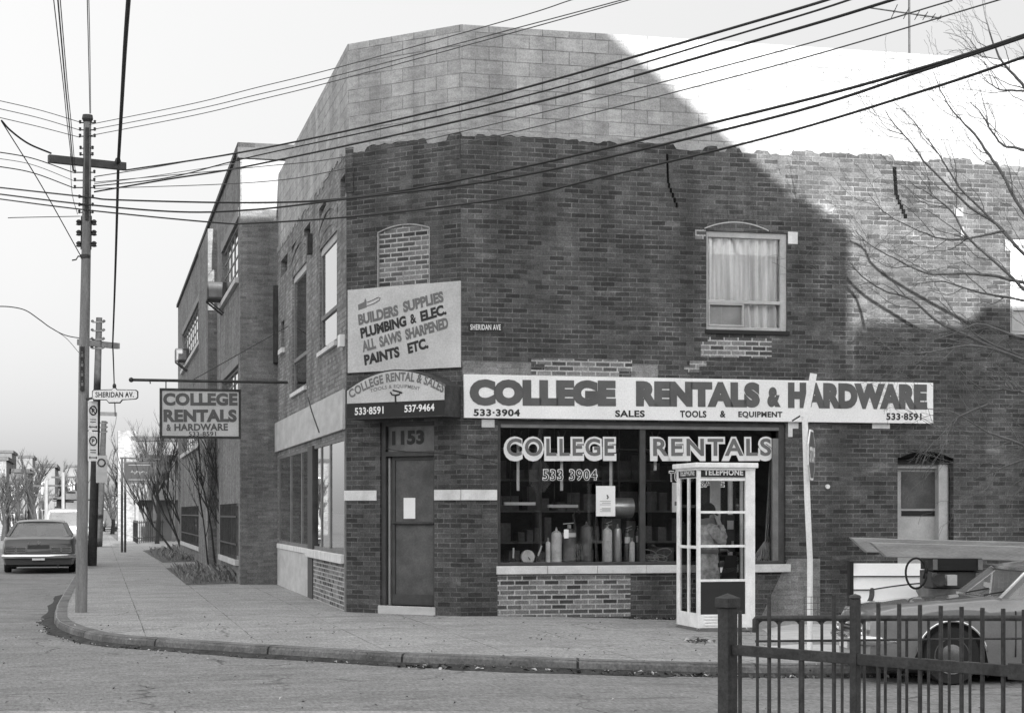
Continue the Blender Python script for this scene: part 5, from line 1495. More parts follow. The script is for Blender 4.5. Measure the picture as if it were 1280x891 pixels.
    for sgn in (1, -1):
        mb = MB(T); mb.lathe([(.085, 0), (.095, .03), (.08, .035), (.04, .045)], 18, (h - .01, wf * .76 * sgn, .5 + (zf_ - .57) * .55), 'x'); hl = obj('headlight', mb, MT['lamp'], t, smooth=True)
        mb = MB(T); mb.lathe([(.098, 0), (.108, .04), (.09, .045), (.086, .03)], 18, (h - .012, wf * .76 * sgn, .5 + (zf_ - .57) * .55), 'x'); obj('rim', mb, MT['chrome'], hl, smooth=True)
        y0, y1 = sorted((wb_ * .36 * sgn, wb_ * .96 * sgn))
        zz0, zz1 = zb_ - .24, zb_ - .10
        mb = MB(T); mb.box(-h - .014, -h + .04, y0, y1, zz0, zz1); tl = obj('tail_light', mb, MT['lamp_red'], t)
        mb = MB(T)
        ym_ = (y0 + y1) / 2
        for ya, yb in ((y0, ym_ - .006), (ym_ + .006, y1)):
            mb.box(-h - .02, -h - .012, ya, yb, zz1 - .014, zz1); mb.box(-h - .02, -h - .012, ya, yb, zz0, zz0 + .014); mb.box(-h - .02, -h - .012, ya, ya + .014, zz0, zz1); mb.box(-h - .02, -h - .012, yb - .014, yb, zz0, zz1); mb.box(-h - .02, -h - .012, ya, yb, (zz0 + zz1) / 2 - .006, (zz0 + zz1) / 2 + .006)
        obj('lamp_trim', mb, MT['chrome'], tl)
    mb = MB(T); mb.box(-h - .10, -h - .085, -.16, .16, .36, .50) ; obj('number_plate', mb, MT['sign_white'], t)
    mb = MB(T); mb.box(h + .10, h + .115, -.16, .16, .33, .46); obj('number_plate', mb, MT['sign_white'], t)
    mb = MB(T); xw = xb0 + .02
    mb.tube([(xb0 + .03, .25, zc[0] + .03), (xb0 - .10, .6, zc[0] + .09)], .008, 5); mb.tube([(xb0 + .03, -.35, zc[0] + .03), (xb0 - .10, .0, zc[0] + .09)], .008, 5); obj('wiper', mb, MT['rubber'], t)
    return t
# compact coupe by the kerb on the right, facing left
fw_ = gnd(1190, 856, -KERB)
head = Vector((-.998, -.056, 0)); rz = math.atan2(head.y, head.x)
Wc = 1.56; Lc = 4.05; wrc = .29; ax_f = Lc / 2 - .80
lft = Vector((-head.y, head.x, 0))
loc = fw_ - head * ax_f - lft * (Wc / 2 - .02); loc.z = fw_.z
ctop = [(-2.03, .60), (-1.9, .78), (-1.6, .83), (-.6, .86), (.5, .865), (.62, .86), (1.2, .82), (1.75, .77), (1.97, .72), (2.03, .62)]
cw = [(-2.03, .86), (-1.8, .96), (-1.0, 1.0), (1.0, 1.0), (1.6, .97), (1.92, .92), (2.03, .84)]
cr1 = make_car('parked_car', 'dull pale compact coupe behind the iron fence, nose towards the phone booth', loc, rz, MT['car_pale'], Lc, Wc, ctop, cw, (ax_f, ax_f - 2.4), wrc, (.70, .36, -.85, -1.45, 1.22, .57, .69), .2, 'parked cars')
mb = MB(FR[cr1.name]); mb.tube([(1.9, -.5, .62), (2.0, -.3, .60), (2.02, .2, .58), (1.95, .6, .56)], .02, 6); obj('loose_trim', mb, MT['rubber'], cr1)
# old sedan at the left kerb, seen from behind
rl = gnd(48, 717, -KERB)
stop_ = [(-2.65, .80), (-2.6, .90), (-2.3, .95), (-1.5, .99), (.8, .98), (1.2, .97), (2.0, .92), (2.55, .86), (2.65, .7)]
sw_ = [(-2.65, .93), (-2.4, .985), (-1.5, 1.0), (1.2, 1.0), (2.2, .97), (2.65, .9)]
head2 = D1
loc2 = rl + D1 * 2.75
cr2 = make_car('parked_car', 'dark old saloon parked at the left kerb, seen from behind', loc2, math.atan2(head2.y, head2.x), MT['car_dark'], 5.3, 1.88, stop_, sw_, (1.75, -1.25), .33, (1.15, .45, -1.0, -1.75, 1.40, .64, .82), .24, 'parked cars')
T = FR[cr2.name]
mb = MB(T); mb.lathe([(.05, 0), (.03, .012)], 10, (-2.662, 0, .82), 'x'); mb.lathe([(.03, 0), (.02, .012)], 8, (-2.66, .26, .8), 'x'); obj('badge', mb, MT['chrome'], cr2)
mb = MB(T); mb.box(-2.67, -2.645, -.28, .28, .66, .76); obj('trunk_panel', mb, MT['car_dark'], cr2)
mb = MB(T); mb.tube([(-2.5, -.5, .22), (-2.72, -.5, .2)], .03, 8); obj('exhaust', mb, MT['iron'], cr2)
def farcar(label, u, v, wpx, paint, away=True, dx=0, van=False):
    g = gnd(u, v, -KERB); h_ = D1 if away else -D1
    k = (wpx * g.y / F) / 1.8
    if van:
        tp = [(-2.3, 1.0), (-2.2, 1.05), (.9, 1.08), (1.3, 1.0), (2.1, .9), (2.3, .7)]; rf = (1.0, .55, -2.0, -2.2, 1.75, .72, .84)
    else: tp, rf = stop_, (1.15, .45, -1.0, -1.75, 1.40, .64, .82)
    L_ = 4.6 if van else 5.3
    return make_car('parked_car', label, g + h_ * (L_ / 2), math.atan2(h_.y, h_.x), paint, L_, 1.8, tp, [(-2.65, .93), (-2.4, .985), (2.2, .97), (2.65, .9)], (1.5, -1.3), .33, rf, .24, 'parked cars')
farcar('pale high-roofed wagon beyond the dark saloon', 84, 688, 34, MT['car_white'], True, van=True)
farcar('dark small car at the far left edge of the street', 12, 664, 26, MT['car_dark'], False)
farcar('grey car beyond the pale wagon on the far side', 68, 660, 20, MT['car_pale'], False)
vg = gnd(137, 664, 0.)
t = thing('box_van', 'dark square box van standing at the end of the pavement', 'van', vg, math.atan2(D2.y, D2.x))
T = FR[t.name]
vw = 20 * vg.y / F; vh = 27 * vg.y / F
mb = MB(T); mb.box(-vw / 2, vw / 2, 0, 4.2, .3, vh); obj('body', mb, MT['black'], t, bevel=.05)
mb = MB(T); mb.box(-vw * .36, vw * .36, -.02, .0, vh * .55, vh * .9); obj('rear_window', mb, MT['black'], t)
mb = MB(T); mb.box(-vw * .45, vw * .45, -.12, .0, .40, .52); obj('bumper', mb, MT['iron'], t)
for sgn in (-1, 1):
    mb = MB(T); mb.lathe([(.36, -.12), (.36, .12)], 16, (vw * .36 * sgn, .7, .36), 'x'); obj('wheel', mb, MT['tyre'], t)
    mb = MB(T); mb.box(vw * .38 * sgn - .06, vw * .38 * sgn + .06, -.03, 0, .62, .8); obj('tail_light', mb, MT['lamp_red'], t)
farcar2 = gnd(152, 662, 0.)
make_car('parked_car', 'dark car pulled off the pavement beside the box van', farcar2 + Vector((1.6, 0, 0)), rad(172), MT['car_dark'], 4.6, 1.75, stop_, [(-2.65, .93), (-2.4, .985), (2.2, .97), (2.65, .9)], (1.45, -1.25), .33, (1.15, .45, -1.0, -1.75, 1.40, .64, .82), .24, 'parked cars')

# ---------------------------------------------------------------- yard clutter by the wall behind the coupe
YB = 20.4
def yp(u, v, Y=YB): p = px(u, v, Y); return p
gy = gz(5)
for k, (ul, vt, vb, Y, lab, skew) in enumerate(((1088, 677.5, 696, 19.9, 'nearer thick timber beam with a slanting cut end, laid across the crates', 20), (1063, 671.5, 690, 20.3, 'farther thick timber beam reaching out beyond the nearer one', 20))):
    a = px(ul, vt, Y); b = px(ul + skew, vb, Y); e0 = px(1310, vt + 10, Y)
    mb = MB()
    d = Vector((1, .02, 0))
    zt, zb = a.z, b.z; th = .12
    mb.add([(a.x, a.y, zt), (b.x, b.y, zb), (e0.x + 1.5, a.y, zb - .10), (e0.x + 1.5, a.y, zt - .10), (a.x, a.y + th, zt), (b.x, b.y + th, zb), (e0.x + 1.5, a.y + th, zb - .10), (e0.x + 1.5, a.y + th, zt - .10)],
           [(0, 1, 2, 3), (7, 6, 5, 4), (0, 4, 5, 1), (1, 5, 6, 2), (2, 6, 7, 3), (3, 7, 4, 0)])
    o = obj('timber_beam', mb, MT['timber'], loc=(a.x + 2, Y, zb), bevel=.008)
    tag(o, lab, 'beam', 'timber beams')
zt = px(1200, 698, 20.2).z
def crate(label, u0, u1, v0, v1, Y, mat, dep=.6):
    a = px(u0, v0, Y); b = px(u1, v1, Y)
    t = thing('wooden_crate', label, 'crate', ((a.x + b.x) / 2, Y, b.z), 0, 'crates under the beams')
    mb = MB(); mb.box(a.x, b.x, Y, Y + dep, b.z, a.z); obj('box', mb, mat, t, bevel=.006)
    mb = MB(); mb.box(a.x, a.x + .05, Y - .015, Y - .001, b.z + .01, a.z - .01); mb.box(b.x - .05, b.x, Y - .015, Y - .001, b.z + .01, a.z - .01); obj('batten', mb, MT['frame_mid'], t)
    return t
zg = 640 + (EYE - gy) * F / 19.9
crate('dark crate carrying the beams beside the windscreen', 1166, 1228, 697.5, 713, 19.85, MT['black'])
crate('low worn crate under the dark crate, with a pale end board', 1165, 1225, 714, 735, 19.9, MT['frame_dark'])
crate('bottom crate of the stack, standing on the pavement behind the coupe', 1160, 1232, 736, zg, 19.85, MT['frame_mid'])
a = px(1172, 718, 19.8); b = px(1184, 731, 19.8)
t = thing('paint_can', 'dark round can lying against the crates with a pale box next to it', 'can', (a.x, 19.75, b.z))
mb = MB(); mb.lathe([(.07, -.06), (.07, .06)], 14, (a.x, 19.76, (a.z + b.z) / 2), 'y'); obj('can', mb, MT['iron'], t)
mb = MB(); mb.box(a.x + .09, a.x + .2, 19.72, 19.83, b.z + .0, a.z); obj('box', mb, MT['fascia'], t)
# white ribbed panel
a = px(1066, 704, 22.6); b = px(1166, 790, 22.6)
t = thing('siding_panel', 'white ribbed siding panel leaning on the wall beyond the phone booth', 'panel', ((a.x + b.x) / 2, 22.6, gy))
for i in range(5):
    z1 = a.z - i * .172; z0 = z1 - .155
    mb = MB(); lean = .06
    mb.add([(a.x, 22.6 - lean * i / 5, z1), (b.x + .4, 22.6 - lean * i / 5, z1), (b.x + .4, 22.54 - lean * i / 5, z0), (a.x, 22.54 - lean * i / 5, z0), (a.x, 22.68, z1), (b.x + .4, 22.68, z1), (b.x + .4, 22.68, z0), (a.x, 22.68, z0)],
           [(3, 2, 1, 0), (4, 5, 6, 7), (0, 1, 5, 4), (2, 3, 7, 6), (1, 2, 6, 5), (3, 0, 4, 7)])
    obj('board', mb, MT['siding'], t)
mb = MB(); mb.box(a.x - .05, a.x + .0, 22.55, 22.7, gy, a.z + .03); mb.box(a.x + .05, b.x + .4, 22.65, 22.72, gy, a.z - .02); obj('dark_frame', mb, MT['black'], t)
# bent pale sheet (old car hood) lying in front of it
t = thing('car_hood', 'loose pale car hood propped up in front of the white siding panel', 'car hood', px(1125, 800, 20.6))
mb = MB(); n = 12; vs = []
for i in range(n + 1):
    f = i / n
    for j in range(7):
        g = j / 6
        u = 1084 + 84 * f + 6 * (1 - g); vt = 737 - 9 * math.sin(f * 1.5) ; vb = 755 - 4 * f
        p = px(u, vt + (vb - vt) * g, 20.7 - .45 * g); p.y -= .10 * math.sin(g * 3.1) 
        vs.append(tuple(p))
vs2 = [(x, y + .03, z - .03) for x, y, z in vs]
m7 = 7
fs = [(i * m7 + j, i * m7 + j + 1, (i + 1) * m7 + j + 1, (i + 1) * m7 + j) for i in range(n) for j in range(6)]
mb.add(vs, fs); mb.add(vs2, [f[::-1] for f in fs]); obj('panel', mb, MT['siding'], t, smooth='all')
mb = MB(); 
for g in (0, 6): mb.tube([vs[i * m7 + g] for i in range(n + 1)], .014, 6)
mb.tube([vs[j] for j in range(7)], .03, 6); obj('edge', mb, MT['iron'], t)
mb = MB(); p = px(1105, 756, 20.4); mb.box(p.x, p.x + .6, 20.3, 20.7, gy, p.z + .02); obj('prop', mb, MT['black'], t)
c = px(1145, 714, 19.75)
mb = MB(); mb.tube([(c.x + .115 * math.cos(q), 19.75 + .01 * math.sin(3 * q), c.z - .02 + .17 * math.sin(q)) for q in [2 * math.pi * i / 28 for i in range(29)]], .013, 8)
mb.tube([(c.x + .11, 19.75, c.z + .12), (c.x + .12, 19.77, c.z + .0), (c.x + .1, 19.78, c.z - .08)], .022, 8)
tag(obj('rubber_hose', mb, MT['rubber'], loc=(c.x, 19.75, c.z - .2), smooth='all'), 'black rubber hose looped over the timber beams', 'hose')
# rags of snow / pale grit on the pavement behind the fence
for pts in ([(955, 782), (990, 776), (1062, 776), (1100, 783), (1066, 797), (1000, 799), (960, 795)], [(948, 804), (1000, 801), (1068, 803), (1060, 816), (985, 818)]):
    mb = patch('snow', [(u, v + 4) for u, v in pts], MT['snow'], .035, 4)
    o = obj('snow_patch', mb, MT['snow'], kind='stuff', smooth='all')
# ---------------------------------------------------------------- poles
def spline(pts, n=8):
    P = [Vector(p) for p in pts]
    P = [P[0] * 2 - P[1]] + P + [P[-1] * 2 - P[-2]]
    o = []
    for i in range(1, len(P) - 2):
        a, b, c, d = P[i - 1:i + 3]
        for k in range(n):
            t = k / n
            o.append(.5 * ((2 * b) + (c - a) * t + (2 * a - 5 * b + 4 * c - d) * t * t + (3 * b - a - 3 * c + d) * t ** 3))
    o.append(P[-2]); return o
Y1 = gnd(101.5, 765).y
def q1(u, v, dy=0.): return px(u, v, Y1 + dy)
base = gnd(101.5, 765)
pole = thing('utility_pole', 'tall pale utility pole at the kerb carrying a slanting crossarm and many insulators', 'pole', base)
mb = MB(); mb.tube([base, q1(103, 640), q1(105, 450), q1(108, 300), q1(109.3, 150)], [.088, .083, .078, .068, .056], 14); obj('shaft', mb, MT['wood_pole'], pole, smooth=True)
mb = MB(); mb.tube([q1(109.3, 153), q1(109.4, 149), q1(109.5, 144)], [.06, .085, .075], 12); obj('cap', mb, MT['iron'], pole)
za = q1(109, 203).z
l = px(60.5, 198, Y1 + .05); r = px(157, 209, Y1 + .05)
def at_height(u, v, z):
    Y = (EYE - z) * F / (v - 640); return px(u, v, Y)
l = at_height(60.5, 198.5, za); r = at_height(157, 208.5, za)
mb = MB(); mb.bar(l, r, .09, .115); obj('crossarm', mb, MT['frame_dark'], pole, bevel=.004)
ins = []
for v in (154, 163, 171): ins.append((v, .10, .12))
for v in (186, 194): ins.append((v, .09, .09))
for v in (216, 226, 235): ins.append((v, .17, .12))
for v in (247, 257, 266): ins.append((v, .10, .10))
for v, a, b in ins:
    c = q1(109 - (v - 150) * .01, v)
    mb = MB(); mb.bar(c + Vector((-a, -.02, 0)), c + Vector((b, -.02, .0)), .016, .016)
    mb.lathe([(.006, -.01), (.02, .0), (.016, .02), (.022, .035), (.006, .045)], 8, (c.x - a, c.y - .02, c.z - .005)); mb.lathe([(.006, -.01), (.02, .0), (.016, .02), (.022, .035), (.006, .045)], 8, (c.x + b, c.y - .02, c.z - .005))
    obj('insulator_pin', mb, MT['iron'], pole)
mb = MB(); mb.tube([q1(109, 160, -.06), q1(108.5, 275, -.07)], .03, 6); obj('riser', mb, MT['iron'], pole)
for sx_ in (-1, 1):
    mb = MB(); mb.bar(q1(108 + 5.5 * sx_, 270), q1(107.5 + 5.5 * sx_, 312), .02, .03); obj('rack_bar', mb, MT['iron'], pole)
    for v in (278, 291, 305):
        c = q1(108 + 9.5 * sx_, v)
        mb = MB(); mb.lathe([(.02, -.045), (.045, -.035), (.03, -.01), (.045, .012), (.03, .03), (.018, .04)], 10, c); mb.bar(c + Vector((-.05 * sx_, 0, 0)), c, .02, .02); obj('spool_insulator', mb, MT['iron'], pole, smooth=True)
mb = MB(); c = q1(107, 321); mb.lathe([(.075, -.03), (.078, 0), (.075, .03)], 14, c); mb.tube([c, c + Vector((-.10, -.05, 0)), c + Vector((-.13, -.05, -.05)), c + Vector((-.19, -.05, -.06))], .012, 6); obj('clamp', mb, MT['iron'], pole)
mb = MB(); mb.box(*(lambda a, b: (a.x, b.x, Y1 - .115, Y1 - .09, b.z, a.z))(q1(102.5, 434), q1(107.5, 489))); tagp = obj('number_strip', mb, MT['letter_dark'], pole)
mb = MB()
PP = Plane((base.x, Y1 - .117), (1, 0))
for i, ch in enumerate('2814'): 
    a = q1(103.6, 447 + 12 * i); mb.box(a.x, a.x + .034, Y1 - .119, Y1 - .114, a.z, a.z + .05); mb.box(a.x + .006, a.x + .026, Y1 - .119, Y1 - .114, a.z + .065, a.z + .08)
obj('worn_marks', mb, MT['frame_mid'], tagp)
mb = MB(); mb.tube([q1(102.2, 596), q1(102, 640)], .085, 14); 
# second and third pole down the street
def pole2(name, label, ub, vb, ut, vt, r, arm, n):
    b = gnd(ub, vb); Yp = b.y
    t = thing(name, label, 'pole', b, 0, 'poles down the side street')
    top = px(ut, vt, Yp)
    mb = MB(); mb.tube([b, b.lerp(top, .5), top], [r, r * .85, r * .65], 10); obj('shaft', mb, MT['bark_dark'], t, smooth=True)
    if arm:
        z = px(0, (arm[1] + arm[3]) / 2, Yp).z
        a = at_height(arm[0], arm[1], z); c = at_height(arm[2], arm[3], z)
        mb = MB(); mb.bar(a, c, .12, .16); obj('crossarm', mb, MT['frame_dark'], t)
    for i in range(n):
        c = top.lerp(b, .02 + .035 * i)
        mb = MB(); mb.bar(c + Vector((-.16, -.1, 0)), c + Vector((.16, -.1, 0)), .04, .04); mb.lathe([(.03, 0), (.05, .03), (.02, .07)], 7, (c.x - .16, c.y - .1, c.z)); mb.lathe([(.03, 0), (.05, .03), (.02, .07)], 7, (c.x + .16, c.y - .1, c.z)); obj('insulator_pin', mb, MT['iron'], t)
    return t, Yp
_, Y2 = pole2('utility_pole', 'second pole beyond the pale one, with a short level crossarm', 115, 707, 124, 397, .13, (98, 427.5, 148, 432.5), 4)
for sx_ in (-1, 1):
    for v in (440, 447, 455):
        pass
_, Y3 = pole2('utility_pole', 'farthest pole on the side street with its insulators against the sky', 123, 683, 130, 526, .17, (124, 517, 146, 517.5), 3)
# street sign on the first pole and the two parking signs
SY = Y1 - .10
sgt = thing('street_sign', 'white plate reading SHERIDAN AV. on a bracket at the pale pole', 'sign', px(143, 500, SY))
SPn = Plane((px(143, 500, SY).x, SY), (1, 0))
def spx(u, v): a = px(u, v, SY); return a.x - SPn.o.x, a.z
o8 = [(115, 498), (117, 500), (133, 500), (136, 504), (150, 504), (153, 500), (170, 499), (172.5, 497), (172.5, 489), (170, 487), (146, 486.5), (144.5, 484), (141.5, 484), (140, 486.5), (117, 487), (115, 489)]
P = [spx(*p) for p in o8]; cx = sum(p[0] for p in P) / len(P); cz = sum(p[1] for p in P) / len(P)
mb = MB(SPn.M); mb.prism(P, -.004, .03); obj('rim', mb, MT['letter_dark'], sgt)
mb = MB(SPn.M); mb.prism([(cx + (x - cx) * .965, cz + (z - cz) * .86) for x, z in P], -.010, .0); obj('plate', mb, MT['sign_white'], sgt)
mb = MB(SPn.M); a = spx(119.5, 496.6); b = spx(167.5, 489.8); vs, fs = glyphs('SHERIDAN AV.', .025, 1.08); mb.add([(a[0] + (b[0] - a[0]) * x, -.012, a[1] + (b[1] - a[1]) * y) for x, y in vs], fs); obj('lettering', mb, MT['letter_dark'], sgt)
mb = MB(); c = px(143, 482.5, SY + .01); mb.ball(c, .03, 10, (1, 1, 1.4)); mb.bar(px(108, 499, SY + .05), px(118, 497, SY + .02), .03, .03); obj('finial', mb, MT['iron'], sgt)
def parking(label, v0, v1, sym):
    a = px(110, v0, SY); b = px(122, v1, SY)
    d = Vector((.55, -.835, 0))                   # turned away, its face towards the road
    pl = Plane((a.x, SY), (.62, .78))
    s1 = pl.on(122, 520)[0]
    t = thing('parking_sign', label, 'sign', (a.x, SY, b.z), math.atan2(pl.d.y, pl.d.x), 'parking signs on the pale pole')
    mb = MB(pl.M); mb.box(0, s1, -.005, .005, b.z, a.z); obj('plate', mb, MT['sign_white'], t, bevel=.003)
    h = a.z - b.z; w = s1; cz = b.z + h * .68; cx = w / 2
    mb = MB(pl.M); r = w * .36
    ring_ = [(cx + r * math.cos(q), -.008, cz + r * math.sin(q)) for q in [2 * math.pi * i / 20 for i in range(21)]]
    mb.tube(ring_, r * .16, 6); mb.bar((cx - r * .65, -.008, cz + r * .65), (cx + r * .65, -.008, cz - r * .65), .004, r * .25, (0, 0, 1)) if sym == 0 else None
    obj('ring_mark', mb, MT['letter_dark'], t)
    mb = MB(pl.M); vs, fs = glyphs('P', .03); mb.add([(cx - r * .38 + r * .8 * x, -.0075, cz - r * .5 + r * 1.0 * y) for x, y in vs], fs)
    zz = b.z + h * .12; mb.bar((w * .15, -.008, zz), (w * .85, -.008, zz), .004, .012); mb.add([(w * .05, -.008, zz), (w * .2, -.008, zz - .025), (w * .2, -.008, zz + .025)], [(0, 1, 2)]); mb.add([(w * .95, -.008, zz), (w * .8, -.008, zz + .025), (w * .8, -.008, zz - .025)], [(0, 1, 2)])
    for k in range(2): mb.box(w * .2, w * .8, -.0075, -.006, b.z + h * (.28 + .08 * k), b.z + h * (.28 + .08 * k) + .012)
    obj('lettering', mb, MT['letter_dark'], t)
parking('upper no-parking plate on the pale pole with a heavy crossed ring', 501, 537.5, 0)
parking('lower parking plate on the pale pole with a thin ringed letter', 539, 576, 1)
a = px(120, 583 - 14, Y2 * .98)
t = thing('parking_sign', 'small far parking plate on the second pole', 'sign', (a.x + .3, Y2 * .98, a.z), 0, None)
mb = MB(); mb.box(a.x, a.x + .30, Y2 * .98, Y2 * .98 + .01, a.z - .75, a.z); obj('plate', mb, MT['fascia'], t)
mb = MB(); mb.tube([(a.x + .15 + .1 * math.cos(q), Y2 * .98 - .01, a.z - .2 + .1 * math.sin(q)) for q in [2 * math.pi * i / 16 for i in range(17)]], .02, 5); obj('ring_mark', mb, MT['letter_dark'], t)

# ---------------------------------------------------------------- overhead wires
def wire(label, pts, r, mat='wire', group=None, name='overhead_wire', cat='wire'):
    """pts: (u, v, Y)"""
    P = spline([px(u, v, Y) for u, v, Y in pts], 8)
    mb = MB(); mb.tube(P, r, 5)
    o = obj(name, mb, MT[mat], loc=P[len(P) // 2], smooth='all')
    tag(o, label, cat, group); return o
G1 = 'heavy cables from the pole to the upper right'
wire('heavy cable from the crossarm end, topmost of the three crossing the block parapet', [(157, 213, 27.), (300, 191, 23.5), (460, 158, 21), (640, 114.5, 18.5), (960, 22.5, 14.5), (1060, -8, 13.3)], .0125, group=G1)
wire('heavy cable crossing the block parapet, middle one of the three', [(118, 233, 26.4), (212, 222, 25), (320, 195, 23.2), (640, 124.5, 18.5), (960, 32, 14.5), (1090, -9, 13)], .009, group=G1)
wire('heavy cable crossing the block parapet, lowest of the three', [(118, 240, 26.4), (212, 224, 25), (320, 206, 23.2), (640, 136, 18.5), (960, 47, 14.5), (1140, -7, 12.8)], .0125, group=G1)
wire('heavy cable sweeping from the pole up to the right edge, topmost of the lower three', [(-15, 233, 30), (105, 246, 26.3), (147, 250, 25.8), (320, 253.5, 23.5), (450, 246, 21.5), (640, 212, 18.5), (960, 137, 14.5), (1160, 83, 12.5), (1300, 38, 11.2)], .0125, group=G1)
wire('heavy cable merging with the topmost lower one near the right edge', [(-15, 241, 30), (105, 255.5, 26.3), (225, 265, 24.8), (320, 262, 23.4), (440, 248, 21.5), (640, 222, 18.5), (960, 149, 14.5), (1160, 86.5, 12.5), (1300, 40, 11.2)], .0125, group=G1)
wire('heavy cable ending lowest at the right edge over the brick wall', [(-15, 247, 30), (107, 262.5, 26.3), (265, 278, 24.2), (320, 279, 23.4), (457, 269.5, 21.3), (640, 247, 18.5), (752, 222, 17), (960, 172, 14.5), (1160, 112, 12.6), (1300, 65, 11.4)], .011, group=G1)
G2 = 'thin wires over the shop'
wire('thin wire crossing the middle of the block parapet, upper of the lower pair', [(118, 228, 26.4), (320, 209, 23), (432, 196, 21.5), (640, 150, 18.5), (960, 68.5, 14.5), (1190, 1, 12)], .006, 'wirethin', G2)
wire('thin wire crossing the lower block parapet, under the other of its pair', [(118, 236, 26.4), (320, 228, 23), (432, 211, 21.5), (640, 166, 18.5), (960, 85, 14.5), (1260, -3, 12)], .006, 'wirethin', G2)
wire('thin wire skimming the parapet crest, topmost of three', [(112, 156, 26.3), (240, 130, 24.2), (320, 110, 23), (425, 84, 21.5), (640, 24, 18.5), (712, 1, 17.8), (760, -14, 17)], .006, 'wirethin', G2)
wire('thin wire skimming the parapet crest, middle of three', [(112, 163, 26.3), (240, 138, 24.2), (320, 119, 23), (420, 95, 21.5), (640, 37, 18.5), (775, 1, 17), (820, -12, 16.8)], .006, 'wirethin', G2)
wire('thin wire skimming the parapet crest, lowest of three', [(112, 170, 26.3), (240, 145, 24.2), (320, 126, 23), (415, 102.5, 21.5), (640, 41.5, 18.5), (770, 5, 17), (820, -10, 16.8)], .006, 'wirethin', G2)
G3 = 'thin lines to the pole head from the left'
for i, (v0, v1, l_) in enumerate(((126, 153, 'topmost'), (136, 163, 'middle'), (147, 172, 'lowest'))):
    wire('thin line dipping to the pole head, %s of the three above the crossarm' % l_, [(-10, v0 - 2, 24), (50, v0 + 12, 25.2), (100, v1, 26.35)], .006, 'wirethin', G3)
for i, (v0, v1, l_) in enumerate(((191, 216, 'upper'), (199, 226, 'middle'), (209, 235, 'lower'))):
    wire('thin line dipping to the pole just under the crossarm, %s of three' % l_, [(-10, v0 - 2, 24), (40, v0 + 7, 25), (92, v1, 26.3)], .008 if i != 1 else .005, 'wire' if i != 1 else 'wirethin', G3)
wire('thick cable sagging onto the near end of the crossarm', [(2, 151, 24.5), (14, 164, 25), (36, 180, 25.6), (64, 192, 25.9)], .014, group=G3)
wire('guy wire slanting down to the clamp on the pale pole', [(2, 152, 24.5), (50, 229, 25.5), (101, 320, 26.4)], .008, group=G3)
wire('short line ending in a hook left of the spool insulators', [(10, 272.5, 24.6), (24, 272, 24.8), (100, 270.5, 26.3)], .006, group=G3)
wire('slack cable drooping to the second pole from the left edge', [(-10, 383, 44), (12, 383.5, 44.5), (32, 388, 45), (50, 400, 46), (64, 410, 47), (85, 420, 48.2), (121, 425, 49.2)], .014, group=G3)
wire('faint branch of the slack cable dropping behind the pale pole', [(62, 409, 47), (82, 422, 48), (99, 441, 49)], .008, 'wirethin', G3)
wire('thin line from the spool rack back to the pole', [(88, 192, 26.2), (90, 240, 26.2), (97, 268, 26.3)], .005, 'wirethin', G3)
G4 = 'lines running along the side street'
for u0, u1, u2, l_ in ((66.5, 82, 91, 'first'), (72, 84.5, 92, 'middle'), (75, 87, 94, 'last')):
    wire('thin line coming straight down from the top edge, %s of three left of the pole' % l_, [(u0 - .6, -10, 18), (u1 - 3, 105, 21), (u1 + 1.5, 150, 23.5), (u2, 214, 26.2)], .006 if l_ != 'middle' else .009, 'wirethin', G4)
wire('thin line dropping onto the cap of the pale pole, left of its twin', [(108.8, -10, 18), (110.5, 60, 20.5), (112.3, 142, 26)], .006, 'wirethin', G4)
wire('thin line dropping onto the cap of the pale pole, right of its twin', [(110.8, -10, 18), (112.3, 60, 20.5), (113.4, 142, 26)], .005, 'wirethin', G4)
wire('heavy black cable along the street from the top edge to the near crossarm end', [(161, -10, 17), (156, 60, 19.5), (152, 130, 22.6), (147.7, 205, r.y)], .026, group=G4)
wire('heavy black cable between the two crossarms along the street', [(147.7, 205, r.y), (145.5, 290, 32), (143, 370, 40), (140.8, 430, Y2)], .024, group=G4)
wire('black cable from the second crossarm down towards the street sign', [(140.8, 430, Y2), (142, 460, 56), (144, 520, Y3)], .022, group=G4)
mb = MB(); c = px(147.3, 202, r.y); mb.ball(c, .05, 8, (1, 1, 1.3)); mb.bar(c, c + Vector((0, 0, -.1)), .03, .03); obj('cable_clamp', mb, MT['iron'], pole)
wire('thin wire from the third pole slanting to the ground side', [(146, 517, Y3), (144, 530, 66), (139, 546, 62)], .012, 'wirethin', G4)
G5 = 'thin wires from the pole towards the factory'
wire('thin wire from the pole to the factory coping, upper', [(118, 221, 26.5), (200, 208, 30), (300, 190, 36.2)], .008, 'wirethin', G5)
wire('thin wire from the pole to the factory coping, lower', [(118, 230, 26.5), (200, 219, 30), (303, 203, 36.2)], .006, 'wirethin', G5)
wire('slack wire along the corner under the box sign', [(438, 549, 26.2), (468, 556, 25.9), (500, 563.5, 25.5), (576, 568, 25.2), (600, 573, 25.3), (622, 579, 25.35)], .005, 'wire', None)

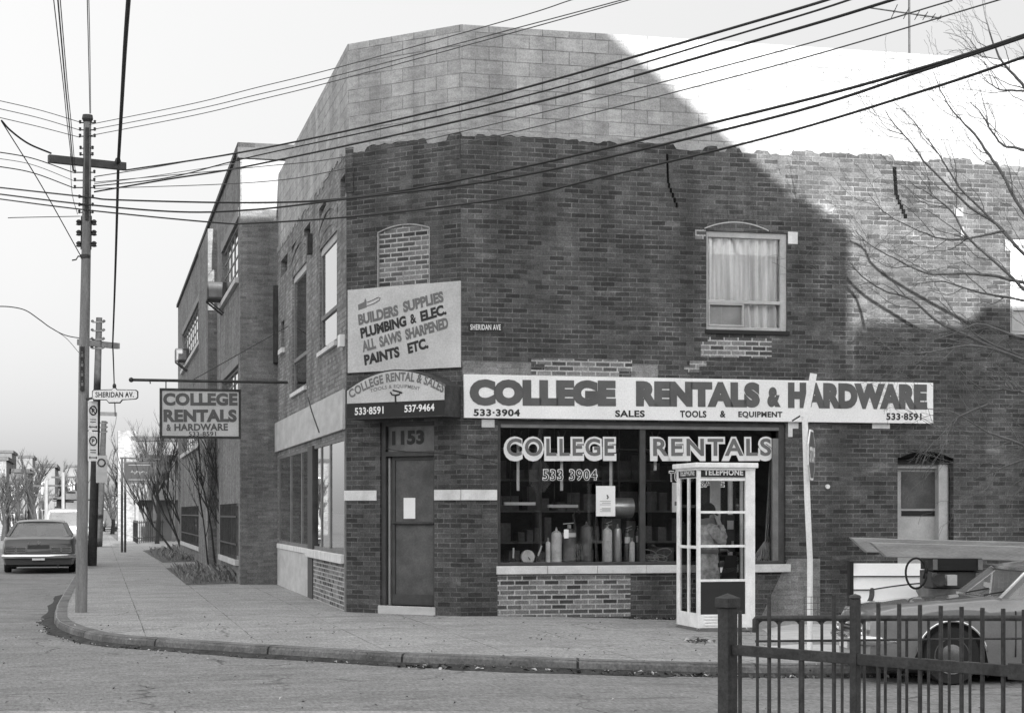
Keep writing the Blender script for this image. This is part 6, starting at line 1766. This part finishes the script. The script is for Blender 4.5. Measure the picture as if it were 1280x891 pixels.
# ---------------------------------------------------------------- rooftop aerial
s, z = W2.on(1137, 67, -1.2)
an = thing('tv_antenna', 'bare television aerial on a thin mast on the shop roof', 'antenna', W2.W(s, -1.2, 7.9))
Ya = W2.W(s, -1.2, 0).y
mb = MB(); mb.tube([W2.W(s, -1.2, 7.9), px(1136.3, -25, Ya)], .018, 7); obj('mast', mb, MT['iron'], an)
b0, b1 = px(1083, 9.5, Ya - .6), px(1176, 23, Ya + .6)
mb = MB(); mb.tube([b0, b1], .012, 6); obj('boom', mb, MT['iron'], an)
for i, (u, h_) in enumerate(((1117, .5), (1132, .45), (1146, .42), (1156, .36), (1166, .32), (1174, .28))):
    f = (u - 1083) / 93; c = b0.lerp(b1, f)
    mb = MB(); mb.tube([c + Vector((-h_ * .12, -h_, -.035)), c + Vector((h_ * .12, h_, .035))], .007, 5); mb.ball(c, .024, 6); obj('element', mb, MT['iron'], an)

# ---------------------------------------------------------------- bare tree at the right
tr = thing('bare_tree', 'bare winter tree reaching in over the wall from the right edge', 'tree', (px(1665, 700, 21).x, 21, gz(8)))
tx = px(1665, 700, 21).x
mb = MB(); mb.tube(spline([(tx, 21, -.3), (tx + .02, 21, 1.2), (tx - .08, 21, 2.6), (tx - .05, 21.1, 4.2), (tx + .1, 21, 6.0), (tx + .2, 21, 8.2)], 5), [.17 - .0045 * i for i in range(26)], 12); obj('trunk', mb, MT['bark'], tr, smooth='all')
LIMB = [
 [(1655, 316), (1385, 200), (1310, 142), (1277, 105), (1255, 80), (1242, 55), (1231, 15), (1224, -20)],
 [(1655, 567), (1390, 420), (1320, 350), (1277, 315), (1245, 280), (1210, 257), (1160, 207), (1140, 181), (1115, 152), (1108, 140)],
 [(1277, 315), (1237, 272), (1200, 235), (1182, 207), (1167, 185), (1140, 150), (1118, 128)],
 [(1655, 481), (1388, 360), (1310, 296), (1277, 262), (1252, 217), (1227, 180), (1215, 164), (1192, 140), (1175, 112), (1167, 90)],
 [(1655, 555), (1390, 450), (1320, 400), (1280, 362), (1260, 342), (1210, 297), (1190, 265), (1165, 245), (1140, 230)],
 [(1255, 288), (1217, 297), (1185, 299), (1157, 292), (1110, 269), (1085, 242)],
 [(1655, 560), (1390, 430), (1320, 368), (1272, 352), (1235, 344), (1197, 342), (1160, 342), (1122, 325), (1092, 309), (1068, 288)],
 [(1655, 562), (1390, 440), (1330, 390), (1277, 375), (1225, 366), (1177, 352), (1140, 356)],
 [(1655, 646), (1387, 530), (1310, 470), (1230, 430), (1172, 402), (1140, 375), (1102, 362), (1072, 340), (1058, 320)],
 [(1655, 635), (1388, 520), (1330, 475), (1277, 445), (1230, 425), (1202, 402), (1170, 372)],
 [(1290, 452), (1220, 432), (1160, 440), (1120, 440), (1088, 415)],
 [(1655, 780), (1388, 640), (1330, 585), (1275, 555), (1235, 540), (1192, 515), (1150, 510)],
 [(1655, 690), (1388, 560), (1320, 500), (1277, 490), (1255, 487), (1225, 485), (1197, 460)],
 [(1235, 505), (1197, 522), (1180, 537), (1157, 528)],
 [(1655, 600), (1388, 330), (1320, 206), (1277, 187), (1255, 182), (1240, 165), (1225, 140), (1212, 128)],
 [(1655, 262), (1388, 160), (1330, 120), (1277, 114), (1250, 112), (1228, 98)],
 [(1655, 687), (1388, 600), (1320, 560), (1278, 575), (1240, 590), (1215, 600)],
 [(1655, 572), (1388, 470), (1330, 430), (1270, 420), (1225, 405), (1190, 418), (1150, 430)],
]
mb = MB(); rt = random.Random(11)
def branch(P, r0, r1, depth):
    S = spline(P, 5); n = len(S)
    S = [p + Vector((rt.uniform(-1, 1), rt.uniform(-1, 1), rt.uniform(-1, 1))) * .005 for p in S]
    mb.tube(S, [r0 + (r1 - r0) * (i / (n - 1)) ** .8 for i in range(n)], 5 if depth else 7, cap=False)
    if depth > 2: return
    k = [9, 3, 1][depth]
    for _ in range(k):
        i = rt.randrange(int(n * .25), n - 1); p = S[i]; d = (S[i + 1] - p).normalized()
        L = rt.uniform(.35, 1.0) * (1.0, .5, .35)[depth]
        side = Vector((rt.uniform(-1, .6), rt.uniform(-.8, .8), rt.uniform(-1, 1))); side -= d * side.dot(d); side.normalize()
        g = (d * .8 + side * rt.uniform(.35, .7)).normalized()
        q = [p, p + g * L * .35 + side * .03, p + (g + d * .15 + Vector((0, 0, .12))).normalized() * L * .7, p + (g + d * .3 + Vector((0, 0, .25 * rt.uniform(-1, 1)))).normalized() * L]
        rr = (r0 + (r1 - r0) * i / n)
        branch(q, min(.007, rr * .5), .002, depth + 1)
for k, lb in enumerate(LIMB):
    Yb = 21 + rt.uniform(-.6, .6)
    P = []
    for i, (u, v) in enumerate(lb):
        f = i / (len(lb) - 1); start = lb[0][0] > 1380
        P.append(px(u, v, (21 + (Yb - 21) * min(1, f * 2)) if start else Yb + (21.4 - Yb) * .0))
    branch(P, .034 if lb[0][0] > 1380 else .017, .0035, 0)
obj('branches', mb, MT['bark'], tr, smooth='all')

# ---------------------------------------------------------------- bare shrubs against the factory
def shrub(label, ub, vb, leans, seed):
    g = gnd(ub, vb); rs = random.Random(seed)
    t = thing('bare_shrub', label, 'shrub', g)
    mb = MB()
    def st(p, d, L, r, dep):
        q = [p]; dd = d.copy()
        for i in range(6):
            dd = (dd + Vector((rs.uniform(-.1, .1), rs.uniform(-.1, .1), .05))).normalized(); q.append(q[-1] + dd * L / 6)
        mb.tube(q, [r * (1 - .78 * i / 6) for i in range(7)], 5 if dep == 0 else 4, cap=False)
        if dep < 3:
            for _ in range([9, 5, 3][dep]):
                i = rs.randrange(2, 6)
                e = (q[i + 1] - q[i]).normalized(); sd_ = Vector((rs.uniform(-1, 1), rs.uniform(-1, 1), rs.uniform(-.1, .9)))
                st(q[i], (e + sd_ * .6).normalized(), L * rs.uniform(.28, .5), r * .45, dep + 1)
    for (du, lean, L, r) in leans:
        st(g + Vector((du, rs.uniform(-.25, .25), -.05)), Vector((lean, rs.uniform(-.2, .2), 1)).normalized(), L, r, 0)
    obj('stems', mb, MT['bark_dark'], t); return t
shrub('tall bare many-stemmed shrub nearest the shop, against the factory wall', 274, 716, [(-.05, -.10, 3.3, .032), (.12, -.02, 3.4, .035), (.25, .05, 3.0, .03), (-.2, -.22, 2.8, .026), (.35, .10, 2.6, .024), (.0, .02, 3.1, .03), (.2, -.12, 2.7, .022)], 3)
shrub('broad bare shrub leaning left over the pavement, farther along the factory wall', 238, 692, [(-.5, -.75, 3.9, .045), (-.3, -.45, 3.7, .042), (0, -.25, 3.7, .042), (.25, -.08, 3.5, .04), (.5, .05, 3.5, .04), (-.1, -.6, 3.4, .036), (.4, -.2, 3.4, .034), (.1, .1, 3.2, .034)], 8)
# dry grass on the verge
mb = MB(); rg = random.Random(4)
def tufts(pts, n, hmax):
    P = [gnd(*p) for p in pts]
    for _ in range(n):
        a, b, c = rg.sample(P, 3); x, y = rg.random(), rg.random()
        if x + y > 1: x, y = 1 - x, 1 - y
        q = a + (b - a) * x + (c - a) * y; h = rg.uniform(.05, hmax); w = .006
        d = Vector((rg.uniform(-1, 1), rg.uniform(-1, 1), 0)) * h * .7
        mb.add([q + Vector((-w, 0, 0)), q + Vector((w, 0, 0)), q + d * .4 + Vector((w * .6, 0, h * .7)), q + d + Vector((0, 0, h))], [(0, 1, 2), (0, 2, 3)])
tufts([(212, 712), (234, 730), (302, 728), (302, 706), (270, 706)], 1500, .22)
tufts([(184, 690), (205, 702), (262, 700), (296, 698), (228, 684)], 1500, .25)
tufts([(262, 724), (302, 729), (302, 712)], 700, .35)
obj('dry_grass', mb, MT['grass'], kind='stuff')

# ---------------------------------------------------------------- litter in the gutter and along the wall foot
mb = MB(); rl_ = random.Random(21)
def chips(p, spread, n, smin, smax, z):
    for _ in range(n):
        a = rl_.uniform(0, 6.28); q = p + Vector((math.cos(a), math.sin(a), 0)) * spread * rl_.random()
        s = rl_.uniform(smin, smax); q.z = z + rl_.uniform(.0, .02)
        e1 = Vector((rl_.uniform(-1, 1), rl_.uniform(-1, 1), rl_.uniform(-.3, .5))).normalized() * s; e2 = e1.cross(Vector((rl_.uniform(-.3, .3), rl_.uniform(-.3, .3), 1))).normalized() * s * rl_.uniform(.3, .8)
        mb.mi = rl_.choice([0, 0, 1, 2])
        mb.add([q - e1, q - e2 + Vector((0, 0, s * .3)), q + e1, q + e2 + Vector((0, 0, s * .5))], [(0, 1, 2), (0, 2, 3)])
for i, q in enumerate(KFINE):
    if -7.2 < q.x < 5 and 15 < q.y < 27:
        o = offs(KFINE, i); d = .14
        m = 3 if q.x < -1 else (16 if q.x < 1.4 else 9)
        chips(q + o * (d + rl_.uniform(0, .08)), .16, m, .012, .05 if q.x > -1 else .03, gz(q.x) - KERB)
for u in range(792, 860, 3):
    g = gnd(u, 772); chips(Vector((g.x, W2.W(W2.on(u, 772)[0], .1, 0).y, 0)), .12, 8, .012, .04, gz(g.x))
chips(gnd(870, 803), .25, 30, .015, .06, gz(2)); chips(gnd(690, 797), .5, 14, .01, .03, gz(.5))
for _ in range(420):                               # grit, leaves and scraps over pavement and road
    q = Vector((rl_.uniform(-7, 5), rl_.uniform(14.5, 25), 0))
    chips(q, .05, 1, .006, .022, gz(q.x) - (KERB if q.y < 17.2 or q.x < -6.3 else 0))
obj('litter', mb, [MT['dirt'], MT['letter_dark'], MT['fascia']], kind='stuff')
mb = MB()
rowsg = []
for i, q in enumerate(KFINE):
    if -9 < q.x < 6 and q.y < 45:
        o = offs(KFINE, i); w = .17 + .10 * mnoise.noise(Vector((q.x * 1.3, q.y * 1.3, 8))) + (.16 if -.6 < q.x < 1.6 else 0)
        rowsg.append([(q.x + o.x * (.025 + w * t), q.y + o.y * (.025 + w * t), gz(q.x) - KERB + .004 + h) for t, h in ((0, .03), (.35, .025), (.7, .012), (1, 0))])
vs = [p for r_ in rowsg for p in r_]
mb.add(vs, [(i * 4 + j, i * 4 + j + 1, (i + 1) * 4 + j + 1, (i + 1) * 4 + j)[::-1] for i in range(len(rowsg) - 1) for j in range(3)])
obj('gutter_dirt', mb, M('gutter_dirt', .045, .95, .45, 5, .5, 22, bump=.8), kind='stuff', smooth='all')
# ---------------------------------------------------------------- far end of the side street
def house(name, label, u0, u1, vt, Y, mat, dep=9, gable=False, win=(), base=None, porch=False, group=None):
    a = px(u0, vt, Y); b = px(u1, vt, Y); w = b.x - a.x; h = a.z + .2
    t = thing(name, label, 'house', ((a.x + b.x) / 2, Y, -.1), 0, group)
    HT = Matrix.Translation((a.x, Y, -.2)) @ Matrix.Rotation(math.atan2(D2.y, D2.x), 4, 'Z')
    mb = MB(HT)
    holes = []
    for (f0, f1, z0, z1) in win: holes.append((w * f0, w * f1, h * z0, h * z1))
    wall(mb, 0, w, 0, h, holes, .18)
    mb.box(w - .01, w, .001, dep, 0, h); mb.box(0, .01, .001, dep, 0, h); mb.box(0, w, dep - .01, dep, 0, h); obj('wall', mb, mat, t)
    mb = MB(HT)
    if gable: 
        mb.prism([(-.4, h - .1), (w + .4, h - .1), (w / 2, h + w * .42)], -.4, dep + .3)
    else: mb.box(-.15, w + .15, -.2, dep, h, h + .25)
    obj('roof', mb, MT['roofing'], t)
    for x0, x1, z0, z1 in holes:
        mb = MB(HT); ring(mb, x0, x1, z0, z1, .08, .04, .12); f = obj('window', mb, MT['white'], t)
        mb = MB(HT); mb.box(x0 + .05, x1 - .05, .1, .11, z0 + .05, z1 - .05); obj('pane', mb, MT['door_dark'], f)
    return t, a, w, h
hw, a, w, h = house('white_house', 'white rendered house with a roofed balcony beyond the factory', 167, 232, 551, 92, MT['stucco'], 12, False, [(.08, .34, .52, .82), (.45, .7, .52, .82)])
T = Matrix.Translation((a.x, 92, -.2)) @ Matrix.Rotation(math.atan2(D2.y, D2.x), 4, 'Z')
mb = MB(T); mb.box(.15, w, -1.6, -.02, h * .80, h * .86); obj('balcony_roof', mb, MT['roofing'], hw)
mb = MB(T); mb.box(0, w, -1.6, -.02, h * .43, h * .48); mb.box(0, w, -1.6, -1.52, h * .48, h * .62); obj('balcony', mb, MT['frame_mid'], hw)
for x in (.06, w * .35, w * .7):
    mb = MB(T); mb.box(x, x + .16, -1.58, -1.42, 0, h * .80); obj('porch_post', mb, MT['frame_mid'], hw)
mb = MB(T); mb.box(-.8, .1, -.2, 2, 0, h * 1.1); obj('chimney_wall', mb, MT['brick_far'], hw)
WIN = [(.15, .35, .15, .35), (.6, .8, .15, .35), (.15, .35, .58, .8), (.6, .8, .58, .8)]
house('town_house', 'tall narrow pale house just right of the leafless trees down the street', 48, 68, 584, 118, MT['stucco'], 10, False, [(.2, .45, .2, .4), (.2, .45, .6, .8)], group='houses far down the street')
house('town_house', 'pale house nearest the left edge far down the street', 10, 34, 590, 125, MT['house_wall'], 10, False, WIN, group='houses far down the street')
house('town_house', 'grey gabled house far down the street beside the pale utility pole', 78, 104, 622, 110, MT['house_wall'], 10, True, [(.3, .5, .3, .6)], group='houses far down the street')
house('town_house', 'low dark shed-like house between the tall narrow house and the gabled one', 68, 79, 626, 112, MT['brick_far'], 8, False, [(.3, .7, .3, .6)], group='houses far down the street')
house('town_house', 'brick house left of the far leafless trees, half out of the picture', -40, 6, 575, 120, MT['brick_far'], 10, False, WIN, group='houses far down the street')
house('town_house', 'small pale house closing the end of the pavement behind the box van', 126, 166, 618, 150, MT['stucco'], 10, True, [(.2, .4, .2, .6), (.6, .8, .2, .6)], group='houses far down the street')
# projecting shop sign by the white house
Yq = 66.
t = thing('projecting_sign', 'dark hanging board with worn lettering on tall posts before the white house', 'sign', px(175, 640, Yq))
mb = MB(); a = px(156, 578, Yq); b = px(195, 603, Yq); mb.box(a.x, b.x, Yq - .06, Yq + .06, b.z, a.z); obj('board', mb, MT['black'], t)
mb = MB(); ring(mb, a.x - .03, b.x + .03, b.z - .03, a.z + .03, .05, Yq - .08, Yq + .08); obj('frame', mb, MT['iron'], t)
mb = MB(); mb.tube([(a.x + .25 + .6 * k / 16, Yq - .065, b.z + .38 + .1 * math.sin(k * 1.9) * math.cos(k * .7)) for k in range(17)], .02, 5)
for i in range(2): mb.box(a.x + .15, b.x - .2, Yq - .064, Yq - .06, b.z + .1 + .55 * i, b.z + .12 + .55 * i)
obj('lettering', mb, MT['frame_mid'], t)
for u in (152.5, 156.5):
    mb = MB(); c = px(u, 572, Yq); mb.tube([(c.x, Yq, 0), (c.x, Yq, c.z)], .045, 7); obj('post', mb, MT['iron'], t)
mb = MB(); mb.tube([px(150, 572, Yq), px(200, 574, Yq)], .03, 6); obj('arm', mb, MT['iron'], t)
# low iron railing along the pavement there
p0 = gnd(160, 672); p1 = gnd(172, 679); p2 = gnd(211, 675)
t = thing('iron_railing', 'low iron railing in front of the white house by the pavement', 'railing', p1)
for nm, qa, qb, n in (('railing_run', p0, p1, 14), ('railing_run', p1, p2, 18)):
    mb = MB()
    for z in (.25, 1.0): mb.bar(qa + Vector((0, 0, z)), qb + Vector((0, 0, z)), .05, .05)
    for i in range(n + 1): q = qa.lerp(qb, i / n); mb.tube([q, q + Vector((0, 0, 1.1))], .02, 4)
    obj(nm, mb, MT['iron'], t)
# far bare trees
def fartree(label, u, Y, vt, seed, r=.16):
    rs = random.Random(seed); g = Vector((px(u, 640, Y).x, Y, -.2)); H = px(u, vt, Y).z
    t = thing('bare_tree', label, 'tree', g, 0, 'bare trees far down the street')
    mb = MB(); mb.tube([g, g + Vector((.1, 0, H * .25)), g + Vector((0, 0, H * .5))], [r, r * .8, r * .5], 8); obj('trunk', mb, MT['bark_dark'], t)
    mb = MB()
    def st(p, d, L, rr, dep):
        q = [p]; dd = d.copy()
        for i in range(4):
            dd = (dd + Vector((rs.uniform(-.2, .2), rs.uniform(-.2, .2), .08))).normalized(); q.append(q[-1] + dd * L / 4)
        mb.tube(q, [rr * (1 - .7 * i / 4) for i in range(5)], 4, cap=False)
        if dep < 3:
            for _ in range([5, 5, 4][dep]):
                i = rs.randrange(1, 4); sd_ = Vector((rs.uniform(-1, 1), rs.uniform(-1, 1), rs.uniform(0, .9)))
                st(q[i], (dd + sd_ * .9).normalized(), L * rs.uniform(.4, .65), rr * .5, dep + 1)
    for i in range(7):
        a = rs.uniform(0, 6.28); st(g + Vector((0, 0, H * rs.uniform(.25, .5))), Vector((math.cos(a) * .6, math.sin(a) * .6, 1)).normalized(), H * rs.uniform(.35, .55), r * .45, 0)
    obj('crown', mb, MT['bark_dark'], t)
fartree('leafless tree in front of the pale house nearest the left edge', 22, 112, 575, 1)
fartree('leafless tree between the two pale houses down the street', 42, 108, 570, 2)
fartree('leafless tree behind the tall narrow pale house', 74, 135, 580, 3)
fartree('leafless tree behind the gabled house by the pale pole', 92, 128, 585, 4)
fartree('leafless tree over the box van at the end of the pavement', 140, 120, 598, 5)
fartree('leafless tree left of the white house with the balcony', 158, 100, 560, 6)
fartree('leafless tree leaning over the balcony of the white house', 196, 84, 520, 7, .12)
fartree('leafless tree at the left edge of the street view', 4, 100, 590, 8)
# poles far along the other side of the street
for u, Y, vt, lab in ((79, 105, 590, 'thin far pole with two small arms beside the gabled house'), (30, 125, 585, 'thin far pole before the pale house nearest the left edge'), (58, 95, 600, 'thin far pole in front of the tall narrow house')):
    g = Vector((px(u, 640, Y).x, Y, -.2)); zt = px(u, vt, Y).z
    t = thing('street_pole', lab, 'pole', g, 0, 'far poles')
    mb = MB(); mb.tube([g, (g.x, Y, zt)], .1, 6); obj('shaft', mb, MT['wood_pole'], t)
    mb = MB(); mb.bar((g.x - .7, Y, zt - .3), (g.x + .7, Y, zt - .3), .08, .1); mb.bar((g.x - .6, Y, zt - .8), (g.x + .6, Y, zt - .8), .08, .1); obj('crossarm', mb, MT['iron'], t)


for u0, u1, vt, Y, mt, lab in ((-6, 14, 566, 160, 'house_wall', 'tall grey block far off behind the leafless tree at the left edge'), (24, 40, 572, 175, 'stucco', 'pale flat-fronted block far behind the nearest pale house'), (40, 54, 588, 165, 'brick_far', 'dark brick block far behind the tall narrow pale house'), (84, 97, 584, 190, 'stucco', 'pale block farthest away, rising behind the gabled house'), (98, 108, 606, 200, 'brick_far', 'low dark block at the vanishing end of the street')):
    house('distant_block', lab, u0, u1, vt, Y, MT[mt], 9, False, [(.15, .4, .5, .75), (.6, .85, .5, .75), (.15, .4, .15, .35), (.6, .85, .15, .35)], group='blocks at the end of the street')
